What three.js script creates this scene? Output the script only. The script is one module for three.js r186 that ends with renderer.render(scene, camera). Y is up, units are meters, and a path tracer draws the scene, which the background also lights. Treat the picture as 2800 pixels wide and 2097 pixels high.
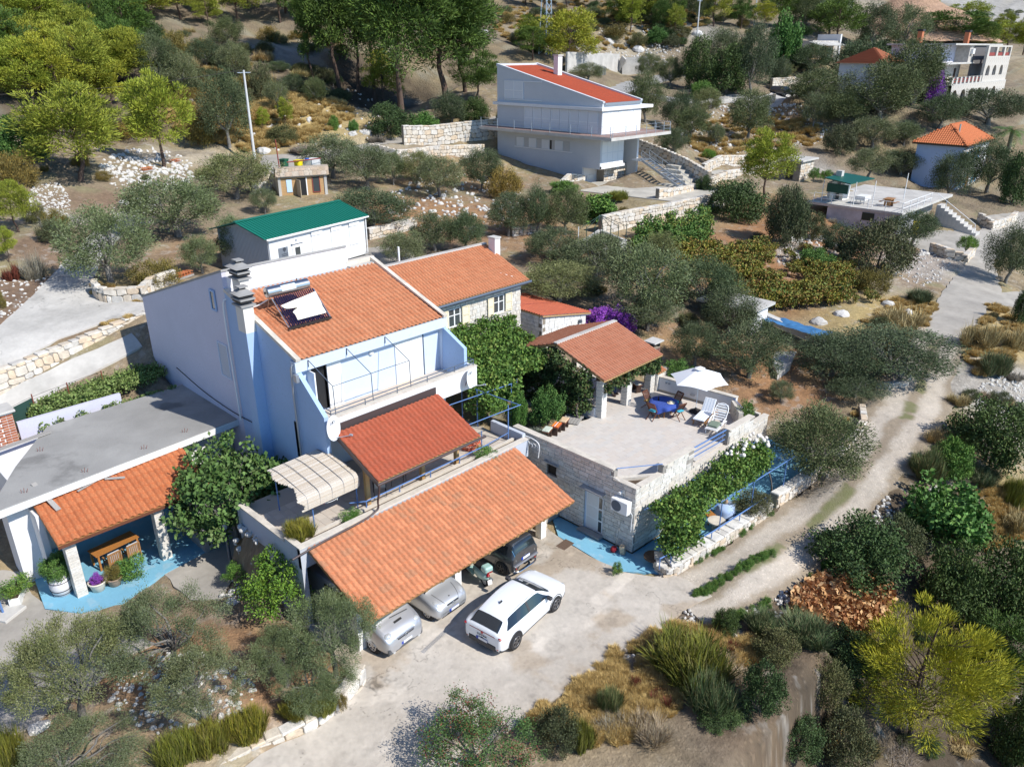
import*as THREE from 'three';
import{mergeGeometries,mergeVertices}from 'three/addons/utils/BufferGeometryUtils.js';
import{RoundedBoxGeometry}from 'three/addons/geometries/RoundedBoxGeometry.js';
import{MarchingCubes}from 'three/addons/objects/MarchingCubes.js';
import{Sky}from 'three/addons/objects/Sky.js';
import{FontLoader}from 'three/addons/loaders/FontLoader.js';
import{TextGeometry}from 'three/addons/geometries/TextGeometry.js';
// ---------------------------------------------------------------- camera, sky, sun, exposure
// World axes follow the walls of the houses: +x along the eaves (right, away), +z towards the drive (right, near), y up, metres.
const V3=THREE.Vector3;
const scene=new THREE.Scene();
const EYE=new V3(-24.47,20.7,16.32),PITCH=23.3*Math.PI/180,AZ=44.2*Math.PI/180;
const FWH=new V3(Math.cos(AZ),0,-Math.sin(AZ)),RT=new V3(Math.sin(AZ),0,Math.cos(AZ)),UP=new V3(0,1,0);
const FW=FWH.clone().multiplyScalar(Math.cos(PITCH)).addScaledVector(UP,-Math.sin(PITCH));
const CU=FWH.clone().multiplyScalar(Math.sin(PITCH)).addScaledVector(UP,Math.cos(PITCH));
const FPX=2126.6;
const camera=new THREE.PerspectiveCamera(2*Math.atan(1048.5/FPX)*180/Math.PI,1024/766,0.5,2500);
camera.position.copy(EYE);
camera.lookAt(EYE.clone().add(FW));
scene.add(camera);
const SUN=new V3(0.16,0.68,0.71).normalize();
const sky=new Sky();
sky.scale.setScalar(2000);
sky.name='sky';
sky.userData.kind='structure';
Object.assign(sky.material.uniforms.turbidity,{value:3});
sky.material.uniforms.rayleigh.value=1.4;
sky.material.uniforms.mieCoefficient.value=0.003;
sky.material.uniforms.mieDirectionalG.value=0.8;
sky.material.uniforms.sunPosition.value.copy(SUN);
scene.add(sky);
scene.environmentIntensity=0.14;
const sun=new THREE.DirectionalLight(new THREE.Color(1,0.95,0.86),5);
sun.name='sun';
sun.position.copy(SUN).multiplyScalar(200).add(new V3(20,0,-20));
sun.target.position.set(20,0,-20);
sun.castShadow=true;
sun.shadow.mapSize.set(4096,4096);
Object.assign(sun.shadow.camera,{left:-140,right:140,top:140,bottom:-140,near:1,far:500});
scene.add(sun,sun.target);
const renderer=new THREE.WebGLRenderer({antialias:true});
renderer.setSize(1024,766);
renderer.shadowMap.enabled=true;
renderer.toneMapping=THREE.LinearToneMapping;
renderer.toneMappingExposure=1.15;
//scene.fog = new THREE.FogExp2(new THREE.Color(0.62, 0.72, 0.85), 0.0004);
// ---------------------------------------------------------------- small helpers
function rng(seed){let s=seed>>>0;return()=>{s=(s+0x6d2b79f5)|0;let t=Math.imul(s ^(s>>>15),1|s);t=(t+Math.imul(t ^(t>>>7),61|t))^ t;return((t ^(t>>>14))>>>0)/4294967296;};}
const R0=rng(20240);
const rr=(a,b,r=R0)=>a+(b-a)*r();
const clamp=(x,a=0,b=1)=>Math.min(b,Math.max(a,x));
const lerp=(a,b,t)=>a+(b-a)*t;
const sstep=(a,b,x)=>{const t=clamp((x-a)/(b-a));return t*t*(3-2*t);};
function hash2(ix,iy,s){let h=Math.imul(ix,374761393)+Math.imul(iy,668265263)+Math.imul(s,974634777);h=Math.imul(h ^(h>>>13),1274126177);return((h ^(h>>>16))>>>0)/4294967296;}
function vnoise(x,y,s=0){const ix=Math.floor(x),iy=Math.floor(y),fx=x-ix,fy=y-iy,u=fx*fx*(3-2*fx),v=fy*fy*(3-2*fy);return lerp(lerp(hash2(ix,iy,s),hash2(ix+1,iy,s),u),lerp(hash2(ix,iy+1,s),hash2(ix+1,iy+1,s),u),v);}
function fbm(x,y,s=0,n=4){let a=0.5,t=0,m=0;for(let i=0;i<n;i++){t+=a*vnoise(x,y,s+i*17);m+=a;a*=0.5;x=x*2.03+11.3;y=y*2.03+5.7;}return t/m;}
// a point on the ray through a place of the photograph (2800 px wide) at height y, or at a forward depth
function rayOf(px,py){return FW.clone().addScaledVector(RT,(px-1400)/FPX).addScaledVector(CU,-(py-1048.5)/FPX);}
function P(px,py,y){const d=rayOf(px,py);return EYE.clone().addScaledVector(d,(y-EYE.y)/d.y);}
function PD(px,py,t){return EYE.clone().addScaledVector(rayOf(px,py),t);}
const depthOf=(p)=>p.clone().sub(EYE).dot(FW);
const used=new Map();
function numbered(name){const n=used.get(name)??0;used.set(name,n+1);return n?name+'_'+String(n).padStart(3,'0'):name;}
function tag(o,label,category,group,kind){if(label)o.userData.label=label;if(category)o.userData.category=category;if(group)o.userData.group=group;if(kind)o.userData.kind=kind;return o;}
function thing(name,label,category,pos=[0,0,0],turn=0,group){const o=new THREE.Group();o.name=numbered(name);o.position.set(...pos);o.rotation.y=turn;tag(o,label,category,group);scene.add(o);return o;}
function norm(g){if(!g.attributes.uv)g.setAttribute('uv',new THREE.BufferAttribute(new Float32Array(g.attributes.position.count*2),2));for(const k of Object.keys(g.attributes))if(!['position','normal','uv','color'].includes(k))g.deleteAttribute(k);if(!g.attributes.normal)g.computeVertexNormals();return g;}
function merge(list){const l=list.flat(Infinity).map(norm);if(l.length===1)return l[0];const some=l.some((g)=>!g.index);return mergeGeometries(some?l.map((g)=>(g.index?g.toNonIndexed():g)):l,false);}
function mesh(name,geo,m,parent){const o=new THREE.Mesh(Array.isArray(geo)?merge(geo):geo,m);o.castShadow=o.receiveShadow=true;o.name=parent?name:numbered(name);(parent??scene).add(o);return o;}
// a part whose shape is given in world coordinates, hung under a thing that stands somewhere unturned
function wpart(name,geo,m,root){const o=mesh(name,geo,m,root);o.position.copy(root.position).negate();return o;}
function struct(name,geo,m){const o=mesh(name,geo,m);o.userData.kind='structure';return o;}
function cloneThing(root,name,label,pos,turn,s,group){const c=root.clone();c.name=numbered(name);c.userData={...root.userData,label};if(group)c.userData.group=group;c.position.set(...pos);c.rotation.y=turn;if(s){if(Array.isArray(s))c.scale.set(...s);else c.scale.setScalar(s);}scene.add(c);return c;}
// ---------------------------------------------------------------- geometry helpers
// box between two corners; uv in metres
function boxC(x0,y0,z0,x1,y1,z1){return box(Math.abs(x1-x0),Math.abs(y1-y0),Math.abs(z1-z0),(x0+x1)/2,(y0+y1)/2,(z0+z1)/2);}
function box(w,h,d,x=0,y=0,z=0,ry=0,rx=0,rz=0){
const g=new THREE.BoxGeometry(w,h,d),uv=g.attributes.uv,s=[[d,h],[d,h],[w,d],[w,d],[w,h],[w,h]];
for(let i=0;i<24;i++){const f=s[i>>2];uv.setXY(i,uv.getX(i)*f[0],uv.getY(i)*f[1]);}
if(rx||rz||ry)g.applyMatrix4(new THREE.Matrix4().makeRotationFromEuler(new THREE.Euler(rx,ry,rz,'YXZ')));
return g.translate(x,y,z);
}
function rbox(w,h,d,x=0,y=0,z=0,r=0.02,ry=0,rx=0,rz=0,seg=2){const g=new RoundedBoxGeometry(w,h,d,seg,Math.min(r,w/2.01,h/2.01,d/2.01));g.applyMatrix4(new THREE.Matrix4().makeRotationFromEuler(new THREE.Euler(rx,ry,rz,'YXZ')));return g.translate(x,y,z);}
const tmpQ=new THREE.Quaternion();
function bar(a,b,r,seg=6,r2=r){const A=Array.isArray(a)?new V3(...a):a,B=Array.isArray(b)?new V3(...b):b,d=B.clone().sub(A),L=d.length(),g=new THREE.CylinderGeometry(r2,r,L,seg,1);g.applyQuaternion(tmpQ.setFromUnitVectors(UP,d.divideScalar(L)));const c=A.clone().add(B).multiplyScalar(0.5);return g.translate(c.x,c.y,c.z);}
// a squared bar of section w x h from a to b, its top kept as level as it goes
function beam(a,b,w,h){const A=new V3(...a),B=new V3(...b),d=B.clone().sub(A),L=d.length(),z=d.clone().divideScalar(L);let x=new V3().crossVectors(UP,z);if(x.lengthSq()<1e-6)x.set(1,0,0);x.normalize();const y=new V3().crossVectors(z,x);const g=box(w,h,L);g.applyMatrix4(new THREE.Matrix4().makeBasis(x,y,z));const c=A.add(B).multiplyScalar(0.5);return g.translate(c.x,c.y,c.z);}
function tube(pts,r,seg=24,rad=6,closed=false){return new THREE.TubeGeometry(new THREE.CatmullRomCurve3(pts.map((p)=>(Array.isArray(p)?new V3(...p):p)),closed,'centripetal'),seg,r,rad,closed);}
function lathe(pts,seg=16,x=0,y=0,z=0){return new THREE.LatheGeometry(pts.map((p)=>new THREE.Vector2(...p)),seg).translate(x,y,z);}
function cyl(r0,r1,h,x,y,z,seg=12){return new THREE.CylinderGeometry(r1,r0,h,seg).translate(x,y+h/2,z);}
// flat polygon [[x,z]..] raised between y0 and y1 (y may be a function of x,z for the top)
function slab(poly,y0,y1,holes=[]){
const sh=new THREE.Shape(poly.map((p)=>new THREE.Vector2(p[0],-p[1])));
for(const h of holes)sh.holes.push(new THREE.Path(h.map((p)=>new THREE.Vector2(p[0],-p[1]))));
const g=new THREE.ExtrudeGeometry(sh,{depth:y1-y0,bevelEnabled:false});g.rotateX(-Math.PI/2);return g.translate(0,y0,0);
}
// upright panel: polygon in (u, v) at origin o along unit u (horizontal), extruded d along its outward side
function wallPanel(o,u,poly,d,holes=[]){
const sh=new THREE.Shape(poly.map((p)=>new THREE.Vector2(...p)));for(const h of holes)sh.holes.push(new THREE.Path(h.map((p)=>new THREE.Vector2(...p))));
const g=new THREE.ExtrudeGeometry(sh,{depth:d,bevelEnabled:false}),U=new V3(...u).normalize(),N=new V3().crossVectors(U,UP);
g.applyMatrix4(new THREE.Matrix4().makeBasis(U,UP,N));return g.translate(...o);
}
const rect=(x0,y0,x1,y1)=>[[x0,y0],[x1,y0],[x1,y1],[x0,y1]];
// quad sheet through four corners, given thickness downwards along its normal
function quadSlab(a,b,c,d,t){const p=[a,b,c,d].map((q)=>new V3(...q)),n=new V3().crossVectors(p[1].clone().sub(p[0]),p[3].clone().sub(p[0])).normalize(),q=p.map((v)=>v.clone().addScaledVector(n,-t)),pos=[],uv=[];const f=(i,j,k,l)=>{for(const v of[i,j,k,i,k,l])pos.push(v.x,v.y,v.z);const U=j.clone().sub(i),w=U.length(),h=l.clone().sub(i).length();uv.push(0,0,w,0,w,h,0,0,w,h,0,h);};f(...p);f(q[3],q[2],q[1],q[0]);for(let i=0;i<4;i++){const j=(i+1)%4;f(q[i],q[j],p[j],p[i]);}const g=new THREE.BufferGeometry();g.setAttribute('position',new THREE.Float32BufferAttribute(pos,3));g.setAttribute('uv',new THREE.Float32BufferAttribute(uv,2));g.computeVertexNormals();return g;}
// ---------------------------------------------------------------- textures
function canvasTex(w,h,draw,srgb=true){const c=document.createElement('canvas');c.width=w;c.height=h;draw(c.getContext('2d'),w,h);const t=new THREE.CanvasTexture(c);if(srgb)t.colorSpace=THREE.SRGBColorSpace;t.wrapS=t.wrapT=THREE.RepeatWrapping;t.anisotropy=8;return t;}
// texture from a function (u, v in 0..1) -> [r, g, b] linear or grey; tileable when the function is
function fnTex(w,h,f,srgb){
const d=new Uint8Array(w*h*4);const enc=(v)=>(srgb?(v<=0.0031308?12.92*v:1.055*Math.pow(v,1/2.4)-0.055):v);
for(let y=0;y<h;y++)for(let x=0;x<w;x++){const c=f(x/w,y/h,x,y),o=(y*w+x)*4;if(typeof c==='number'){d[o]=d[o+1]=d[o+2]=clamp(enc(c))*255;}else{d[o]=clamp(enc(c[0]))*255;d[o+1]=clamp(enc(c[1]))*255;d[o+2]=clamp(enc(c[2]))*255;}d[o+3]=255;}
const t=new THREE.DataTexture(d,w,h);t.wrapS=t.wrapT=THREE.RepeatWrapping;t.magFilter=THREE.LinearFilter;t.minFilter=THREE.LinearMipmapLinearFilter;t.generateMipmaps=true;if(srgb)t.colorSpace=THREE.SRGBColorSpace;t.needsUpdate=true;return t;
}
function tnoise(u,v,p,s){const x=u*p,y=v*p,ix=Math.floor(x),iy=Math.floor(y),fx=x-ix,fy=y-iy,a=fx*fx*(3-2*fx),b=fy*fy*(3-2*fy),m=(k)=>((k%p)+p)%p;return lerp(lerp(hash2(m(ix),m(iy),s),hash2(m(ix+1),m(iy),s),a),lerp(hash2(m(ix),m(iy+1),s),hash2(m(ix+1),m(iy+1),s),a),b);}
function tfbm(u,v,p,s,n=4){let a=0.5,t=0,m=0;for(let i=0;i<n;i++){t+=a*tnoise(u,v,p,s+i*13);m+=a;a*=0.55;p*=2;}return t/m;}
const rep=(t,x,y=x)=>{const c=t.clone();c.repeat.set(x,y);c.needsUpdate=true;return c;};
const grainTex=fnTex(256,256,(u,v)=>0.25+0.75*tfbm(u,v,16,3,5));
const mottleTex=fnTex(512,512,(u,v)=>{const a=tfbm(u,v,4,21,6),b=tfbm(u,v,24,9,3);return 0.86+0.32*(a-0.5)*1.6+0.18*(b-0.5);},true);
const plasterTex=fnTex(512,512,(u,v)=>{const a=tfbm(u,v,3,5,6),b=tnoise(u,v,128,4),d=tfbm(u,v,40,31,2);const s=0.93+0.1*(a-0.5)+0.06*(b-0.5)-0.12*sstep(0.68,0.8,d*0.6+a*0.4);return s;},true);
function std(c,rough=0.85,o={}){const m=new THREE.MeshStandardMaterial({roughness:rough,...o});if(Array.isArray(c))m.color.setRGB(...c);else m.color.set(c);return m;}
const bumped=(c,rough,map,rep_,bs,o={})=>std(c,rough,{map:map&&rep(map,rep_),bumpMap:rep(grainTex,rep_*2),bumpScale:bs,...o});
const M={};
M.plasterWhite=bumped([0.80,0.79,0.80],0.9,plasterTex,0.33,0.004);
M.plasterBlue=bumped([0.58,0.66,0.80],0.9,plasterTex,0.33,0.004);
M.plasterLilac=bumped([0.60,0.60,0.72],0.9,plasterTex,0.33,0.004);
M.plasterGrey=bumped([0.52,0.55,0.62],0.9,plasterTex,0.33,0.004);
M.plasterBlueDeep=bumped([0.38,0.52,0.76],0.9,plasterTex,0.33,0.004);
M.plasterCream=bumped([0.74,0.70,0.65],0.9,plasterTex,0.5,0.004);
M.tileFloor=std([0.4,0.35,0.3],0.8);
M.white=std([0.82,0.82,0.82],0.5);
M.whitePaint=bumped([0.80,0.80,0.79],0.6,plasterTex,0.5,0.002);
M.coping=bumped([0.66,0.60,0.52],0.85,mottleTex,0.6,0.004);
M.concrete=bumped([0.40,0.37,0.33],0.92,mottleTex,0.22,0.006);
M.concreteGrey=bumped([0.33,0.325,0.32],0.92,mottleTex,0.2,0.006);
M.concreteLight=bumped([0.55,0.53,0.50],0.92,mottleTex,0.2,0.005);
M.mortar=bumped([0.30,0.26,0.21],0.95,mottleTex,0.8,0.008);
M.joint=bumped([0.34,0.31,0.28],0.95,mottleTex,0.8,0.004);
M.bluePaint=std([0.10,0.20,0.44],0.45);
M.greyMetal=std([0.12,0.15,0.20],0.45,{metalness:0.4});
M.darkMetal=std([0.035,0.03,0.03],0.5,{metalness:0.3});
M.steel=std([0.55,0.56,0.58],0.28,{metalness:0.95});
M.zinc=std([0.42,0.45,0.50],0.42,{metalness:0.7});
M.brownMetal=std([0.075,0.055,0.055],0.45,{metalness:0.2});
M.black=std([0.012,0.012,0.014],0.6);
M.rubber=std([0.02,0.02,0.022],0.85);
M.glass=new THREE.MeshPhysicalMaterial({color:new THREE.Color(0.02,0.025,0.03),roughness:0.05,clearcoat:1,clearcoatRoughness:0.02});
M.pane=new THREE.MeshPhysicalMaterial({color:new THREE.Color(0.06,0.07,0.075),roughness:0.06,clearcoat:0.6});
const woodTex=fnTex(256,256,(u,v)=>{const g=tfbm(u*1,v,4,8,3);const l=0.5+0.5*Math.sin((v*24+g*5+tnoise(u,v,64,6)*0.6)*6.283);return 0.7+0.25*l+0.25*(tnoise(u,v,32,2)-0.5);},true);
const woodMat=(c,r=0.6,k=2)=>std(c,r,{map:rep(woodTex,k),bumpMap:rep(woodTex,k),bumpScale:0.002});
M.woodOrange=woodMat([0.46,0.19,0.045]);
M.woodTeak=woodMat([0.40,0.20,0.075]);
M.woodRed=woodMat([0.17,0.06,0.03]);
M.woodDark=woodMat([0.06,0.03,0.02]);
M.woodPale=woodMat([0.56,0.45,0.32],0.8);
M.woodGrey=woodMat([0.40,0.38,0.36],0.9);
M.woodHoney=woodMat([0.55,0.34,0.15],0.7);
M.bark=std([0.17,0.145,0.125],0.95,{map:rep(mottleTex,1,3),bumpMap:rep(grainTex,2,3),bumpScale:0.02});
M.barkPine=std([0.13,0.085,0.065],0.95,{map:rep(mottleTex,1,3),bumpMap:rep(grainTex,2,3),bumpScale:0.03});
M.barkOlive=std([0.24,0.225,0.205],0.95,{map:rep(mottleTex,1,3),bumpMap:rep(grainTex,2,3),bumpScale:0.02});
M.iron=std([0.20,0.05,0.03],0.8);
const clay=(c)=>std(c,0.82,{map:rep(mottleTex,3),bumpMap:rep(grainTex,4),bumpScale:0.002});
const clayset=(base,n,dr)=>Array.from({length:n},(_,i)=>{const r=rng(i*91+7+Math.round(base[0]*1000));const k=1+(r()-0.5)*dr,h=(r()-0.5)*dr*0.5;return clay([base[0]*k,base[1]*k*(1+h),base[2]*k*(1+h*1.6)]);});
const CLAY_ORANGE=clayset([0.62,0.265,0.135],6,0.32),CLAY_MAIN=clayset([0.56,0.225,0.11],5,0.2),CLAY_RED=clayset([0.44,0.105,0.05],5,0.16),CLAY_PALE=clayset([0.54,0.225,0.13],5,0.2),CLAY_BRIGHT=clayset([0.55,0.18,0.07],5,0.16);
const stoneset=(cs,rep_=1.2)=>cs.map((c)=>std(c,0.9,{map:rep(mottleTex,rep_),bumpMap:rep(grainTex,2),bumpScale:0.012}));
const ASHLAR=stoneset([[0.74,0.70,0.64],[0.70,0.66,0.60],[0.77,0.74,0.69],[0.71,0.65,0.57],[0.67,0.63,0.58]]);
const RUBBLE=stoneset([[0.68,0.62,0.54],[0.72,0.68,0.62],[0.64,0.56,0.46],[0.68,0.55,0.41],[0.60,0.57,0.53],[0.73,0.66,0.57]]);
const roofCTex=fnTex(1024,1024,(u,v)=>{const a=tfbm(u,v,3,61,6),b=tfbm(u,v,9,62,5),w=sstep(0.58,0.75,tfbm(u,v*0.999,5,63,5)),g=tnoise(u,v,512,64);const st=sstep(0.62,0.78,tfbm(u,v,6,66,5));const k=0.9+0.55*(a-0.5)+0.3*(b-0.5)+0.1*(g-0.5)+0.2*w-0.3*st;return[0.33*k,0.325*k,0.315*k];},true);
M.roofConcrete=std([1,1,1],0.92,{map:rep(roofCTex,0.09),bumpMap:rep(grainTex,0.8),bumpScale:0.008});
M.deckRed=woodMat([0.36,0.24,0.21],0.8);M.zincLight=std([0.42,0.48,0.54],0.4,{metalness:0.4});M.patio=bumped([0.52,0.49,0.43],0.9,mottleTex,0.2,0.005);M.plasterBlue2=bumped([0.50,0.60,0.80],0.9,plasterTex,0.3,0.004);M.plasterGrey2=bumped([0.56,0.56,0.60],0.9,mottleTex,0.3,0.004);M.villaStone=bumped([0.60,0.56,0.51],0.9,mottleTex,0.8,0.02);M.villaWall=bumped([0.56,0.52,0.48],0.9,mottleTex,0.8,0.02);M.villaRed=std([0.26,0.045,0.035],0.7);M.villaBrick=std([0.45,0.15,0.07],0.9);M.woodBoard=woodMat([0.58,0.36,0.17],0.8);M.hutStone=bumped([0.5,0.42,0.34],0.9,mottleTex,0.8,0.02);M.poleGrey=bumped([0.60,0.60,0.60],0.8,plasterTex,0.5,0.003);
M.netGreen=std([0.02,0.06,0.05],0.9);
const CLAY_DEEP=clayset([0.46,0.085,0.035],3,0.14),CLAY_HIP=clayset([0.62,0.20,0.075],3,0.2);
M.windscreen=new THREE.MeshPhysicalMaterial({color:new THREE.Color(0.08,0.11,0.12),roughness:0.06,clearcoat:1,clearcoatRoughness:0.02});M.grille=std([0.06,0.065,0.075],0.4,{metalness:0.5});M.chromeGrey=std([0.35,0.35,0.37],0.3,{metalness:0.6});
// ---------------------------------------------------------------- the lie of the land: heights at known places, smoothly joined
const CP=[];
for(const[px,py,y]of[
[1400,1900,0],[1100,1950,0],[900,2080,-0.1],[1300,1700,0],[1600,1600,0],[1850,1650,0.05],[1000,1800,0],[1200,2090,-0.2],
[2000,1480,0.3],[2200,1290,0.9],[2400,1120,1.5],[2500,1000,2.0],[2590,860,2.7],[2680,720,3.1],[2600,640,3.4],[2480,630,3.5],[2760,860,2.6],
[2500,1400,0.2],[2650,1230,0.9],[2780,1000,1.9],[2780,1300,-0.6],[2780,1600,-3.4],[2400,1600,-1.2],[2150,1680,-0.3],[2000,2000,-2.0],[1700,1900,-0.3],[1500,2090,-0.7],[2400,2050,-4.5],[2780,2050,-6],
[2100,1380,0.1],[2170,1330,0.2],[2050,1050,2.0],[2150,1050,1.8],[2230,950,2.4],[2340,1040,1.8],[1950,900,3.0],[2070,870,3.0],[1800,850,4.0],[1700,760,4.8],[2150,780,3.6],[2350,820,3.2],[2440,760,3.3],[2250,720,4.2],
[1900,650,5.2],[1750,640,5.6],[2000,560,5.6],[1600,620,6.0],[2150,620,5.0],[2300,660,4.2],[2400,610,3.9],
[50,1640,0.2],[20,1900,0.3],[300,1650,0.2],[560,1900,0.9],[350,1900,0.8],[800,1850,0.8],[600,2060,0.9],[150,2060,0.7],[700,1600,0.5],[620,1560,0.1],
[100,950,5.9],[300,840,6.5],[-40,1010,5.5],[390,840,6.7],[200,720,7.2],[330,580,8.4],[100,800,7.1],[20,900,6.4],[120,650,8.4],[290,770,7.1],[430,730,7.1],[560,650,7.2],[200,580,8.8],
[950,680,6.4],[700,660,6.6],[1000,590,6.9],[1200,620,6.3],[1320,600,6.5],[1100,560,7.2],[1420,640,5.9],[1200,480,8.0],[1500,560,6.6],[1000,480,8.4],[870,560,7.6],[1080,415,9.8],[1300,490,7.6],
[100,520,10],[60,430,11.8],[460,440,10.0],[640,430,9.6],[760,440,9.4],[960,400,9.9],[1200,345,11.2],[1000,320,11.2],[1130,290,12.4],[550,360,11.4],
[2000,380,9.6],[1950,300,12.0],[2100,330,10.6],[1900,430,8.2],[2040,440,7.4],[2200,400,7.8],[2300,470,6.2],[2160,480,6.6],[1690,250,14.2],[1700,206,16.0],[1830,210,15.8],[1960,205,16.4],[2184,236,14.6],[2140,280,13.2],[2260,300,11.4],[2400,300,9.6],[2450,340,8.2],[2222,150,19.6],
])CP.push([P(px,py,y),y]);
for(const[px,py,t]of[[1600,110,150],[1600,30,185],[1750,60,165],[100,60,118],[300,220,100],[420,140,112],[600,300,95],[820,260,106],[900,130,128],[700,40,138],[1350,120,132],[1250,240,116],[1900,30,180],[2050,80,168],[2250,60,175],[2420,110,185],[2480,30,205],[2650,120,200],[2760,60,330],[2780,130,260],[2640,20,290],[20,-60,140],[800,-80,165],[1500,-80,230],[2200,-90,260],[2780,-90,420]]){const p=PD(px,py,t);CP.push([p,p.y]);}
for(const[x,z,y]of[
[45,-33,6.6],[50,-30,6.5],[41,-34,6.6],[44,-42,7.2],[56,-38,7.8],[57,-47,10.4],[44.5,-52,8.6],[52,-58,11.6],[58,-30,6.8],
[3,-9,2.85],[3,-13,3.2],[8,-12,3.0],[12,-9,2.6],[0,-14,3.3],[5,-17,4.4],[11,-18,4.2],[6,-24,5.2],[14,-16,3.8],[0,-25,5.2],[-4,-29,6.2],[-5,-20,4.0],
[11,-2,0.8],[13,-5,1.9],[11.5,2,0.15],[-13,-26,4.2],[-16.5,-26.8,4.0],[-22,-26,3.6],[-15,-19,1.2],[-20,-12,0.2],[-14,-12,0.1],[-13.5,-8,0.2],
[59,-13,3.6],[60,-6,3.3],[70,-7,3.4],[72,-14,4.6],[66,-20,6.2],[86,-13,4.0],[90,-12,4.2],[84,-20,4.9],[96,-16,5.2],[80,-10,4.0],[76,-22,6.8],
[104,-26,12.6],[112,-22,11.8],[118,-27,12.8],[104,-18,9.4],[125,-10,8],[140,-30,15],[100,0,3],[140,10,3],[200,0,10],
[-24,16,-1],[-40,-5,0.4],[-45,-40,6],[-20,30,-4],[0,25,-5],[25,25,-8],[50,15,-3],[60,25,-6],[-70,-60,16],[-80,20,-2],[30,60,-14],[100,60,-8],
])CP.push([new V3(x,y,z),y]);
const CW=(()=>{// kriging with a linear variogram and a plane
const n=CP.length,N=n+3,S=2.2,A=Array.from({length:N},()=>new Float64Array(N+1));
const k=(a,b)=>Math.sqrt((a.x-b.x)**2+(a.z-b.z)**2+S*S);
for(let i=0;i<n;i++){for(let j=0;j<n;j++)A[i][j]=-k(CP[i][0],CP[j][0]);A[i][i]+=0.25;A[i][n]=A[n][i]=1;A[i][n+1]=A[n+1][i]=CP[i][0].x/50;A[i][n+2]=A[n+2][i]=CP[i][0].z/50;A[i][N]=CP[i][1];}
for(let c=0;c<N;c++){let p=c;for(let r=c+1;r<N;r++)if(Math.abs(A[r][c])>Math.abs(A[p][c]))p=r;[A[c],A[p]]=[A[p],A[c]];for(let r=0;r<N;r++)if(r!==c){const f=A[r][c]/A[c][c];if(f)for(let q=c;q<=N;q++)A[r][q]-=f*A[c][q];}}
return A.map((r,i)=>r[N]/r[i]);
})();
// levelled places: x0, x1, z0, z1, height, width of the blend
const PADS=[[-13.2,0.2,-8.1,9,0,0.5],[0,11.5,0.2,3.4,0.02,1.2],[-18.5,-12.6,-17.5,-13.2,0.15,1.5],[41.5,45.8,-37.5,-27,6.6,1.2],[46,53,-54,-39,6.2,1],[-9.3,-1.4,-25.5,-11,3.0,0.4],[-13,-0.4,-10.8,-8.6,2.6,0.25],[-0.1,11.1,-6.1,0.2,-0.1,0.45],[5,10,-12,-6.6,2.7,0.6],[-9,8.3,-21,-15.2,3.0,0.4],[9.6,13.4,-19,-14.2,3.0,0.4],[0.6,9,-36,-30.5,6.3,0.8],[56.9,70,-16.6,-10,3.4,0.5],[88,97,-19,-13.8,3.9,0.8],[-19,-9.4,-21.9,-17.4,0.8,0.3]];
function tps(x,z){const n=CP.length;let y=CW[n]+CW[n+1]*x/50+CW[n+2]*z/50;for(let i=0;i<n;i++){const p=CP[i][0],dx=x-p.x,dz=z-p.z;y-=CW[i]*Math.sqrt(dx*dx+dz*dz+4.84);}return y;}
function baseH(x,z){let y=tps(x,z);for(const[x0,x1,z0,z1,h,f]of PADS){const d=Math.max(x0-x,x-x1,z0-z,z-z1);if(d<f)y=lerp(y,h,1-sstep(0,f,d));}return y;}
function rough(x,z){const far=sstep(45,90,Math.hypot(x+5,z+5));return(fbm(x*0.35,z*0.35,5,3)-0.5)*(0.25+far*1.2)+(fbm(x*0.06,z*0.06,8,3)-0.5)*far*3;}
const inPoly=(x,z,p)=>{let c=false;for(let i=0,j=p.length-1;i<p.length;j=i++)if((p[i][1]>z)!==(p[j][1]>z)&&x<(p[j][0]-p[i][0])*(z-p[i][1])/(p[j][1]-p[i][1])+p[i][0])c=!c;return c;};
const SHEETS=[];// polygons of paved ground; the land under them is smooth and a little lower
function paved(x,z){for(const s of SHEETS)if(x>s.bb[0]&&x<s.bb[1]&&z>s.bb[2]&&z<s.bb[3]&&inPoly(x,z,s.poly))return s;return null;}
function H(x,z,m){let near=1;for(const[x0,x1,z0,z1]of PADS){const d=Math.max(x0-x,x-x1,z0-z,z-z1);if(d<1.5)near=Math.min(near,clamp(d/1.5));}let y=baseH(x,z);const s=SHEETS.length?paved(x,z):null;if(s)return m?y-0.09:y;return y+rough(x,z)*near;}
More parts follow.
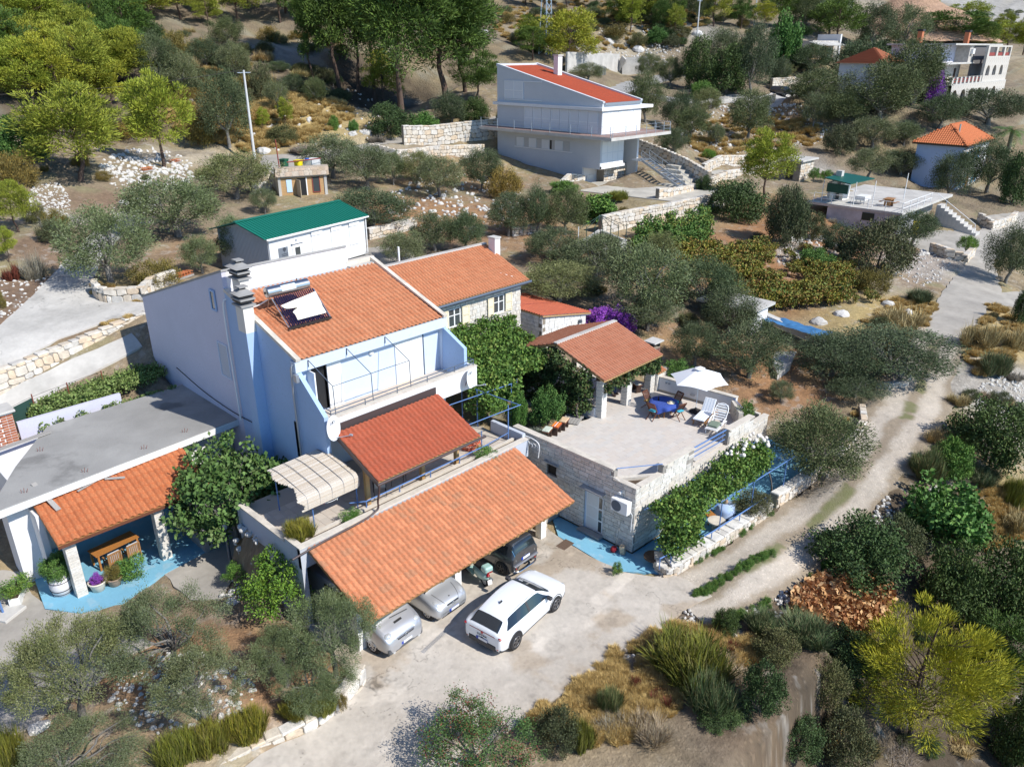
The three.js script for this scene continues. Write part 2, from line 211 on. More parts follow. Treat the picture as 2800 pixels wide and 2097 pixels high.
// where the ray through a place of the photograph meets the land
function at(px,py){const d=rayOf(px,py);let t0=8,t=8;const over=(s)=>EYE.y+d.y*s-tps(EYE.x+d.x*s,EYE.z+d.z*s);while(t<600&&over(t)>0){t0=t;t*=1.04;}for(let i=0;i<22;i++){const m=(t0+t)/2;if(over(m)>0)t0=m;else t=m;}const x=EYE.x+d.x*t,z=EYE.z+d.z*t;return new V3(x,H(x,z),z);}
function sheet(name,poly,off,mat,o={}){
const bb=[Math.min(...poly.map((p)=>p[0])),Math.max(...poly.map((p)=>p[0])),Math.min(...poly.map((p)=>p[1])),Math.max(...poly.map((p)=>p[1]))];
SHEETS.push({poly,bb,name});return{name,poly,off,mat,...o};
}
function sheetMesh(s){// the polygon laid on the land with a real edge of 6 cm or more
const tri=THREE.ShapeUtils.triangulateShape(s.poly.map((p)=>new THREE.Vector2(...p)),[]);let T=tri.map((t)=>t.map((i)=>s.poly[i]));const mx=s.step??0.9;
const mid=(a,b)=>[(a[0]+b[0])/2,(a[1]+b[1])/2],L=(a,b)=>Math.hypot(a[0]-b[0],a[1]-b[1]);
for(let it=0;it<16;it++){let any=false;const N=[];for(const[a,b,c]of T){const l=[L(a,b),L(b,c),L(c,a)],m=Math.max(...l);if(m<=mx){N.push([a,b,c]);continue;}any=true;if(l[0]===m){const q=mid(a,b);N.push([a,q,c],[q,b,c]);}else if(l[1]===m){const q=mid(b,c);N.push([a,b,q],[a,q,c]);}else{const q=mid(c,a);N.push([a,b,q],[q,b,c]);}}T=N;if(!any)break;}
const yv=(p)=>baseH(p[0],p[1])+s.off,pos=[],uv=[];for(const[a,b,c]of T){const area=(b[0]-a[0])*(c[1]-a[1])-(c[0]-a[0])*(b[1]-a[1]);for(const p of area>0?[a,c,b]:[a,b,c]){pos.push(p[0],yv(p),p[1]);uv.push(p[0],p[1]);}}
const n=s.poly.length;for(let i=0;i<n;i++){const a=s.poly[i],b=s.poly[(i+1)%n],k=Math.max(1,Math.ceil(L(a,b)/0.8));for(let j=0;j<k;j++){const p=[lerp(a[0],b[0],j/k),lerp(a[1],b[1],j/k)],q=[lerp(a[0],b[0],(j+1)/k),lerp(a[1],b[1],(j+1)/k)];const yp=yv(p),yq=yv(q);for(const[w,y]of[[p,yp],[q,yq],[q,yq-0.25],[p,yp],[q,yq-0.25],[p,yp-0.25]]){pos.push(w[0],y,w[1]);uv.push(w[0]+y,w[1]);}}}
const g=new THREE.BufferGeometry();g.setAttribute('position',new THREE.Float32BufferAttribute(pos,3));g.setAttribute('uv',new THREE.Float32BufferAttribute(uv,2));const w=mergeVertices(g,1e-4);w.computeVertexNormals();return struct(s.name,w,s.mat);
}
const px2=(l,y)=>l.map(([a,b])=>{const p=y===undefined?atBase(a,b):P(a,b,y);return[p.x,p.z];});
function atBase(px,py){return at(px,py);}
function jag(poly,amp,seed){const r=rng(seed),o=[];for(let i=0;i<poly.length;i++){const a=poly[i],b=poly[(i+1)%poly.length],L=Math.hypot(b[0]-a[0],b[1]-a[1]),k=Math.max(1,Math.round(L/0.7));for(let j=0;j<k;j++){const t=j/k,w=j?amp:amp*0.3;o.push([lerp(a[0],b[0],t)+(r()-0.5)*w,lerp(a[1],b[1],t)+(r()-0.5)*w]);}}return o;}
// ---- paved places
function paveTex(w,sx,sz,ox,oz,f){// one big unrepeated texture in metres
const t=fnTex(w,w,(u,v)=>f(ox+u*sx,oz+v*sz),true);t.wrapS=t.wrapT=THREE.ClampToEdgeWrapping;t.repeat.set(1/sx,1/sz);t.offset.set(-ox/sx,-oz/sz);return t;}
const crack=(x,z,s,sc)=>{const a=fbm(x*sc+fbm(x*2,z*2,s+3,3)*0.5,z*sc+fbm(x*2+9,z*2,s+5,3)*0.5,s,3);return 1-sstep(0.0,0.006,Math.abs(a-0.5));};
const driveTex=paveTex(1024,44,34,-30,-9,(x,z)=>{
const a=fbm(x*0.35,z*0.35,1,5),b=fbm(x*1.6,z*1.6,2,4),g=fbm(x*9,z*9,3,2),w=sstep(0.62,0.78,fbm(x*0.55+20,z*1.1,12,4)),st=sstep(0.6,0.72,fbm(x*0.5-7,z*0.5+3,40,5)),c=crack(x,z,30,0.35)*0.35;
let k=0.86+0.34*(a-0.5)+0.22*(b-0.5)+0.16*(g-0.5)+0.2*w-0.28*st*b-c;
k-=0.10*sstep(0.55,0.75,fbm(x*4,z*4,17,4));const brown=st*0.12+(1-a)*0.07;
return[0.55*k,0.505*k*(1-brown*0.6),0.45*k*(1-brown*1.3)];
});
M.drive=std([1,1,1],0.95,{map:driveTex,bumpMap:rep(grainTex,0.8),bumpScale:0.012});
const rampTex=paveTex(1024,40,40,-42,-58,(x,z)=>{const a=fbm(x*0.3,z*0.5,71,5),b=fbm(x*1.4,z*1.9,72,4),g=fbm(x*8,z*8,73,2),c=crack(x,z,74,0.3)*0.35,st=sstep(0.58,0.72,fbm(x*0.8,z*0.5,77,4));const k=0.9+0.4*(a-0.5)+0.25*(b-0.5)+0.14*(g-0.5)-c-0.22*st;return[0.52*k,0.50*k,0.47*k];});
M.ramp=std([1,1,1],0.95,{map:rampTex,bumpMap:rep(grainTex,0.8),bumpScale:0.012});
const blueTex=fnTex(512,512,(u,v)=>{const a=tfbm(u,v,4,51,6),b=tfbm(u,v,32,52,3),w=sstep(0.62,0.74,tfbm(u,v,10,57,4));const k=0.93+0.2*(a-0.5)+0.1*(b-0.5);return[lerp(0.19,0.33,w*0.5)*k,lerp(0.44,0.5,w*0.5)*k,lerp(0.60,0.6,w*0.5)*k];},true);
M.blueFloor=std([1,1,1],0.8,{map:rep(blueTex,0.22),bumpMap:rep(grainTex,1),bumpScale:0.004});
const S_ALL=[];
S_ALL.push(sheet('concrete_drive',jag([...px2([[1525,1469],[1640,1537],[1704,1566],[1790,1580],[1833,1572],[1881,1591],[1947,1632],[1868,1672],[1811,1721],[1672,1793],[1583,1872],[1504,1922],[1416,1976],[1330,2040],[1250,2110],[1120,2260],[480,2330],[720,2100],[874,2006],[999,1868]],0),[-13.2,-2.4],[-12.6,-8.0],[-0.6,-8.0],[-0.5,-6.2]],0.12,4),0.05,M.drive));
S_ALL.push(sheet('blue_patio_floor',[[0.02,-4.9],[0.02,0.0],[11.4,0.5],[11.6,-3],[13.4,-3.6],...px2([[2262,1296],[2240,1303],[2125,1383],[2060,1418],[1860,1535],[1811,1569],[1704,1565],[1640,1537],[1606,1516],[1527,1468]],0)],0.035,M.blueFloor));
S_ALL.push(sheet('concrete_ramp',jag(px2([[-60,930],[0,888],[88,809],[136,758],[174,711],[202,695],[285,606],[348,571],[405,530],[440,548],[361,615],[270,720],[248,800],[258,812],[400,828],[402,850],[300,872],[160,926],[60,981],[-60,1028]]),0.1,9),0.02,M.ramp,{step:1.2}));
S_ALL.push(sheet('concrete_yard',jag(px2([[-80,1560],[60,1560],[70,1600],[130,1660],[190,1640],[330,1700],[420,1760],[330,1800],[262,1870],[150,1930],[90,1985],[-80,2050]]),0.15,12),0.02,M.concrete));
S_ALL.push(sheet('blue_porch_floor',[[-19.2,-17.4],[-12.7,-17.4],[-12.2,-13.6],[-15.5,-13.2],[-17.3,-12.6],[-18.7,-13.1],[-19.6,-14.4]],0.06,M.blueFloor));
S_ALL.push(sheet('garden_path',jag(px2([[420,1545],[520,1500],[600,1430],[700,1440],[720,1500],[640,1580],[600,1640],[520,1640]]),0.15,15),0.02,M.concrete));
S_ALL.push(sheet('narrow_path',jag([[-19,-27.3],[-13,-28.0],[-9.7,-28.1],[-9.7,-26.9],[-13.5,-26.7],[-19,-26.0]],0.08,16),0.03,M.concreteLight));
S_ALL.push(sheet('bar_yard',jag(px2([[2480,668],[2560,700],[2628,702],[2640,720],[2600,770],[2560,830],[2530,900],[2548,930],[2640,920],[2690,870],[2700,835],[2790,840],[2900,860],[2900,790],[2740,800],[2720,720],[2790,640],[2900,600],[2900,560],[2700,590],[2680,635],[2560,630],[2440,640]]),0.2,18),0.02,M.concrete,{step:1.5}));
S_ALL.push(sheet('hut_road',jag(px2([[700,470],[720,425],[840,420],[960,400],[1100,372],[1230,345],[1364,316],[1364,334],[1240,366],[1105,396],[960,426],[860,450],[860,478]]),0.2,20),0.03,M.concrete,{step:1.5}));
S_ALL.push(sheet('gravel_lot',jag(px2([[1655,243],[1700,225],[1790,206],[1850,200],[1840,216],[1760,240],[1810,262],[1860,270],[1850,285],[1760,262],[1700,262]]),0.3,22),0.05,M.concreteGrey,{step:2}));
S_ALL.push(sheet('hill_road',jag(px2([[1810,262],[1900,268],[2000,258],[2090,262],[2130,240],[2180,240],[2200,262],[2140,282],[2100,300],[2000,280],[1900,290]]),0.3,24),0.05,M.concreteLight,{step:2}));
S_ALL.push(sheet('shed_yard',jag([[9.2,-34],[12.5,-33.6],[13.5,-31.5],[11,-28.5],[5,-26.6],[0,-27.5],[0.4,-29.6],[9,-31.3]],0.2,25),0.03,M.concrete,{step:1.2}));
// the gravel road, wheel tracks and a weedy crown
const ROAD=[[1860,1640],[1945,1602],[2050,1545],[2160,1475],[2260,1385],[2345,1300],[2420,1210],[2478,1125],[2520,1040],[2552,960],[2568,905]].map(([a,b])=>at(a,b));
const roadCurve=new THREE.CatmullRomCurve3(ROAD.map((p)=>new V3(p.x,0,p.z)));
const roadPts=Array.from({length:121},(_,i)=>roadCurve.getPoint(i/120)),roadTan=roadPts.map((_,i)=>roadCurve.getTangent(i/120));
const roadTex=paveTex(1024,50,50,-2,-42,(x,z)=>{
let bd=1e9,bi=0;for(let i=0;i<121;i++){const q=(x-roadPts[i].x)**2+(z-roadPts[i].z)**2;if(q<bd){bd=q;bi=i;}}
const t=roadTan[bi],lat=(x-roadPts[bi].x)*-t.z+(z-roadPts[bi].z)*t.x+(fbm(x*0.5,z*0.5,88,2)-0.5)*0.7,a=fbm(x*0.6,z*0.6,81,5),b=fbm(x*3,z*3,82,4),g=hash2(Math.floor(x*18),Math.floor(z*18),83),e=Math.abs(Math.abs(lat)-0.85);
const worn=1-sstep(0.25,0.75,e+(b-0.5)*0.5),grass=sstep(0.5,0.62,fbm(x*0.8,z*0.8,85,3))*sstep(0.5,0.15,Math.abs(lat))*(0.4+0.6*b),k=0.86+0.28*(a-0.5)+0.3*(b-0.5)+(g>0.94?0.22:g<0.06?-0.14:0);
const c=[lerp(0.33,0.56,worn)*k,lerp(0.27,0.495,worn)*k,lerp(0.20,0.42,worn)*k];return[lerp(c[0],0.13,grass),lerp(c[1],0.15,grass),lerp(c[2],0.05,grass)];
});
M.gravel=std([1,1,1],1,{map:roadTex,bumpMap:rep(grainTex,1.2),bumpScale:0.03});
{
const L=[],Rr=[],N=60,r=rng(5);
for(let i=0;i<=N;i++){const t=i/N,p=roadCurve.getPoint(t),d=roadCurve.getTangent(t),n=new V3(-d.z,0,d.x),w=lerp(1.75,1.65,t)+(t>0.55&&t<0.8?0.5:0);L.push([p.x+n.x*(w+(r()-0.5)*0.3),p.z+n.z*(w+(r()-0.5)*0.3)]);Rr.push([p.x-n.x*(w+(r()-0.5)*0.3),p.z-n.z*(w+(r()-0.5)*0.3)]);}
S_ALL.push(sheet('gravel_road',[...L,...Rr.reverse()],0.015,M.gravel,{step:0.8}));
}
// ---------------------------------------------------------------- ground: colour patches [px, py, radius m, colour name, strength]
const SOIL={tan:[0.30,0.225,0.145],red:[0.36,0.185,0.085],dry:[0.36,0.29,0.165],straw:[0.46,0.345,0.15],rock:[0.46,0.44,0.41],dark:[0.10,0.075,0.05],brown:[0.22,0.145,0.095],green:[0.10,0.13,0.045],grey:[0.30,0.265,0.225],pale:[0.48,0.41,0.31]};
const PATCH=[];
for(const[px,py,r,c,s]of[
[450,1900,4.5,'red',0.9],[650,1980,4,'pale',0.5],[850,1830,3,'red',0.8],[250,2050,3,'tan',0.9],[640,1600,2.5,'tan',0.8],
[2250,640,12,'red',1],[1950,700,9,'red',0.9],[2100,760,7,'red',0.7],[1500,640,8,'red',0.5],[1150,590,8,'red',0.75],[1250,480,8,'red',0.5],[1000,610,5,'red',0.6],[1480,580,8,'red',0.5],[2080,1040,4,'red',0.75],[2150,1000,4,'red',0.6],[1900,940,4,'red',0.5],
[50,880,4,'brown',1],[100,780,4,'brown',1],[170,680,4,'brown',0.9],[300,560,4,'brown',0.9],[150,600,2.5,'rock',0.8],[360,590,3,'pale',0.6],[470,700,5,'tan',0.9],[560,680,4,'red',0.35],[370,770,2.5,'straw',0.6],
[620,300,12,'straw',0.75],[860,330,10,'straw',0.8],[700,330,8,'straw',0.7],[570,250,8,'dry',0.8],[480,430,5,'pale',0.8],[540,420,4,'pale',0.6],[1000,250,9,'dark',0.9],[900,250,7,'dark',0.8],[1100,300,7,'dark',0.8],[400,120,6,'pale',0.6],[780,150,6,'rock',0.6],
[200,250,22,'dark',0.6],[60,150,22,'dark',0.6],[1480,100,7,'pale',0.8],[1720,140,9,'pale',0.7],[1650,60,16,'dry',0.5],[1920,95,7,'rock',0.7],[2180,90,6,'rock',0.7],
[2480,40,30,'pale',1],[2760,50,70,'rock',1],[2000,390,9,'tan',0.9],[2060,350,8,'red',0.4],[2130,400,8,'tan',0.8],[2200,450,5,'rock',0.7],[2200,690,4,'rock',0.7],[2520,720,5,'rock',0.7],[2360,760,4,'rock',0.4],[1640,600,6,'dry',0.8],[1830,580,6,'dry',0.8],[1000,415,6,'pale',0.6],[1700,480,5,'tan',0.6],
[2480,900,6,'straw',0.6],[2700,900,6,'straw',0.8],[2440,870,5,'straw',0.7],[2750,1090,5,'rock',0.7],[2700,1400,5,'straw',0.7],[2650,1480,4,'pale',0.6],[2560,1330,4,'tan',0.6],[2370,1210,3,'tan',0.6],[2110,1440,2.0,'brown',0.5],
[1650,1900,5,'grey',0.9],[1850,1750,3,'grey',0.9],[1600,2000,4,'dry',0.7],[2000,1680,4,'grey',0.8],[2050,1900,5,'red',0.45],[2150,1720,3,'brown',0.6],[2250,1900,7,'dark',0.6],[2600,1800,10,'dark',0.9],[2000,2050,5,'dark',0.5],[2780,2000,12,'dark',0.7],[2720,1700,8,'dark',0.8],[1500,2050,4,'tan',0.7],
]){const p=at(px,py);PATCH.push([p.x,p.z,r,SOIL[c],s]);}
PATCH.push([3,-8.5,3,SOIL.tan,1],[3,-10,2.5,SOIL.green,0.4]);
function soil(x,z,fine){
const n1=fbm(x*0.12,z*0.12,91,4),n2=fbm(x*0.6,z*0.6,92,4),n3=fine?fbm(x*4,z*4,93,3):0.5,n4=fine?hash2(Math.floor(x*14),Math.floor(z*14),94):0.5;
let c=[0.29,0.225,0.15];const mix=(q,t)=>{c=[lerp(c[0],q[0],t),lerp(c[1],q[1],t),lerp(c[2],q[2],t)];};
mix(SOIL.straw,0.35*sstep(0.45,0.7,n1));mix(SOIL.green,0.35*sstep(0.5,0.7,n2));
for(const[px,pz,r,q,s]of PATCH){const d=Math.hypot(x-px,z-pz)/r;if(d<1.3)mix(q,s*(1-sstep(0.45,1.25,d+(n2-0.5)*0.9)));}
const st=sstep(0.6,0.72,fine?fbm(x*2.3,z*2.3,95,3):n2);mix(SOIL.rock,0.55*st*n3*sstep(0.4,0.6,n1+0.12));
const k=0.72+0.55*(n2-0.3)+0.4*(n3-0.5)+(n4>0.93?0.3:0)+(n4<0.08?-0.15:0);return[c[0]*k,c[1]*k,c[2]*k];
}
{
const X0=-42,X1=78,Z0=-78,Z1=30,nx=270,nz=243;
const gmap=paveTex(2048,X1-X0,Z1-Z0,X0,Z0,(x,z)=>soil(x,z,true));
M.ground=std([1,1,1],1,{map:gmap,bumpMap:rep(grainTex,0.9),bumpScale:0.05});
const grid=(xs,zs,skip,col)=>{
const pos=[],uv=[],c=[],idx=[],w=xs.length;
for(const z of zs)for(const x of xs){pos.push(x,H(x,z,true),z);uv.push(x,z);if(col)c.push(...soil(x,z,false));}
for(let j=0;j+1<zs.length;j++)for(let i=0;i+1<w;i++){const mx=(xs[i]+xs[i+1])/2,mz=(zs[j]+zs[j+1])/2;if(skip&&mx>X0&&mx<X1&&mz>Z0&&mz<Z1)continue;const a=j*w+i;idx.push(a,a+w,a+1,a+1,a+w,a+w+1);}
const g=new THREE.BufferGeometry();g.setAttribute('position',new THREE.Float32BufferAttribute(pos,3));g.setAttribute('uv',new THREE.Float32BufferAttribute(uv,2));if(col)g.setAttribute('color',new THREE.Float32BufferAttribute(c,3));g.setIndex(idx);g.computeVertexNormals();return g;
};
const lin=(a,b,n)=>Array.from({length:n+1},(_,i)=>lerp(a,b,i/n)),out=(a,s,q,n)=>{const o=[];let x=a;for(let i=0;i<n;i++){x+=s;s*=q;o.push(x);}return o;};
struct('ground',grid(lin(X0,X1,nx),lin(Z0,Z1,nz)),M.ground);
M.hill=std([1,1,1],1,{vertexColors:true,map:rep(mottleTex,0.15),bumpMap:rep(grainTex,0.3),bumpScale:0.2});
const xs=[...out(X0,-2,1.1,34).reverse(),...lin(X0,X1,nx),...out(X1,2,1.055,52)],zs=[...out(Z0,-2,1.06,46).reverse(),...lin(Z0,Z1,nz),...out(Z1,2,1.12,34)];
struct('hillside',grid(xs,zs,true,true),M.hill);
for(const s of S_ALL)sheetMesh(s);
}
// ---------------------------------------------------------------- stones, tiles
// a stone: polygon [[u,v]..] on the plane o + u*U + v*V, standing d proud along N, its front drawn in by b
function stone(o,U,V,N,poly,d,b,r){
const n=poly.length;let cu=0,cv=0;for(const p of poly){cu+=p[0]/n;cv+=p[1]/n;}
const size=Math.max(...poly.map((p)=>Math.hypot(p[0]-cu,p[1]-cv))),k=1-Math.min(0.3,b/size),ou=r()*7,ov=r()*7;
const bk=poly.map((p)=>[p[0],p[1],-0.03]),md=poly.map((p)=>[p[0],p[1],d*0.6]),fr=poly.map((p)=>[lerp(cu,p[0],k),lerp(cv,p[1],k),d*(0.92+0.16*r())]),pos=[],uv=[];
const put=(q)=>{const p=o.clone().addScaledVector(U,q[0]).addScaledVector(V,q[1]).addScaledVector(N,q[2]);pos.push(p.x,p.y,p.z);uv.push(q[0]+ou,q[1]+ov+q[2]);};
for(let i=0;i<n;i++){const j=(i+1)%n;for(const q of[bk[i],bk[j],md[j],bk[i],md[j],md[i],md[i],md[j],fr[j],md[i],fr[j],fr[i]])put(q);}
const c=[cu,cv,d*1.05];for(let i=0;i<n;i++){put(fr[i]);put(fr[(i+1)%n]);put(c);}
const g=new THREE.BufferGeometry();g.setAttribute('position',new THREE.Float32BufferAttribute(pos,3));g.setAttribute('uv',new THREE.Float32BufferAttribute(uv,2));g.computeVertexNormals();return g;
}
function placeStones(parent,list,mats,max,name='stone'){// list: {g, c (centre)}
list.sort((a,b)=>a.c.distanceTo(EYE)-b.c.distanceTo(EYE));const r=rng(list.length+3);
const rest=mats.map(()=>[]);
list.forEach((s,i)=>{const k=Math.floor(r()*mats.length);if(i<max)mesh(name,s.g,mats[k],parent);else rest[k].push(s.g);});
rest.forEach((l,k)=>{if(l.length){const o=mesh(name+'_field',l,mats[k],parent);o.userData.kind='stuff';}});
}
const holeHit=(holes,u0,v0,u1,v1)=>holes.some((h)=>u1>h[0]+0.01&&u0<h[2]-0.01&&v1>h[1]+0.01&&v0<h[3]-0.01);
// squared facing stones of mixed size with open joints
function ashlar(parent,o,U,W,top,o2={}){
const{holes=[],rows=[0.17,0.25],wid=[0.28,0.62],gap=0.016,d=0.035,max=300,mats=ASHLAR,seed=1,bottom=()=>0,split=0.3}=o2,r=rng(seed),u=new V3(...U).normalize(),N=new V3().crossVectors(u,UP),O=new V3(...o),L=[];
const topMax=Math.max(...Array.from({length:21},(_,i)=>top(W*i/20)));
const put=(a,b,c,e)=>{// clip to the top line and cut round openings
if(c-a<0.05||e-b<0.04)return;const m=(a+c)/2;if(b<bottom(m)-0.01)b=bottom(m);const tl=top(a+0.01),tr=top(c-0.01);if(b>Math.min(tl,tr)-0.04)return;
for(const h of holes){if(c>h[0]+0.01&&a<h[2]-0.01&&e>h[1]+0.01&&b<h[3]-0.01){if(a<h[0]-0.06)put(a,b,h[0],e);if(c>h[2]+0.06)put(h[2],b,c,e);if(b<h[1]-0.05)put(Math.max(a,h[0]),b,Math.min(c,h[2]),h[1]);if(e>h[3]+0.05)put(Math.max(a,h[0]),h[3],Math.min(c,h[2]),e);return;}}
const g2=gap/2,poly=[[a+g2,b+g2],[c-g2,b+g2],[c-g2,Math.min(e,tr)-g2],[a+g2,Math.min(e,tl)-g2]];
L.push({g:stone(O,u,UP,N,poly,d*(0.75+0.5*r()),0.012,r),c:O.clone().addScaledVector(u,m).addScaledVector(UP,(b+e)/2)});
};
for(let v=0;v<topMax;){const h=rr(rows[0],rows[1],r);let x=-rr(0,wid[0],r);while(x<W){const w=rr(wid[0],wid[1],r),a=Math.max(0,x),c=Math.min(W,x+w);if(h>rows[0]*1.15&&r()<split){const s=v+h*rr(0.4,0.6,r);put(a,v,c,s);put(a,s,c,v+h);}else put(a,v,c,v+h);x+=w;}v+=h;}
placeStones(parent,L,mats,max);
}
// roughly coursed rubble of uneven polygons
function rubble(parent,o,U,W,top,o2={}){
const{bottom=()=>0,cell=[0.42,0.3],gap=0.03,d=0.06,max=300,mats=RUBBLE,seed=2,N:NN,holes=[]}=o2,r=rng(seed),u=new V3(...U).normalize(),N=NN??new V3().crossVectors(u,UP),V=o2.V??UP,O=o2.path?null:new V3(...o),L=[];
const topMax=Math.max(...Array.from({length:21},(_,i)=>top(W*i/20))),botMin=Math.min(...Array.from({length:21},(_,i)=>bottom(W*i/20)));
const rowY=[botMin];while(rowY[rowY.length-1]<topMax)rowY.push(rowY[rowY.length-1]+cell[1]*rr(0.7,1.35,r));
const wav=(i,x)=>rowY[i]+(i===0?0:(fbm(x*1.1+i*7.3,i*3.1,seed,2)-0.5)*cell[1]*0.7);
for(let j=0;j+1<rowY.length;j++){let x=-rr(0,cell[0],r);while(x<W){const w=cell[0]*rr(0.5,1.6,r),a=Math.max(x,0),c=Math.min(W,x+w);x+=w;if(c-a<0.08)continue;const m=(a+c)/2;const lo=(q)=>Math.max(wav(j,q),bottom(q)),hi=(q)=>Math.min(wav(j+1,q),top(q));if(hi(m)-lo(m)<0.07)continue;if(holeHit(holes,a,lo(m),c,hi(m)))continue;
const ja=(r()-0.5)*0.12,jc=(r()-0.5)*0.12,g2=gap/2,A=a+g2,C=c-g2,h0=lo(a)+g2,h1=lo(c)+g2,t0=hi(a)-g2,t1=hi(c)-g2;if(t0-h0<0.04||t1-h1<0.04)continue;
const cut=(p)=>p*rr(0.08,0.3,r);const w_=C-A,k=[[A+cut(w_),h0],[C-cut(w_),h1],[C+(x<W?jc*0.3:0),h1+cut(t1-h1)],[C,t1-cut(t1-h1)],[C-cut(w_),t1],[A+cut(w_),t0],[A,t0-cut(t0-h0)],[A+ja*0.3,h0+cut(t0-h0)]];
let oo=O,uu=u,nn=N,kk=k;if(o2.path){const q=o2.path(m);oo=q.o;uu=q.u;nn=q.n;kk=k.map((p)=>[p[0]-m,p[1]]);}
L.push({g:stone(oo,uu,V,nn,kk,d*rr(0.6,1.3,r),cell[1]*0.1,r),c:oo.clone().addScaledVector(uu,o2.path?0:m).addScaledVector(V,(lo(m)+hi(m))/2)});}}
placeStones(parent,L,mats,max);
}
// a free rubble wall along points [x, z, bottom, top]: a core, facing stones on the side the list turns its left to, capping stones
function stoneWall(name,label,pts,th,o={}){
const t=thing(name,label,'wall',[pts[0][0],pts[0][2],pts[0][1]]);const seg=[0];for(let i=1;i<pts.length;i++)seg.push(seg[i-1]+Math.hypot(pts[i][0]-pts[i-1][0],pts[i][1]-pts[i-1][1]));const W=seg[seg.length-1];
const loc=(s)=>{let i=0;while(i<pts.length-2&&s>seg[i+1])i++;const k=clamp((s-seg[i])/(seg[i+1]-seg[i])),a=pts[i],b=pts[i+1],L=seg[i+1]-seg[i];return{x:lerp(a[0],b[0],k),z:lerp(a[1],b[1],k),b:lerp(a[2],b[2],k),t:lerp(a[3],b[3],k),u:new V3((b[0]-a[0])/L,0,(b[1]-a[1])/L)};};
const n=(u)=>new V3().crossVectors(u,UP),pos=[],N=Math.max(2,Math.ceil(W/0.4)),bat=o.batter??0;
const ring=(s)=>{const q=loc(s),m=n(q.u);return[[q.x+m.x*bat,q.b-0.4,q.z+m.z*bat],[q.x,q.t-0.03,q.z],[q.x-m.x*th,q.t-0.03,q.z-m.z*th],[q.x-m.x*th,q.b-0.6,q.z-m.z*th]];};
for(let i=0;i<N;i++){const A=ring(W*i/N),B=ring(W*(i+1)/N);for(let k=0;k<3;k++){const f=[A[k],B[k],B[k+1],A[k],B[k+1],A[k+1]];for(const p of f)pos.push(...p);}}
for(const[q,f]of[[ring(0),1],[ring(W),-1]])for(const p of f>0?[q[0],q[1],q[2],q[0],q[2],q[3]]:[q[0],q[2],q[1],q[0],q[3],q[2]])pos.push(...p);
const g=new THREE.BufferGeometry();g.setAttribute('position',new THREE.Float32BufferAttribute(pos,3));g.setAttribute('uv',new THREE.Float32BufferAttribute(new Float32Array(pos.length/3*2),2));g.computeVertexNormals();
const core=wpart('core',g,o.core??M.mortar,t);const Vb=(q)=>new V3(-n(q.u).x*bat,Math.max(0.3,q.t-q.b),-n(q.u).z*bat).normalize();
rubble(core,null,[1,0,0],W,(s)=>loc(s).t-loc(s).b,{...o,path:(s)=>{const q=loc(s),m=n(q.u);return{o:new V3(q.x+m.x*bat,q.b,q.z+m.z*bat),u:q.u,n:m};},V:bat?Vb(loc(W/2)):UP});
if(o.cap!==false){const r=rng((o.seed??1)+5),L=[];let s=0;while(s<W-0.1){const w=Math.min(rr(0.35,0.8,r),W-s),q=loc(s+w/2),m=n(q.u),O=new V3(q.x-m.x*th,q.t-0.05,q.z-m.z*th),poly=[[-w/2+0.02,0.0],[w/2-0.02,0.01],[w/2-0.01,th*rr(0.95,1.05,r)+0.05],[-w/2+0.015,th*rr(0.95,1.05,r)+0.05]];L.push({g:stone(O,q.u,m,UP,poly,0.05+0.04*r(),0.03,r),c:O});s+=w;}placeStones(core,L,o.capMats??o.mats??RUBBLE,120,'cap_stone');}
return t;
}
// pantile: barrel and pan across u (width w), lower end at v = 0, length l along v
function tileShape(w,l,seg=8,front=true,hgt=0.06){
const prof=[];for(let i=0;i<=seg;i++){const s=i/seg;prof.push([s*w,s<0.66?hgt*Math.sin(Math.PI*s/0.66):-0.012*Math.sin(Math.PI*(s-0.66)/0.34)]);}
const pos=[],uv=[],put=(p,v,z)=>{pos.push(p[0],v,p[1]+z);uv.push(p[0]*1.7,v);},lift=0.032,L=l*1.12;
for(let i=0;i<seg;i++){const a=prof[i],b=prof[i+1];put(a,0,lift);put(b,0,lift);put(b,L,0);put(a,0,lift);put(b,L,0);put(a,L,0);if(front){put(a,0,lift-0.03);put(b,0,lift-0.03);put(b,0,lift);put(a,0,lift-0.03);put(b,0,lift);put(a,0,lift);}}
const g=new THREE.BufferGeometry();g.setAttribute('position',new THREE.Float32BufferAttribute(pos,3));g.setAttribute('uv',new THREE.Float32BufferAttribute(uv,2));g.computeVertexNormals();return g;
}
const clayField=std([1,1,1],0.82,{vertexColors:true,map:rep(mottleTex,3),bumpMap:rep(grainTex,4),bumpScale:0.002});
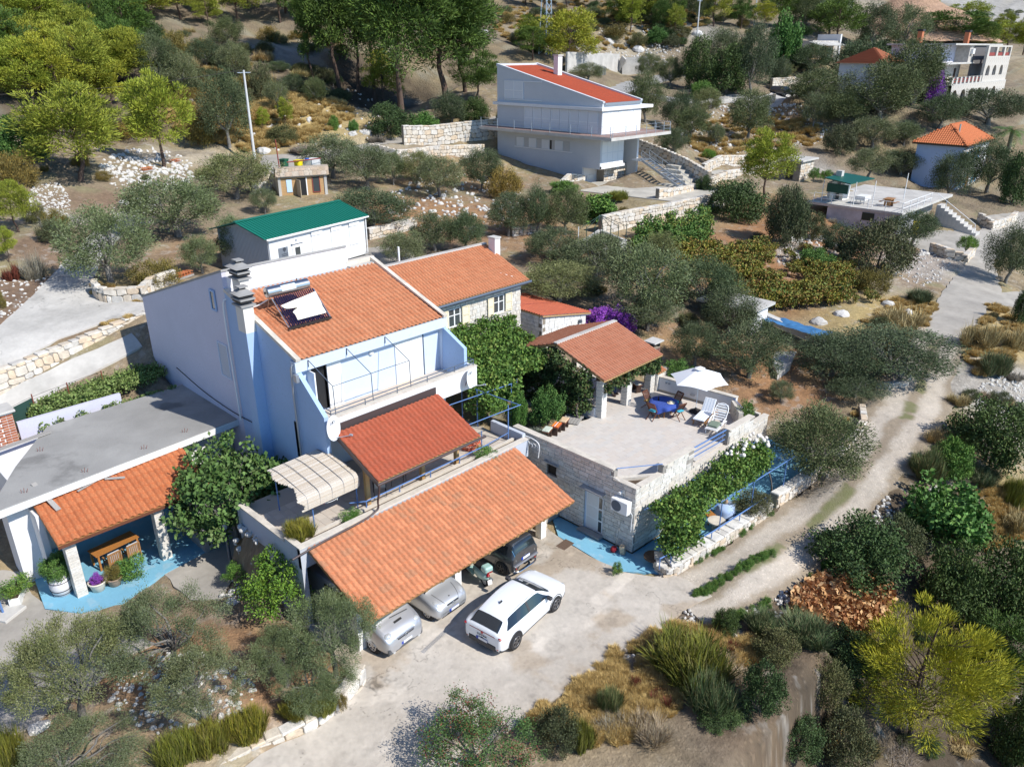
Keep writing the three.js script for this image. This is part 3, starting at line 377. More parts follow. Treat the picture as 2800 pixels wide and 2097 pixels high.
function tiledSlope(root,A,U,LU,V,LV,o={}){
const{w=0.22,l=0.38,mats=CLAY_ORANGE,max=300,deck=M.woodHoney,seed=3,th=0.08,name='roof',keep=()=>true,seg=8,hgt=0.06}=o,r=rng(seed),a=new V3(...A),u=new V3(...U).normalize(),v=new V3(...V).normalize(),n=new V3().crossVectors(u,v).normalize(),nu=Math.round(LU/w),nv=Math.round(LV/l),W=LU/nu,L=LV/nv;
const c=(s,t)=>a.clone().addScaledVector(u,s).addScaledVector(v,t).addScaledVector(n,-0.02).toArray();const poly=o.poly;let deckGeo;
if(poly){const sh=new THREE.Shape(poly.map((p)=>new THREE.Vector2(...p)));deckGeo=new THREE.ExtrudeGeometry(sh,{depth:th,bevelEnabled:false});deckGeo.translate(0,0,-th-0.02);deckGeo.applyMatrix4(new THREE.Matrix4().makeBasis(u,v,n));deckGeo.translate(...A);}else deckGeo=quadSlab(c(0,0),c(LU,0),c(LU,LV),c(0,LV),th);
const roof=wpart(name,deckGeo,deck,root),T=tileShape(W,L,seg,true,hgt),list=[];
for(let j=0;j<nv;j++)for(let i=0;i<nu;i++){if(!keep((i+0.5)*W,(j+0.5)*L))continue;const p=a.clone().addScaledVector(u,i*W).addScaledVector(v,j*L).addScaledVector(n,0.012+0.006*r());const m=new THREE.Matrix4().makeBasis(u,v,n).multiply(new THREE.Matrix4().makeRotationFromEuler(new THREE.Euler((r()-0.5)*0.012,(r()-0.5)*0.02,(r()-0.5)*0.014)));m.setPosition(p);const q=fbm(i*0.35,j*0.5,seed+60,2)<0.5?r()*0.7:r();list.push({m,d:p.distanceTo(EYE),k:Math.floor(q*mats.length*0.999)});}
list.sort((x,y)=>x.d-y.d);const far=[];
list.forEach((t,i)=>{if(i<max){const o=mesh('tile',T,mats[t.k],roof);t.m.decompose(o.position,o.quaternion,o.scale);}else far.push(t);});
if(far.length){const P0=T.attributes.position,N0=T.attributes.normal,U0=T.attributes.uv,k=P0.count,pos=new Float32Array(far.length*k*3),nor=new Float32Array(far.length*k*3),uv=new Float32Array(far.length*k*2),col=new Float32Array(far.length*k*3),q=new V3();far.forEach((t,i)=>{const cc=mats[t.k].color;for(let j=0;j<k;j++){const o=(i*k+j)*3;q.fromBufferAttribute(P0,j).applyMatrix4(t.m).toArray(pos,o);q.fromBufferAttribute(N0,j).transformDirection(t.m).toArray(nor,o);uv[(i*k+j)*2]=U0.getX(j)+i*0.37;uv[(i*k+j)*2+1]=U0.getY(j);col[o]=cc.r;col[o+1]=cc.g;col[o+2]=cc.b;}});const g=new THREE.BufferGeometry();g.setAttribute('position',new THREE.BufferAttribute(pos,3));g.setAttribute('normal',new THREE.BufferAttribute(nor,3));g.setAttribute('uv',new THREE.BufferAttribute(uv,2));g.setAttribute('color',new THREE.BufferAttribute(col,3));const f=mesh('tile_field',g,clayField,roof);f.userData.kind='stuff';}
return roof;
}
function ridgeCaps(roof,A,B,mats,r=0.11,step=0.38,bed=true){const a=new V3(...A),b=new V3(...B),L=a.distanceTo(b),n=Math.round(L/step),d=b.clone().sub(a).normalize(),R=rng(9);for(let i=0;i<n;i++){const g=new THREE.CylinderGeometry(r*0.92,r,L/n*1.08,10,1,true,-Math.PI/2,Math.PI);g.rotateX(Math.PI/2);const s=d.clone(),x=new V3().crossVectors(UP,s).normalize(),y=new V3().crossVectors(s,x);g.applyMatrix4(new THREE.Matrix4().makeBasis(x,y,s));const c=a.clone().addScaledVector(d,(i+0.5)*L/n);g.translate(c.x,c.y-0.01+0.004*(i%2),c.z);mesh('ridge_tile',g,mats[Math.floor(R()*mats.length)],roof);}if(bed)mesh('ridge_mortar',beam([a.x,a.y-0.02,a.z],[b.x,b.y-0.02,b.z],r*2.2,0.07),M.concreteLight,roof);}
// window or door: frame, glass and sill in an opening; local u from o, z = outwards
function frameIn(root,name,o,U,w,h,opt={}){
const{fw=0.06,mull=1,trans=0,dep=0.05,fmat=M.white,pane=M.pane,inset=0.1,sill}=opt,u=new V3(...U).normalize(),N=new V3().crossVectors(u,UP),B=new THREE.Matrix4().makeBasis(u,UP,N),gl=[];
const add=(x0,y0,x1,y1,z0=-inset,z1=-inset+dep)=>gl.push(boxC(x0,y0,z0,x1,y1,z1));
add(0,0,fw,h);add(w-fw,0,w,h);add(fw,0,w-fw,fw);add(fw,h-fw,w-fw,h);
for(let i=1;i<mull+0;i++)add(w*i/mull-fw*0.55,fw,w*i/mull+fw*0.55,h-fw);if(trans)add(fw,h*trans-0.02,w-fw,h*trans+0.02,-inset+0.005,-inset+dep-0.004);
const fg=merge(gl).applyMatrix4(B).translate(...o),f=wpart(name,fg,fmat,root);const pg=boxC(fw,fw,-inset+0.01,w-fw,h-fw,-inset+0.02).applyMatrix4(B).translate(...o);mesh('pane',pg,pane,f);
if(sill)mesh('sill',boxC(-0.06,-0.06,-0.1,w+0.06,0,0.06).applyMatrix4(B).translate(...o),sill,f);return f;
}
// louvred shutter leaf standing off a wall
function shutter(root,o,U,w,h,m,n=9){const u=new V3(...U).normalize(),N=new V3().crossVectors(u,UP),B=new THREE.Matrix4().makeBasis(u,UP,N),g=[boxC(0,0,0,0.06,h,0.04),boxC(w-0.06,0,0,w,h,0.04),boxC(0.06,0,0,w-0.06,0.07,0.04),boxC(0.06,h-0.07,0,w-0.06,h,0.04),boxC(0.06,h/2-0.035,0,w-0.06,h/2+0.035,0.04)];const s=wpart('shutter',merge(g).applyMatrix4(B).translate(...o),m,root);for(let i=0;i<n;i++){const y=0.1+(h-0.2)*(i+0.5)/n;if(Math.abs(y-h/2)<0.04)continue;mesh('slat',box(w-0.12,(h-0.2)/n*0.95,0.012,w/2,y,0.02,0,-0.35).applyMatrix4(B).translate(...o),m,s);}return s;}
function pot(name,label,pos,r,h,m,group){const t=thing(name,label,'flower pot',pos,0,group);mesh('bowl',lathe([[0,0],[r*0.68,0],[r*0.95,h*0.85],[r*1.06,h*0.86],[r*1.06,h],[r*0.93,h],[r*0.9,h*0.86],[0,h*0.85]],18),m,t);mesh('soil',cyl(r*0.88,r*0.88,0.02,0,h*0.84,0,14),M.soil,t);return t;}
M.soil=std([0.09,0.06,0.04],1,{bumpMap:rep(grainTex,6),bumpScale:0.02});
// ---------------------------------------------------------------- the stone clad house with the roof terrace
const TH=2.5*Math.PI/180,UF=[Math.cos(TH),0,Math.sin(TH)],NF=new V3(-Math.sin(TH),0,Math.cos(TH)),uF=new V3(...UF);
const onFront=(s,y,off=0)=>uF.clone().multiplyScalar(s).addScaledVector(NF,off).setY(y).toArray();
const FLOOR=2.85;
{
const t=thing('terrace_house','pale stone clad house with a tiled roof terrace beside the gravel road','house',[5,0,-3]);
// left wall (facing -x), with a door and a small window; local u runs towards the camera from z = -7.4
const LT=(s)=>(s<6.15?3.72:3.27);
const lh=[[4.58,0.0,5.68,2.06],[2.24,2.0,2.82,2.62]];
const lw=wpart('left_wall',wallPanel([0.3,0,-7.4],[0,0,1],[[0,0],[7.4,0],[7.4,3.27],[6.15,3.27],[6.15,3.72],[0,3.72]],0.265,lh.map((h)=>rect(h[0],h[1]+0.02,h[2],h[3]))),M.joint,t);
ashlar(lw,[0.035,0.02,-7.4],[0,0,1],7.4,LT,{holes:lh,seed:31,max:300});
// front wall (facing +z)
const FT=(s)=>(s<1.9?3.27:s<4.3?3.68:s<7.2?2.72:s<9.5?3.6:3.2),W=10.95;
const fh=[[7.6,0,9.6,2.2],[1.9,0.9,3.1,2.1],[4.2,0.0,5.2,2.1]];
const fw=wpart('front_wall',wallPanel(onFront(0,0,-0.3),UF,[[0.002,0],[W,0],[W,3.2],[9.5,3.2],[9.5,3.6],[7.2,3.6],[7.2,2.72],[4.3,2.72],[4.3,3.68],[1.9,3.68],[1.9,3.27],[0.002,3.27]],0.265,fh.map((h)=>rect(h[0],h[1]+0.02,h[2],h[3]))),M.joint,t);
ashlar(fw,onFront(0.002,0.02,-0.035),UF,W,FT,{holes:fh,seed:37,max:300,rows:[0.17,0.25]});
const rw=wpart('right_wall',wallPanel(onFront(W,0,0).map((v,i)=>v-[0.3,0,0][i]),[-NF.x,0,-NF.z],rect(0,0,6.2,2.7),0.265),M.joint,t);
ashlar(rw,onFront(W,0.02,-0.02),[-NF.x,0,-NF.z],6.2,()=>2.7,{seed:41,max:60,mats:ASHLAR});
wpart('dark_inner_block',boxC(0.4,0,-7.2,10.3,2.6,-0.6),M.black,t);  // solid black core, paints the unlit rooms behind the openings
// terrace floor: a slab with separate tiles
const floorPoly=[[0.3,-6.75],[0.3,-1.35],[1.75,-0.2],[4.3,-0.08],[10.9,0.2],[10.9,-6.2],[10.2,-11.9],[5.1,-11.9],[5.1,-6.3],[3.4,-6.75]];
const slabM=wpart('terrace_slab',slab(floorPoly,FLOOR-0.28,FLOOR-0.005),M.coping,t);
const r=rng(77),TM=[[0.62,0.565,0.515],[0.595,0.545,0.50],[0.64,0.59,0.54],[0.61,0.57,0.53],[0.63,0.565,0.505]].map((c)=>std(c,0.6,{map:rep(plasterTex,1.6),bumpMap:rep(grainTex,2),bumpScale:0.002})),tl=[];
const ang=0.0,tw=0.62,td=0.31;for(let j=0;j<42;j++)for(let i=-1;i<19;i++){const x=0.3+i*tw+(j%2)*tw/2,z=-12+j*td;const cs=[[x,z],[x+tw,z],[x+tw,z+td],[x,z+td]];const q=cs.filter((c)=>inPoly(c[0],c[1],floorPoly)).length;if(!inPoly(x+tw/2,z+td/2,floorPoly))continue;const x0=Math.max(x,0.31),x1=Math.min(x+tw,z<-6.3?10.3:10.55);if(x1-x0<0.1)continue;if(q<4&&!(z>-1||x<0.35||x>4))continue;const g=box(x1-x0-0.008,0.02,td-0.008,(x0+x1)/2,FLOOR-0.008+r()*0.002,z+td/2);const uv=g.attributes.uv,a=r()*9,b=r()*9;for(let k=0;k<24;k++)uv.setXY(k,uv.getX(k)+a,uv.getY(k)+b);tl.push({g,c:new V3(x+tw/2,FLOOR,z)});}
placeStones(slabM,tl,TM,300,'floor_tile');
// copings
const cp=[boxC(-0.03,3.72,-7.4,0.33,3.77,-1.25),boxC(-0.03,3.27,-1.247,0.28,3.31,0.0)];
const fb=(s0,s1,y0,y1,d0=-0.33,d1=0.03)=>{const g=boxC(s0,y0,d0,s1,y1,d1);g.rotateY(-TH);return g;};
wpart('coping',[...cp,fb(0.3,1.897,3.27,3.31,-0.28),fb(1.9,4.3,3.68,3.73),fb(4.303,7.197,2.72,2.78,-0.9,0.05),fb(7.2,9.5,3.6,3.65),fb(9.503,10.98,3.2,3.24,-0.28)],M.coping,t);
// inside faces of the parapets, corner planters and their curbs
wpart('parapet_lining',[boxC(0.302,FLOOR-0.05,-6.9,0.325,3.71,-1.3),fb(1.9,4.3,FLOOR-0.05,3.675,-0.33,-0.302),fb(7.2,9.5,FLOOR-0.05,3.595,-0.33,-0.302)],M.plasterWhite,t);
wpart('planter_curb',[beam([0.2,3.1,-1.28],[1.85,3.1,0.0],0.22,0.36),beam([9.35,3.2,-0.25],[10.45,3.2,-1.3],0.24,0.9),beam([10.75,3.0,0.1],[10.75,3.0,-1.5],0.2,0.5)],M.coping,t);
wpart('planter_soil',[slab([[0.25,-1.1],[1.7,-0.1],[0.25,-0.1]],2.9,3.12),slab([[9.6,0.1],[10.7,0.15],[10.7,-1.2]],2.8,3.05)],M.soil,t);
// right parapet of the terrace, white inside
const bw=wpart('back_parapet',beam([10.45,3.23,-6.0],[10.85,3.23,-1.35],0.24,0.86),M.plasterWhite,t);mesh('coping',beam([10.45,3.69,-6.0],[10.85,3.69,-1.32],0.32,0.06),M.coping,bw);mesh('skirting',beam([10.32,FLOOR+0.04,-6.0],[10.715,FLOOR+0.04,-1.4],0.02,0.09),M.woodPale,bw);mesh('vent_grille',[beam([10.40,3.2,-3.9],[10.43,3.2,-3.62],0.06,0.1),beam([10.34,3.45,-5.5],[10.35,3.45,-5.4],0.06,0.08),beam([10.35,3.45,-5.3],[10.36,3.45,-5.2],0.06,0.08)],M.zinc,bw);
// railings
for(const g of[bar([0.14,3.78,-1.2],[1.95,3.74,-0.02],0.025),...[0.24,0.5,0.74].map((h)=>bar(onFront(4.3,FLOOR+h,-0.18),onFront(7.2,FLOOR+h,-0.18),h>0.7?0.035:0.024)),bar([9.75,3.7,-0.35],[10.6,3.7,-1.4],0.022)])wpart('rail',g,M.bluePaint,t);
// openings
const dz=-2.82;const door=wpart('door',boxC(0.10,0.06,dz+0.02,0.15,2.05,dz+1.08),M.white,t);
mesh('door_panel',[boxC(0.092,0.16,dz+0.12,0.105,0.68,dz+0.72),boxC(0.092,0.78,dz+0.12,0.105,1.3,dz+0.72),boxC(0.092,1.4,dz+0.12,0.105,1.95,dz+0.72)],M.whitePaint,door);mesh('pane',[boxC(0.088,0.16,dz+0.8,0.104,0.68,dz+0.98),boxC(0.088,0.78,dz+0.8,0.104,1.3,dz+0.98),boxC(0.088,1.4,dz+0.8,0.104,1.95,dz+0.98)],M.pane,door);mesh('handle',boxC(0.05,0.98,dz+0.98,0.09,1.02,dz+1.06),M.steel,door);mesh('door_frame',[boxC(0.06,0.02,dz,0.14,2.05,dz+0.05),boxC(0.06,0.02,dz+1.05,0.14,2.05,dz+1.1)],M.plasterBlue,door);
wpart('door_step',boxC(-0.35,0.03,dz-0.1,0.0,0.12,dz+1.2),M.concreteGrey,t);
wpart('door_ledge',boxC(-0.3,2.3,dz-0.1,0.02,2.36,dz+1.2),M.zinc,t);
wpart('window_ledge',boxC(-0.16,2.68,-5.3,0.02,2.73,-4.4),M.zinc,t);
wpart('window',boxC(0.12,2.0,-5.16,0.2,2.62,-4.58),M.black,t);
const fs=frameIn(t,'sliding_door',onFront(7.6,0.05),UF,2.0,2.15,{mull:3,fw:0.08,inset:0.14});
const cm=std([0.75,0.75,0.74],0.95,{side:THREE.DoubleSide});const cg=new THREE.PlaneGeometry(0.55,1.9,24,1);for(let i=0;i<cg.attributes.position.count;i++)cg.attributes.position.setZ(i,0.03*Math.sin(cg.attributes.position.getX(i)*60));cg.computeVertexNormals();cg.rotateY(-TH);cg.translate(...onFront(8.65,1.1,-0.18));mesh('curtain',cg,cm,fs);
frameIn(t,'window',onFront(1.9,0.92),UF,1.2,1.15,{mull:2,inset:0.14});frameIn(t,'glass_door',onFront(4.2,0.05),UF,1.0,2.03,{mull:1,inset:0.14});
// wall lamp and camera
wpart('camera',[box(0.16,0.09,0.09,-0.1,2.85,-0.75),bar([0.02,2.9,-0.75],[-0.06,2.87,-0.75],0.02)],M.white,t);
// air conditioner hung on the wall
const ac=thing('air_conditioner','white air conditioner outdoor unit hung on the shaded stone wall','air conditioner',[-0.02,2.0,-0.6]);
mesh('casing',rbox(0.34,0.62,0.9,-0.19,0.31,0,0.03),M.white,ac);mesh('fan_grille',[new THREE.TorusGeometry(0.25,0.012,6,24).rotateY(Math.PI/2).translate(-0.365,0.31,-0.14),new THREE.TorusGeometry(0.17,0.008,6,24).rotateY(Math.PI/2).translate(-0.365,0.31,-0.14),new THREE.TorusGeometry(0.09,0.008,6,24).rotateY(Math.PI/2).translate(-0.365,0.31,-0.14),new THREE.CylinderGeometry(0.24,0.24,0.01,24).rotateZ(Math.PI/2).translate(-0.361,0.31,-0.14)],M.greyMetal,ac);mesh('bracket',[boxC(-0.34,-0.04,-0.35,0,0,-0.31),boxC(-0.34,-0.04,0.31,0,0,0.35)],M.zinc,ac);mesh('hose',tube([[-0.1,0.1,0.45],[-0.06,0,0.52],[-0.04,-0.4,0.5],[-0.04,-0.9,0.5]],0.02,16),M.white,ac);
}
{// pavilion on the terrace
const t=thing('pavilion','open pavilion with a gabled tile roof on white stone pillars on the terrace','pavilion',[7.3,FLOOR,-8.8]);
const E0=5.22,Zf=-5.55,Zr=-8.9,RY=6.38,Zb=-12.25,x0=4.75,L=5.2,run=Zf-Zr,rise=RY-E0,LV=Math.hypot(run,rise);
const rf=tiledSlope(t,[x0,E0,Zf],[1,0,0],L,[0,rise,-run],LV,{mats:CLAY_PALE,w:0.2,l:0.33,seed:51,max:300});
tiledSlope(t,[x0+L,E0,Zb],[-1,0,0],L,[0,rise,run],LV,{mats:CLAY_PALE,w:0.2,l:0.33,seed:52,max:0});
ridgeCaps(rf,[x0,RY+0.06,Zr],[x0+L,RY+0.06,Zr],CLAY_PALE,0.12,0.36);
for(const x of[5.35,7.55,9.75])for(const z of[-6.15,-11.5]){const top=5.0;const p=wpart('pillar',boxC(x-0.19,FLOOR-0.01,z-0.19,x+0.19,top,z+0.19),M.joint,t);for(let j=0;j<11;j++){const y=FLOOR+j*(top-FLOOR)/11,h=(top-FLOOR)/11-0.012;mesh('stone',rbox(0.415+0.02*(j%2),h,0.42,x,y+h/2+0.006,z,0.015,0,0,0,1),ASHLAR[(j*3+Math.round(x))%3],p);}}
wpart('beam',[boxC(x0+0.2,5.0,-6.25,x0+L-0.2,5.18,-6.05),boxC(x0+0.2,5.0,-11.6,x0+L-0.2,5.18,-11.4),boxC(x0+0.3,6.15,-8.98,x0+L-0.3,6.3,-8.82)],M.woodDark,t);
for(let i=0;i<6;i++){const x=x0+0.3+i*(L-0.6)/5;wpart('rafter',[beam([x,E0-0.12,Zf-0.1],[x,RY-0.13,Zr],0.09,0.12),beam([x,E0-0.12,Zb+0.1],[x,RY-0.13,Zr-0.09],0.09,0.12)],M.woodDark,t);}
wpart('low_wall',[boxC(5.05,2.5,-8.3,5.25,FLOOR+0.5,-6.36)],M.plasterWhite,t);
// end wall of stone with its own few tiles, beside the last pillar
const e=thing('end_wall','short white stone wall capped with clay tiles beside the last pillar','wall',[10.6,FLOOR,-6.1]);
const wb=wpart('core',boxC(10.15,FLOOR-0.4,-6.3,12.0,4.0,-5.95),M.joint,e);ashlar(wb,[10.15,FLOOR,-5.95],[1,0,0],1.85,()=>1.15,{seed:61,mats:ASHLAR.slice(0,3),max:80});ashlar(wb,[10.15,FLOOR,-6.3],[0,0,1],0.35,()=>1.15,{seed:62,mats:ASHLAR.slice(0,3),max:30,wid:[0.35,0.4]});
tiledSlope(e,[10.05,3.98,-5.8],[1,0,0],0.8,[0,0.28,-0.9],0.94,{mats:CLAY_ORANGE,w:0.2,l:0.31,seed:63,max:40,th:0.05});
}
{// brick barbecue chimney behind the pavilion
const c=[11.15,2.4,-7.0],t=thing('brick_chimney','sooty red brick chimney with a concrete cap behind the pavilion roof','chimney',c);const core=mesh('core',box(0.66,2.6,0.5,0,1.3,0),M.mortar,t),r=rng(8);
const BR=[[0.22,0.10,0.075],[0.18,0.085,0.065],[0.26,0.12,0.09]].map((q)=>std(q,0.9,{map:rep(mottleTex,3)}));for(let j=0;j<34;j++)for(const[w,ax]of[[0.66,0],[0.5,1]]){const n=ax?2:3;for(let i=0;i<n;i++){const l=w/n,s=-w/2+l*(i+0.5),y=0.04+j*0.075;const g=ax?rbox(0.03,0.06,l-0.015,-0.335,y,s,0.006,0,0,0,1):rbox(l-0.015,0.06,0.03,s,y,0.255,0.006,0,0,0,1);if(j*5+i*3+ax<400)mesh('brick',g,BR[Math.floor(r()*3)],core);}}
for(const s of[-0.29,0.29])mesh('flue_side',box(0.08,0.3,0.46,s,2.75,0),M.black,t);mesh('cap',rbox(0.95,0.09,0.8,0,2.95,0,0.02),M.concreteLight,t);
}
// ---------------------------------------------------------------- main house: pale blue, tile roof, balcony
const rails=(root,list,m,r=0.02)=>{for(const[a,b,q]of list)wpart('rail',bar(a,b,q??r),m,root);};
const posts=(root,list,m,r=0.02)=>{for(const[a,b,q]of list)wpart('post',bar(a,b,q??r),m,root);};
{
const t=thing('main_house','tall pale blue house with tile roof and a long balcony, lilac rear part','house',[-5.4,3,-18]);
const XL=-9.5,XR=-1.35,Z0=-10.9,ZR=-16.1,E0=8.95,SL=0.33;
// side wall towards the left yard: blue in front, lilac behind
wpart('blue_wall',wallPanel([XL+0.2,0,ZR],[0,0,1],[[0,0.2],[ZR*-1+Z0,0.2],[-ZR+Z0,E0+0.05],[-ZR+Z0+0.3,E0+0.0],[-ZR+Z0+0.3,E0+0.12],[0,E0+0.15+SL*5.5]],0.2),M.plasterBlueDeep,t);
wpart('lilac_wall',wallPanel([XL+0.2,0,-26.0],[0,0,1],[[0,2],[9.9,2],[9.9,11.72],[0,8.45]],0.203),M.plasterLilac,t);
wpart('rear_body',[slab([[XL+0.2,-26],[XL+0.2,-16.3],[-3.0,-16.3],[-3.0,-26]],2,8.3)],M.plasterLilac,t);
wpart('raised_wall',wallPanel([XL+0.203,0,ZR-0.2],[1,0,0],rect(0,9,6.4,11.72),0.2),M.plasterWhite,t);
wpart('rear_roof',quadSlab([XL-0.02,8.5,-26.1],[XL-0.02,11.78,ZR+0.02],[-2.95,11.78,ZR+0.02],[-2.95,8.5,-26.1],0.1),M.concreteGrey,t);
wpart('rear_side_wall',wallPanel([-3.2,0,ZR-0.2],[0,0,-1],[[0,8],[9.7,8],[9.7,8.42],[0,11.66]],0.2),M.plasterWhite,t);
wpart('right_wall',wallPanel([XR-0.2,0,Z0],[0,0,-1],[[0,2.8],[5.4,2.8],[5.4,E0+0.1+SL*5.4],[-0.3,E0+0.1]],0.2),M.plasterBlue,t);
wpart('rear_wall',boxC(-3.0,3,-16.5,XR,10.9,-16.3),M.plasterWhite,t);
wpart('dark_inner_body',boxC(XL+0.25,2.8,-16,XR-0.25,8.6,Z0-0.42),M.black,t);  // black core, room darkness behind the openings put in as colour
// storey under the balcony and the balcony
wpart('lower_front',boxC(XL,2.6,Z0-0.4,XR,6.05,Z0-0.15),M.plasterGrey,t);
wpart('balcony_slab',boxC(XL+0.1,6.0,Z0-0.1,-1.15,6.25,-8.95),M.plasterBlue,t);
const bp=wpart('balcony_parapet',[boxC(XL+0.35,5.85,-8.95,-1.1,6.86,-8.75)],M.plasterWhite,t);mesh('coping',boxC(XL+0.33,6.86,-8.98,-1.08,6.91,-8.72),M.coping,bp);
wpart('balcony_end',boxC(-1.3,6.25,-9.85,-1.1,6.86,-8.955),M.plasterWhite,t);
const TMs=[[0.60,0.53,0.46],[0.57,0.50,0.43],[0.62,0.51,0.40]].map((c)=>std(c,0.6,{map:rep(plasterTex,2)}));for(let i=0;i<20;i++)for(let j=0;j<4;j++)wpart('floor_tile',boxC(-9.1+i*0.39,6.252,-10.85+j*0.475,-9.1+i*0.39+0.382,6.266,-10.85+j*0.475+0.467),TMs[i>4&&i<14&&j<2?2:(i*7+j*3)%2],t);
// front wall with openings
const op=[[0.65,0,2.32,2.15],[5.25,0,6.85,2.15]];
wpart('front_wall',wallPanel([XL+0.003,6.2,Z0-0.15],[1,0,0],rect(0,0,XR-XL-0.006,2.6),0.15,op.map((h)=>rect(...h))),M.plasterBlue,t);
wpart('fascia',boxC(XL-0.05,8.46,Z0+0.002,XR+0.05,E0-0.02,-10.55),M.plasterBlue,t);
const f1=wpart('balcony_door',[boxC(-8.83,6.24,-10.93,-8.68,8.33,-10.86)],M.white,t);
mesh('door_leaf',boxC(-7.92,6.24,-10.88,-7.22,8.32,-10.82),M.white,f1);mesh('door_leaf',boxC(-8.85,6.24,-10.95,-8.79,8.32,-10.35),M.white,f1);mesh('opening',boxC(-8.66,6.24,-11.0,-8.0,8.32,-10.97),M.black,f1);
for(const x of[-7.86,-7.57])for(const y of[6.34,7.36])mesh('door_panel',boxC(x,y,-10.815,x+0.25,y+0.88,-10.808),M.whitePaint,f1);
const f2=wpart('balcony_shutters',boxC(-4.25,6.24,-10.9,-2.65,8.35,-10.83),M.white,t);for(const x of[-4.2,-3.42])for(const y of[6.32,7.36])mesh('door_panel',boxC(x,y,-10.825,x+0.7,y+0.92,-10.815),M.whitePaint,f2);
wpart('downpipe',bar([-2.58,6.26,-10.84],[-2.58,8.4,-10.84],0.025),M.greyMetal,t);
wpart('wall_lamp',new THREE.SphereGeometry(0.13,14,10).scale(1,1,0.6).translate(-5.57,8.2,-10.86),M.whitePaint,t);
// wing walls at both ends of the balcony
const wing=[[0,6.05],[2.06,6.05],[2.06,7.0],[0.35,8.44],[0,8.44]];
wpart('wing_wall',wallPanel([-1.35,0,Z0+0.003],[0,0,1],[[0,6.05],[1.75,6.05],[1.75,7.75],[0.3,8.44],[0,8.44]],0.18),M.plasterBlueDeep,t);
wpart('wing_wall',wallPanel([XL+0.2,0,Z0+0.003],[0,0,1],wing,0.197),M.plasterBlueDeep,t);
wpart('lower_side_wall',wallPanel([XL+0.2,0,Z0+0.003],[0,0,1],[[0,2.0],[2.05,2.0],[2.05,6.05],[0,6.05]],0.194),M.plasterBlueDeep,t);
// balcony handrail and clothes frame
for(const y of[7.03,7.19])rails(t,[[[-9.15,y,-8.86],[-1.2,y,-8.86]],[[-9.15,y,-8.86],[-9.15,y,-9.35]],[[-1.2,y,-8.86],[-1.2,y,-9.7]]],M.greyMetal,0.022);
posts(t,[-9.15,-7.45,-5.75,-4.05,-2.4,-1.2].map((x)=>[[x,6.9,-8.86],[x,7.2,-8.86]]),M.greyMetal,0.02);
for(const x of[-8.95,-7.05,-5.0]){rails(t,[[[x,8.9,-10.53],[x,8.6,-10.53]],[[x,8.9,-10.53],[x+0.1,8.15,-9.0]]],M.greyMetal,0.018);posts(t,[[[x+0.1,8.15,-9.0],[x+0.1,6.9,-8.98]]],M.greyMetal,0.018);}
rails(t,[[[-8.85,8.15,-9.0],[-4.9,8.15,-9.0]]],M.greyMetal,0.016);
// roof
const LV=Math.hypot(5.15,5.15*SL);
const rf=tiledSlope(t,[XL+0.22,E0,-10.6],[1,0,0],XR-XL-0.44,[0,SL,-1],LV,{mats:CLAY_MAIN,w:0.24,l:0.36,seed:71,max:300,deck:M.concreteGrey});
for(const x of[XL-0.02,XR-0.2])wpart('verge',beam([x+0.11,E0+0.06,-10.5],[x+0.11,E0+0.06+SL*5.6,-16.1],0.22,0.14),M.coping,t);
wpart('roof_gutter',boxC(-9.1,10.45,-16.09,-1.55,10.66,-15.72),M.zinc,t);wpart('rear_parapet',boxC(-3.0,10.6,-16.3,-1.3,10.95,-16.08),M.coping,t);mesh('ridge_mortar',boxC(-2.96,10.66,-16.06,-1.5,10.72,-15.74),M.concreteLight,rf);
// chimneys
const chim=(x0,z0,x1,z1,yb,yt,low)=>{const c=wpart('chimney',boxC(x0,yb,z0,x1,yt,z1),M.plasterCream,t);const cx=(x0+x1)/2,cz=(z0+z1)/2,w=x1-x0,d=z1-z0;if(low)mesh('shaft',boxC(x0-0.004,low,z0-0.004,x1+0.001,yb,z1+0.004),M.plasterBlueDeep,c);for(const[y,k,m]of[[0.0,0.1,M.concreteLight],[0.17,0.06,M.black],[0.27,0.1,M.concreteLight],[0.41,0.06,M.black]])mesh('cap_ring',boxC(x0-k,yt+y,z0-k,x1+k,yt+y+(m===M.black?0.1:0.07),z1+k),m===M.black?M.black:M.concreteGrey,c);mesh('cap_cone',new THREE.CylinderGeometry(Math.min(w,d)*0.42,Math.hypot(w,d)*0.66,0.2,4).rotateY(Math.PI/4).scale(1,1,d/w*0.85).translate(cx,yt+0.6,cz),M.concreteGrey,c);mesh('cap_top',boxC(cx-w*0.42,yt+0.78,cz-d*0.3,cx+w*0.42,yt+0.83,cz+d*0.3),M.concreteGrey,c);mesh('cap_neck',boxC(cx-w*0.2,yt+0.68,cz-d*0.2,cx+w*0.2,yt+0.79,cz+d*0.2),M.black,c);};
chim(-9.98,-14.2,-9.5,-13.55,9.55,10.72,2.2);chim(-9.48,-15.2,-9.06,-14.5,9.5,11.6,0);
// windows of the side wall, pipes
frameIn(t,'side_window',[XL-0.06,9.65,-17.5],[0,0,1],0.5,1.0,{fmat:M.plasterBlueDeep,inset:0.03,fw:0.09});frameIn(t,'side_window',[XL-0.01,6.35,-17.6],[0,0,1],1.0,1.75,{fmat:M.plasterBlue,pane:M.plasterGrey,inset:0.02,fw:0.07});
wpart('downpipe',tube([[-9.2,10.5,-15.9],[-9.6,10.42,-16.05],[-9.62,10.2,-16.1],[-9.62,4.5,-16.1]],0.045,30),M.white,t);wpart('downpipe',tube([[-9.4,8.9,-10.7],[-9.62,8.75,-10.75],[-9.62,8.4,-10.8],[-9.62,4,-10.8]],0.045,24),M.zinc,t);wpart('meter_box',box(0.14,0.32,0.24,-9.62,8.3,-10.45),M.zinc,t);
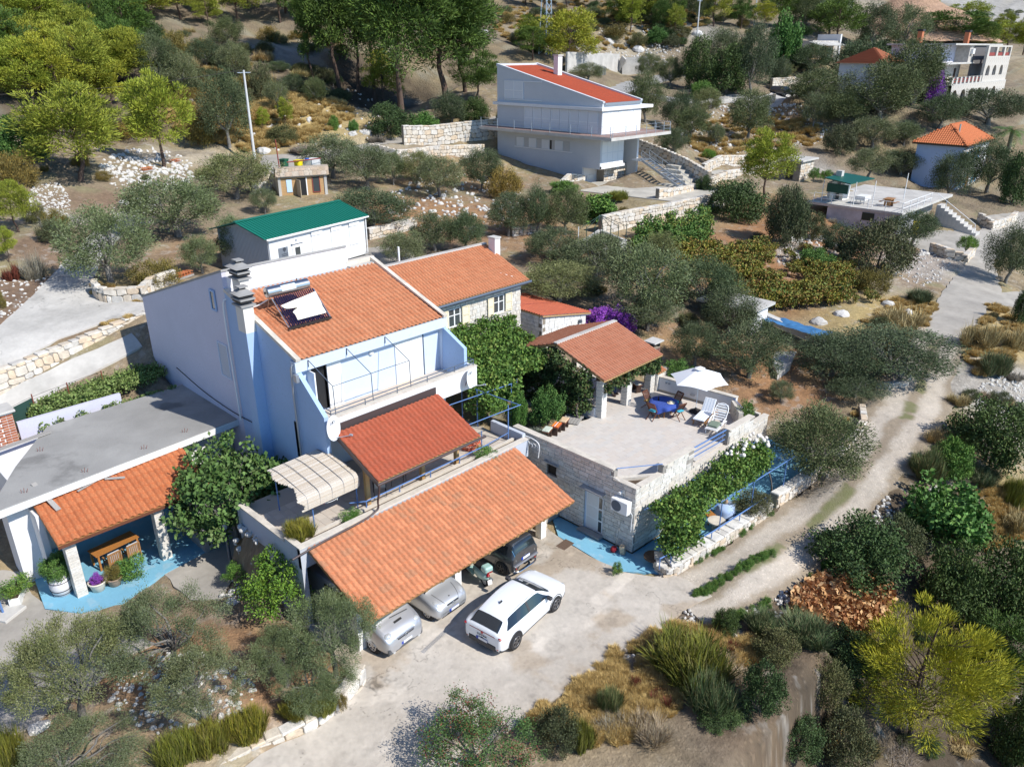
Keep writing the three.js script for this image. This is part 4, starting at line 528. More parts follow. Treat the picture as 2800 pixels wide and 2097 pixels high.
wpart('cable',tube([[-9.53,5.2,-23],[-9.54,4.75,-20],[-9.55,4.6,-17],[-9.54,4.7,-14.5]],0.02,24),M.black,t);
}
{// solar water heater on the roof
const t=thing('solar_heater','solar water heater with a steel tank and half covered tubes on the tile roof','solar heater',[-7.6,9.6,-13]);
const yr=(z)=>8.95+0.33*(-10.6-z)+0.06,TZ=-13.75,TY=11.05;wpart('tank',[bar([-8.72,TY,TZ],[-6.7,TY,TZ],0.245,28),new THREE.SphereGeometry(0.245,20,8,0,6.3,0,1.571).scale(1,0.25,1).rotateZ(Math.PI/2).translate(-8.72,TY,TZ)],M.steel,t);wpart('tank_end',bar([-8.8,TY,TZ],[-8.79,TY,TZ],0.06,12),M.black,t);wpart('tank_label',new THREE.CylinderGeometry(0.248,0.248,0.7,20,1,true,0.3,1.1).rotateZ(Math.PI/2).rotateX(0.35).translate(-7.75,TY,TZ),std([0.62,0.72,0.78],0.5),t);
const tubeM=std([0.02,0.025,0.09],0.15,{metalness:0.5});for(let i=0;i<20;i++){const x=-8.48+i*0.099;wpart('vacuum_tube',bar([x,TY-0.2,TZ+0.2],[x,yr(-12.42)+0.17,-12.42],0.03,8),tubeM,t);}
for(const x of[-8.58,-6.5]){wpart('frame_bar',beam([x,TY-0.25,TZ+0.15],[x,yr(-12.35)+0.08,-12.35],0.04,0.04),M.steel,t);wpart('leg',bar([x,TY-0.2,TZ-0.05],[x,yr(-14.1),-14.1],0.018),M.steel,t);wpart('brace',bar([x,TY-0.6,TZ+0.55],[x,yr(-13.5),-13.5],0.015),M.steel,t);}wpart('foot_rail',beam([-8.6,yr(-12.4)+0.12,-12.4],[-6.48,yr(-12.4)+0.12,-12.4],0.1,0.09),M.darkMetal,t);wpart('valve',bar([-7.2,TY+0.2,TZ],[-7.2,TY+0.36,TZ],0.018),M.darkMetal,t);
wpart('water_pipe',tube([[-8.6,yr(-13.9)+0.6,-13.9],[-8.9,yr(-14.2)+0.25,-14.2],[-9.1,yr(-14.4)+0.1,-14.4],[-9.45,10.45,-15.6]],0.03,24),M.white,t);
// cloth: a creased sheet tied over the lower tubes
const N=34,g=new THREE.PlaneGeometry(1,1,N,N),p=g.attributes.position,top=(s)=>new V3(-8.5+1.95*s,0,0);for(let i=0;i<p.count;i++){let u=p.getX(i)+0.5,v=p.getY(i)+0.5;const lx=lerp(-8.05,-8.42,sstep(0.35,1,v)),rx=lerp(-6.62,-6.55,v);let x=lerp(lx,rx,u);const s=lerp(0.12,lerp(0.68,0.86,u),v);const notch=Math.exp(-((u-0.05)**2)/0.012-((v-0.62)**2)/0.006);x+=notch*0.45;const z=lerp(-12.42,TZ+0.2,s),y=lerp(yr(-12.42)+0.17,TY-0.2,s);const w=0.03+0.02*Math.sin(u*9+v*5)*Math.sin(v*7)+0.05*Math.exp(-(((v-0.55-0.35*u)/0.04)**2))*(1-u)+0.02*(fbm(u*6,v*6,3)-0.5)+notch*0.1;p.setXYZ(i,x,y+w*0.7+0.02,z+w*0.7);}g.computeVertexNormals();wpart('cover_cloth',g,std([0.74,0.70,0.62],0.95,{side:THREE.DoubleSide}),t);
}
{// upper terrace in front of the house with its tile roof and planter wall
const t=thing('front_annex','front terrace with a red tile roof on wooden posts and a long planter wall','terrace',[-7,0,-8]);
const F=3.3;wpart('terrace_floor',boxC(-12.6,F-0.3,-10.9,-0.5,F,-6.65),M.tileFloor,t);
wpart('front_wall',boxC(-12.75,2.75,-6.25,-0.35,3.66,-6.05),M.plasterGrey,t);wpart('garage_rear_wall',boxC(-12.5,0,-8.4,-0.6,3.0,-8.2),M.plasterGrey,t);wpart('coping',boxC(-12.78,3.66,-6.3,-0.32,3.72,-6.0),M.coping,t);wpart('inner_curb',boxC(-12.5,F,-6.85,-0.5,3.56,-6.72),M.coping,t);wpart('planter_soil',boxC(-12.5,3.2,-6.72,-0.5,3.45,-6.25),M.soil,t);
wpart('left_wall',wallPanel([-12.55,0,-10.9],[0,0,1],[[0,0],[4.84,0],[4.84,3.66],[3.8,3.66],[3.8,3.5],[0,3.5]],0.2),M.plasterGrey,t);wpart('coping',boxC(-12.78,3.5,-10.9,-12.52,3.56,-7.11),M.coping,t);wpart('coping',boxC(-12.785,3.66,-7.1,-12.52,3.715,-6.305),M.coping,t);
wpart('right_wall',boxC(-0.55,0,-8.4,-0.35,3.9,-6.252),M.plasterGrey,t);
const TMs=[[0.60,0.53,0.46],[0.57,0.50,0.43],[0.54,0.48,0.42]].map((c)=>std(c,0.6,{map:rep(plasterTex,2)}));for(let i=0;i<30;i++)for(let j=0;j<7;j++)wpart('floor_tile',boxC(-12.45+i*0.39,F+0.001,-9.7+j*0.4,-12.45+i*0.39+0.38,F+0.013,-9.7+j*0.4+0.39),TMs[(i*7+j*5)%3],t);
// roof
const Ze=-5.8,Ye=5.12,Zt=-8.55,Yt=6.27,X0=-9.2,L=5.5;const rf=tiledSlope(t,[X0,Ye,Ze],[1,0,0],L,[0,Yt-Ye,Zt-Ze],Math.hypot(Yt-Ye,Zt-Ze),{mats:CLAY_RED,w:0.225,l:0.36,seed:81,max:300,hgt:0.05,deck:M.woodHoney});
wpart('flashing',boxC(X0,Yt-0.05,-8.74,X0+L,Yt+0.32,-8.7),M.brownMetal,t);wpart('gutter',[bar([X0-0.1,Ye-0.06,Ze+0.05],[X0+L+0.25,Ye-0.06,Ze+0.05],0.065,10)],M.brownMetal,t);wpart('downpipe',tube([[X0-0.02,Ye-0.08,Ze+0.05],[X0-0.02,Ye-0.3,Ze+0.03],[X0-0.02,4.2,-5.93],[X0-0.02,3.9,-5.95],[X0-0.35,3.76,-5.93],[-12.0,3.62,-5.9],[-13.2,3.55,-5.85]],0.045,60),M.brownMetal,t);
for(const x of[-8.85,-5.95,-3.95]){wpart('post',boxC(x-0.09,F,-7.25,x+0.09,5.4,-7.07),M.woodHoney,t);}wpart('beam',boxC(X0+0.1,5.4,-7.24,X0+L-0.1,5.52,-7.08),M.woodHoney,t);wpart('verge_board',beam([X0-0.03,Ye-0.1,Ze],[X0-0.03,Yt-0.1,Zt],0.04,0.18),M.brownMetal,t);
rails(t,[[[-9.2,3.85,-6.78],[-2.3,3.85,-6.78]]],M.bluePaint,0.03);posts(t,[-9.2,-7.5,-5.8,-4.1,-2.3].map((x)=>[[x,3.5,-6.78],[x,3.87,-6.78]]),M.bluePaint,0.025);rails(t,[[[-9.2,3.85,-6.78],[-9.75,3.85,-7.15]]],M.bluePaint,0.025);
posts(t,[[[-9.28,F,-7.3],[-9.28,5.0,-7.3]],[[-11.34,F,-7.3],[-11.34,4.98,-7.3]],[[-11.6,F,-9.5],[-11.6,5.2,-9.5]],[[-2.6,F,-6.9],[-2.6,4.6,-6.9]]],M.bluePaint,0.025);
// laundry pipes on the right end
posts(t,[[[-0.75,F,-7.0],[-0.75,5.25,-7.0]],[[-0.7,F,-10.3],[-0.7,5.3,-10.3]],[[1.1,F-0.4,-8.6],[1.1,5.3,-8.6]]],M.bluePaint,0.03);rails(t,[[[-3.7,5.15,-7.0],[-0.2,5.2,-6.7]],[[-3.6,5.3,-9.0],[1.2,5.3,-8.6]],[[-0.3,5.22,-6.75],[-0.6,5.3,-9.4]],[[-2.6,3.75,-6.9],[-0.75,3.8,-7.0]]],M.bluePaint,0.022);
// reed shade at the left end
const R=thing('reed_awning','bleached reed mat awning on blue posts at the left end of the front terrace','awning',[-11,F,-8.2]);const n=74,strawM=[[0.62,0.55,0.47],[0.56,0.48,0.39],[0.66,0.60,0.53]].map((c)=>std(c,0.95,{map:rep(woodTex,1,6)})),r=rng(6);
const crossS=[[-7.0,4.5],[-6.98,4.8],[-7.04,5.03],[-7.6,5.17],[-8.3,5.27],[-9.0,5.33],[-9.6,5.3]];const cv=new THREE.CatmullRomCurve3(crossS.map((p)=>new V3(0,p[1],p[0])));const mats=[[],[],[]];for(let i=0;i<n;i++){const p=cv.getPoint(i/n),x0=-11.95+0.12*Math.sin(i*0.2)+(r()-0.5)*0.08,x1=-9.35+(r()-0.5)*0.08;mats[Math.floor(r()*3)].push(bar([x0,p.y+(r()-0.5)*0.015-0.06*sstep(0,1,i/n),p.z],[x1,p.y+(r()-0.5)*0.015,p.z],0.03,5));}mats.forEach((g,k)=>{const o=wpart('reeds',g,strawM[k],R);o.userData.kind='stuff';});for(const x of[-11.7,-11.15,-10.6,-10.05,-9.55])wpart('binding',tube(crossS.slice(0).map((p)=>[x,p[1]+0.03-0.03*(x<-11.4?1:0),p[0]+0.02]),0.012,30,5),M.greyMetal,R);rails(R,[[[-11.8,4.95,-7.15],[-9.3,4.95,-7.2]],[[-11.8,5.2,-9.5],[-9.3,5.2,-9.5]]],M.bluePaint,0.02);
}
{// carport
const t=thing('carport','long carport with a faded orange tile roof over the parked vehicles','carport',[-6.8,0,-4]);const Ze=-2.38,Ye=2.2,Zt=-6.02,Yt=3.52,X0=-12.45,L=11.2;
tiledSlope(t,[X0,Ye,Ze],[1,0,0],L,[0,Yt-Ye,Zt-Ze],Math.hypot(Yt-Ye,Zt-Ze),{mats:CLAY_ORANGE,w:0.235,l:0.355,seed:91,max:300,deck:M.woodTeak});
for(const x of[-1.95,-7.2,-12.0])wpart('pillar',boxC(x-0.17,0,-3.9,x+0.17,2.55,-3.56),M.whitePaint,t);wpart('beam',boxC(X0+0.1,2.44,-3.82,X0+L-0.1,2.56,-3.64),M.woodTeak,t);for(let i=0;i<14;i++){const x=X0+0.25+i*(L-0.5)/13;wpart('rafter',beam([x,Ye-0.13,Ze-0.06],[x,Yt-0.13,Zt],0.1,0.14),M.woodHoney,t);}wpart('fascia',beam([X0,3.44,-6.03],[X0+L,3.44,-6.03],0.02,0.3),M.concreteGrey,t);
const sg=thing('yellow_cabinet','yellow cabinet with dark markings in the far end of the carport','cabinet',[-2.75,0,-4.5]);mesh('body',rbox(0.8,1.3,0.5,0,0.65,0,0.03),std([0.75,0.48,0.02],0.5),sg);mesh('marking',[boxC(-0.3,0.3,0.251,0.05,0.7,0.256),boxC(0.12,0.55,0.251,0.3,1.0,0.256)],std([0.16,0.08,0.02],0.6),sg);mesh('side_strip',boxC(0.3,0.0,0.252,0.4,1.4,0.29),std([0.85,0.6,0.02],0.4),sg);
// steps between the carport and the stone house
const s=thing('stone_steps','rough concrete steps between the carport pillar and the stone house','steps',[-0.7,0,-5]);for(let i=0;i<6;i++)wpart('step',boxC(-1.5,0,-4.3-i*0.42,-0.06,0.28+i*0.42,-4.72-i*0.42),M.concrete,s);const sw=wpart('side_wall',boxC(-1.62,0,-4.6,-1.32,0.95,-3.95),M.mortar,s);rubble(sw,[-1.62,0,-3.95],[1,0,0],0.3,()=>0.9,{cell:[0.2,0.18],max:20});rubble(sw,[-1.62,0,-4.6],[0,0,1],0.65,()=>0.9,{cell:[0.2,0.18],max:20});
const dr=thing('drain_grate','narrow steel drain grating set in the concrete drive','drain');const a=P(1155,1785,0.03),b=P(1245,1702,0.03),d=b.clone().sub(a),LL=d.length(),tw=Math.atan2(-d.z,d.x);dr.position.copy(a);dr.rotation.y=tw;mesh('frame',[boxC(0,0,-0.09,LL,0.022,-0.07),boxC(0,0,0.07,LL,0.022,0.09)].length?boxC(0,-0.02,-0.09,LL,0.012,0.09):null,M.black,dr);for(let i=0;i<40;i++)mesh('grate_bar',boxC(LL*i/40,0.012,-0.085,LL*(i+0.5)/40,0.024,0.085),M.zinc,dr);
const mc=thing('manhole_cover','square metal manhole cover in the drive beside the dark grey car','manhole',P(1518,1536,0.02).toArray(),0.1);mesh('plate',box(0.62,0.02,0.62,0,0.012,0),M.concrete,mc);for(const[x,z,w,d2]of[[0,0.33,0.7,0.025],[0,-0.33,0.7,0.025],[0.33,0,0.025,0.63],[-0.33,0,0.025,0.63]])mesh('rim',box(w,0.024,d2,x,0.012,z),M.darkMetal,mc);
const mt=thing('door_mat','brown door mat lying on the drive by the blue floor','mat',P(1545,1490,0.03).toArray(),0.05);mesh('mat',rbox(0.75,0.02,0.5,0,0.012,0,0.008),std([0.13,0.085,0.06],1,{bumpMap:rep(grainTex,8),bumpScale:0.01}),mt);
}
{// flat concrete roof with the tiled porch, left yard
const t=thing('flat_roof_house','low white house with a bare grey concrete roof and a tiled porch','house',[-14.5,0,-18]);
const poly=[[-20.6,-15.75],[-9.0,-16.75],[-9.52,-22.7],[-16.2,-22.4],[-18.4,-19.2],[-19.55,-17.2]];
const fl=wpart('roof_slab',slab(poly,3.98,4.3),M.roofConcrete,t);mesh('fascia',beam([-20.6,4.12,-15.72],[-9.0,4.12,-16.72],0.03,0.3),M.whitePaint,fl);for(const[x,z]of[[-16.6,-16.6],[-14,-16.9],[-12,-17.2],[-18.9,-16.6],[-17.3,-20.0]])for(let i=0;i<3;i++)mesh('rebar',bar([x+i*0.08,4.3,z+i*0.05],[x+i*0.11,4.46+0.05*(i%2),z+i*0.05],0.01,5),M.iron,fl);
wpart('wall',boxC(-18.9,0,-22.2,-9.6,3.98,-17.45),M.plasterWhite,t);wpart('end_pier',boxC(-19.62,0,-17.75,-18.62,3.98,-16.55),M.plasterWhite,t);wpart('porch_side_wall',boxC(-18.85,0,-17.45,-18.62,3.6,-15.6),M.plasterWhite,t);
const Ze=-13.78,Ye=3.02,Zt=-16.75,Yt=4.02,X0=-18.72,L=6.3;tiledSlope(t,[X0,Ye,Ze],[1,0,-0.0],L,[0,Yt-Ye,Zt-Ze],Math.hypot(Yt-Ye,Zt-Ze),{name:'porch_roof',mats:CLAY_BRIGHT,w:0.27,l:0.34,seed:101,max:300,hgt:0.065,deck:M.woodTeak});
for(const x of[-18.25,-14.75]){const p=wpart('pillar',boxC(x-0.19,0,-14.5,x+0.19,3.0,-14.12),M.joint,t);for(let j=0;j<11;j++)mesh('stone',rbox(0.415,0.262,0.42,x,0.06+j*0.272+0.1,-14.31,0.015,0,0,0,1),ASHLAR[j%3],p);}wpart('beam',boxC(X0+0.15,2.86,-14.4,X0+L,3.0,-14.22),M.woodTeak,t);for(let i=0;i<9;i++){const x=X0+0.2+i*(L-0.4)/8;wpart('rafter',beam([x,Ye-0.12,Ze-0.04],[x,Yt-0.12,Zt],0.08,0.12),M.woodTeak,t);}wpart('eave_board',boxC(X0,Ye-0.16,Ze-0.03,X0+L,Ye-0.03,Ze),M.woodRed,t);
wpart('rear_step',boxC(-13.4,0.1,-16.9,-9.8,0.75,-13.4),M.concreteGrey,t);
for(const[a,b,w,y,nm]of[[[330,1350],[150,1395],0.16,0,0]]){}
const pl=(label,A,B,w,m)=>{const q=thing('plank',label,'plank',A);mesh('board',beam([0,0,0],[B[0]-A[0],B[1]-A[1],B[2]-A[2]],w,0.035),m,q);};const ry=(z)=>Ye+(Ze-z)*(Yt-Ye)/(Ze-Zt)+0.13;pl('weathered plank sloping from the flat roof onto the porch tiles',[-18.35,4.36,-17.0],[-18.05,ry(-15.35),-15.35],0.2,M.woodGrey);pl('long thin plank lying askew on the porch tiles',[-17.1,ry(-15.95),-15.95],[-15.55,ry(-16.35),-16.35],0.1,M.woodGrey);pl('short plank lying on the porch tiles beside the longer one',[-15.95,ry(-16.1),-16.1],[-15.25,ry(-15.8),-15.8],0.14,M.woodGrey);
const gp=thing('grey_plank','long grey plank bridging from the brick stack to the flat roof','plank',[-16.3,4.36,-21.6]);mesh('board',beam([0,0,0],[-3.9,0.05,0.7],0.3,0.05),M.woodGrey,gp);
// brick stack at the left edge
const c=thing('brick_oven_stack','orange brick barbecue stack with white joints at the left edge','chimney',[-17.85,2.4,-23.3]),core=mesh('core',box(1.0,2.9,0.9,0,1.45,0),M.whitePaint,c),r=rng(18),BR=[[0.42,0.14,0.07],[0.36,0.115,0.055],[0.46,0.17,0.085]].map((q)=>std(q,0.9,{map:rep(mottleTex,3)}));for(let j=0;j<22;j++){const y=0.09+j*0.128;for(let i=0;i<4;i++)mesh('brick',rbox(0.235,0.095,0.05,-0.375+i*0.25+(j%2?0.05:-0.05)*(i%3===1?1:0),y,0.45,0.006,0,0,0,1),BR[Math.floor(r()*3)],core);for(let i=0;i<3;i++){mesh('brick',rbox(0.05,0.095,0.28,0.5,y,-0.3+i*0.3,0.006,0,0,0,1),BR[Math.floor(r()*3)],core);}}mesh('cap',rbox(1.3,0.12,1.2,0,2.98,0,0.03),M.concreteLight,c);mesh('black_gap',box(0.9,0.06,0.8,0,2.9,0),M.black,c);  // plain black slab between the stack and its cap
const lwl=thing('lilac_garden_wall','low lilac plastered wall behind the flat roof below the ivy','wall',[-16,2,-23.2]);mesh('body',[boxC(-1.2,0,-0.1,3.5,2.6,0.1)],M.plasterLilac,lwl);
}
{// stone house with shutters
const t=thing('stone_house','long stone house with cream shutters and a clay tile roof','house',[3.5,3,-18]);const Z0=-14.75,X0=-1.1,X1=8.25,E0=8.02,Zr=-18.1,RY=9.6;
const wins=[[2.47-X0,3.35,3.41-X0,4.45],[5.97-X0,3.35,6.88-X0,4.45]];
const fw=wpart('front_wall',wallPanel([X0,3,Z0-0.3],[1,0,0],rect(0,0,X1-X0,4.95),0.265,wins.map((h)=>rect(...h))),M.joint,t);ashlar(fw,[X0,3,Z0-0.035],[1,0,0],X1-X0,()=>4.95,{bottom:()=>0,holes:wins,seed:111,max:300,rows:[0.16,0.28],wid:[0.24,0.5],mats:ASHLAR});
const gw=wpart('gable_wall',wallPanel([X1-0.3,3,Z0-0.3],[0,0,-1],[[0,0],[6.4,0],[6.4,4.9],[3.2,6.45],[0,4.9]],0.3),M.mortar,t);ashlar(gw,[X1,3,Z0-0.3],[0,0,-1],6.4,(s)=>4.9+Math.min(s,6.4-s)*0.48,{seed:112,max:0});
wpart('dark_inner_body',boxC(X0,3,-21.3,X1-0.35,7.9,Z0-0.6),M.black,t);wpart('rear_wall',boxC(X0,3,-21.5,X1,7.95,-21.3),M.plasterWhite,t);wpart('left_gable',wallPanel([X0+0.3,3,-21.3],[0,0,1],[[0,0],[6.3,0],[6.3,4.9],[3.2,6.45],[0,4.9]],0.3),M.plasterWhite,t);  // the black body paints the dark interior behind the windows
for(const w of wins){frameIn(t,'window',[X0+w[0],3+w[1],Z0],[1,0,0],w[2]-w[0],w[3]-w[1],{mull:2,trans:0.62,fw:0.07,inset:0.12,sill:M.coping});}
M.cream=std([0.72,0.64,0.46],0.7);shutter(t,[X0+wins[0][2]+0.03,3+wins[0][1],Z0+0.01],[1,0,0.1],0.52,1.1,M.cream);shutter(t,[X0+wins[0][0]-0.56,3+wins[0][1],Z0+0.06],[1,0,-0.1],0.5,1.1,M.cream);shutter(t,[X0+wins[1][0]-0.56,3+wins[1][1],Z0+0.06],[1,0,-0.1],0.52,1.1,M.cream);shutter(t,[X0+wins[1][2]+0.03,3+wins[1][1],Z0+0.01],[1,0,0.1],0.5,1.1,M.cream);
const run=3.75,rise=RY-E0,LV=Math.hypot(run,rise);const rf=tiledSlope(t,[X0-0.1,E0,Zr+run],[1,0,0],X1-X0+0.4,[0,rise,-run],LV,{mats:CLAY_MAIN,w:0.215,l:0.34,seed:113,max:300});tiledSlope(t,[X1+0.3,E0,Zr-run],[-1,0,0],X1-X0+0.4,[0,rise,run],LV,{mats:CLAY_MAIN,w:0.22,l:0.36,seed:114,max:0,seg:5});ridgeCaps(rf,[X0-0.1,RY+0.06,Zr],[X1+0.3,RY+0.06,Zr],CLAY_MAIN,0.13,0.4);
wpart('gutter',bar([X0,E0-0.08,Zr+run+0.06],[X1+0.4,E0-0.08,Zr+run+0.06],0.08,10),M.greyMetal,t);wpart('fascia',boxC(X0,E0-0.22,Zr+run-0.12,X1+0.25,E0-0.1,Zr+run-0.02),M.greyMetal,t);
const ch=wpart('chimney',boxC(8.3,8.2,-17.55,8.75,10.1,-17.0),M.plasterWhite,t);mesh('cap',boxC(8.25,10.1,-17.6,8.8,10.18,-16.95),M.concreteLight,ch);wpart('vent_pipe',bar([2.2,9.4,-18.6],[2.2,10.4,-18.6],0.06,10),M.white,t);wpart('roof_cable',tube([[6.6,8.72,-16.2],[6.9,8.62,-15.8],[7.7,8.3,-14.9]],0.02,16),M.white,t);
}
{// white block extension with a low red roof
const t=thing('white_extension','white block extension with a low red tile roof beside the stone house','house',[11.4,3,-16]);const X0=9.2,X1=13.45,Z0=-13.84;const win=[[0.95,0.25,3.0,1.3]];
const fw=wpart('front_wall',wallPanel([X0,3,Z0-0.3],[1,0,0],[[0,0],[X1-X0,0],[X1-X0,1.9],[0,2.72]],0.265,win.map((h)=>rect(...h))),M.mortar,t);const WB=stoneset([[0.80,0.79,0.77],[0.78,0.77,0.74],[0.82,0.81,0.80]]);ashlar(fw,[X0,3,Z0-0.035],[1,0,0],X1-X0,(s)=>2.72-s*0.193,{holes:win,rows:[0.235,0.245],wid:[0.44,0.56],mats:WB,seed:121,split:0,max:160});
const lw=wpart('left_wall',wallPanel([X0+0.3,3,-16.5],[0,0,1],rect(0,0,2.66,2.72),0.265),M.mortar,t);ashlar(lw,[X0+0.035,3,-16.5],[0,0,1],2.66,()=>2.72,{rows:[0.235,0.245],wid:[0.44,0.56],mats:WB,seed:122,split:0,max:80});wpart('rear_body',boxC(X0+0.3,3,-19.5,X1,4.85,Z0-0.6),M.black,t);wpart('right_wall',boxC(X1-0.01,3,-19.5,X1+0.05,4.88,Z0-0.303),M.plasterWhite,t);  // the black rear body here is painted interior darkness behind the window
frameIn(t,'window',[X0+win[0][0],3+win[0][1],Z0],[1,0,0],2.05,1.05,{mull:3,fw:0.07,inset:0.1});const dx=X1+0.35-X0+0.1,dy=0.87;tiledSlope(t,[X1+0.35,4.92,Z0+0.15],[0,0,-1],6.0,[-dx,dy,0],Math.hypot(dx,dy),{mats:CLAY_RED,w:0.21,l:0.33,seed:123,max:200,hgt:0.045});wpart('verge_board',beam([X0-0.1,5.72,Z0+0.06],[X1+0.36,4.82,Z0+0.06],0.04,0.17),M.plasterBlue,t);wpart('wall_lamp',[box(0.18,0.2,0.16,12.75,4.55,Z0+0.12)],M.greyMetal,t);wpart('roof_strip',beam([9.3,5.78,-16.6],[13.2,5.06,-16.6],0.1,0.06),std([0.2,0.03,0.035],0.6),t);
}
// ---------------------------------------------------------------- buildings farther up the slope
const strip=(root,name,A,U,W,V,L,n,m,k=0.05)=>{// ribbed metal sheet laid on a slope
const u=new V3(...U).normalize(),v=new V3(...V).normalize(),nn=new V3().crossVectors(u,v).normalize(),B=new THREE.Matrix4().makeBasis(u,v,nn);const g=boxC(0,0,-0.05,W,L,0).applyMatrix4(B).translate(...A),p=wpart(name,g,m,root);for(let i=0;i<=n;i++)mesh('rib',boxC(W*i/n-0.035,0,0.001,W*i/n+0.035,L,k).applyMatrix4(B).translate(...A),m,p);return p;};
{// container shed with green roof
const t=thing('green_roof_shed','white cabin with a green ribbed metal roof behind the main house','cabin',[0.5,6.5,-30],10.5*Math.PI/180),U=[1,0,0],L=9.1,D=5.6,h=2.85;const wall=bumped([0.76,0.77,0.78],0.55,plasterTex,0.4,0.001),G=std([0.01,0.16,0.115],0.45);
// local axes: x along the front, -z away
const loc=(o)=>{o.position.set(0,0,0);return o;};mesh('front_wall',boxC(0.05,0,-0.3,L-0.1,h,-0.2),wall,t);const side=mesh('left_wall',boxC(0.05,0,-D+0.2,0.12,h+0.05,-0.3),std([0.45,0.46,0.48],0.5),t);for(let i=0;i<36;i++)mesh('rib',boxC(0.02,0,-D+0.25+i*0.143,0.052,h+0.4*(1-Math.abs(i-18)/18),-D+0.3+i*0.143),side.material,side);mesh('right_wall',boxC(L-0.2,0,-D+0.2,L-0.1,h,-0.3),wall,t);mesh('rear_wall',boxC(0.12,0,-D+0.2,L-0.2,h,-D+0.3),wall,t);mesh('base',boxC(0.1,-0.8,-D+0.3,L-0.15,0.0,-0.35),M.concreteGrey,t);
for(const x of[0.05,L-0.14]){const g=new THREE.Shape([new THREE.Vector2(-0.3,h),new THREE.Vector2(-D/2,h+0.68),new THREE.Vector2(-D+0.2,h)].map((p)=>p));const e=new THREE.ExtrudeGeometry(g,{depth:0.06,bevelEnabled:false});e.rotateY(-Math.PI/2);e.scale(1,1,1);e.translate(x+0.06,0,0);mesh('gable',e.applyMatrix4(new THREE.Matrix4().makeScale(1,1,1)),side.material,t);}
const run=D/2,rise=0.78,LV=Math.hypot(run,rise),B1=new THREE.Matrix4().makeBasis(new V3(1,0,0),new V3(0,rise/LV,-run/LV),new V3(0,run/LV,rise/LV)),B2=new THREE.Matrix4().makeBasis(new V3(-1,0,0),new V3(0,rise/LV,run/LV),new V3(0,run/LV,-rise/LV));for(const[B,o]of[[B1,[-0.45,h-0.02,0]],[B2,[L+0.1,h-0.02,-D]]]){const p=mesh('roof_sheet',boxC(0,0,0,L+0.55,LV,0.03).applyMatrix4(B).translate(...o),G,t);for(let i=0;i<=38;i++)mesh('rib',boxC((L+0.5)*i/38,0,0.03,(L+0.5)*i/38+0.06,LV,0.075).applyMatrix4(B).translate(...o),G,p);}mesh('ridge_cap',box(L+0.56,0.05,0.3,L/2-0.17,h+rise+0.06,-D/2),G,t);mesh('gutter',bar([-0.3,h-0.08,0.06],[L+0.1,h-0.08,0.06],0.06,8),M.white,t);mesh('downpipe',bar([L-0.08,0,-0.1],[L-0.08,h-0.1,-0.1],0.045,8),M.white,t);
for(const x of[3.7,5.55,7.35]){const s=mesh('roller_shutter',boxC(x,0.95,-0.2,x+0.95,2.45,-0.15),M.white,t);for(let i=0;i<12;i++)mesh('slat',boxC(x+0.03,0.98+i*0.118,-0.15,x+0.92,1.08+i*0.118,-0.142),M.white,s);mesh('shutter_box',boxC(x-0.03,2.32,-0.149,x+0.98,2.55,-0.08),M.white,s);}const d=mesh('door',boxC(1.95,0.0,-0.2,2.8,2.05,-0.15),M.white,t);mesh('pane',boxC(2.15,1.1,-0.15,2.6,1.8,-0.144),M.pane,d);mesh('door_canopy',boxC(1.85,2.1,-0.2,2.9,2.14,-0.02),M.white,t);mesh('wall_lamp',new THREE.SphereGeometry(0.09,10,8).translate(2.35,2.35,-0.1),M.white,t);
const sgn=mesh('wall_sign',boxC(0.75,1.15,-0.2,1.55,2.0,-0.17),std([1,1,1],0.6,{map:canvasTex(128,136,(c,w,hh)=>{c.fillStyle='#6f7680';c.fillRect(0,0,w,hh);c.fillStyle='#3c424c';c.beginPath();c.arc(w/2,40,18,0,7);c.fill();c.fillRect(w/2-3,20,6,50);c.font='bold 26px serif';c.textAlign='center';for(let i=0;i<3;i++)c.fillRect(30+i*4,78+i*15,70-i*9,7);})}),t);
}
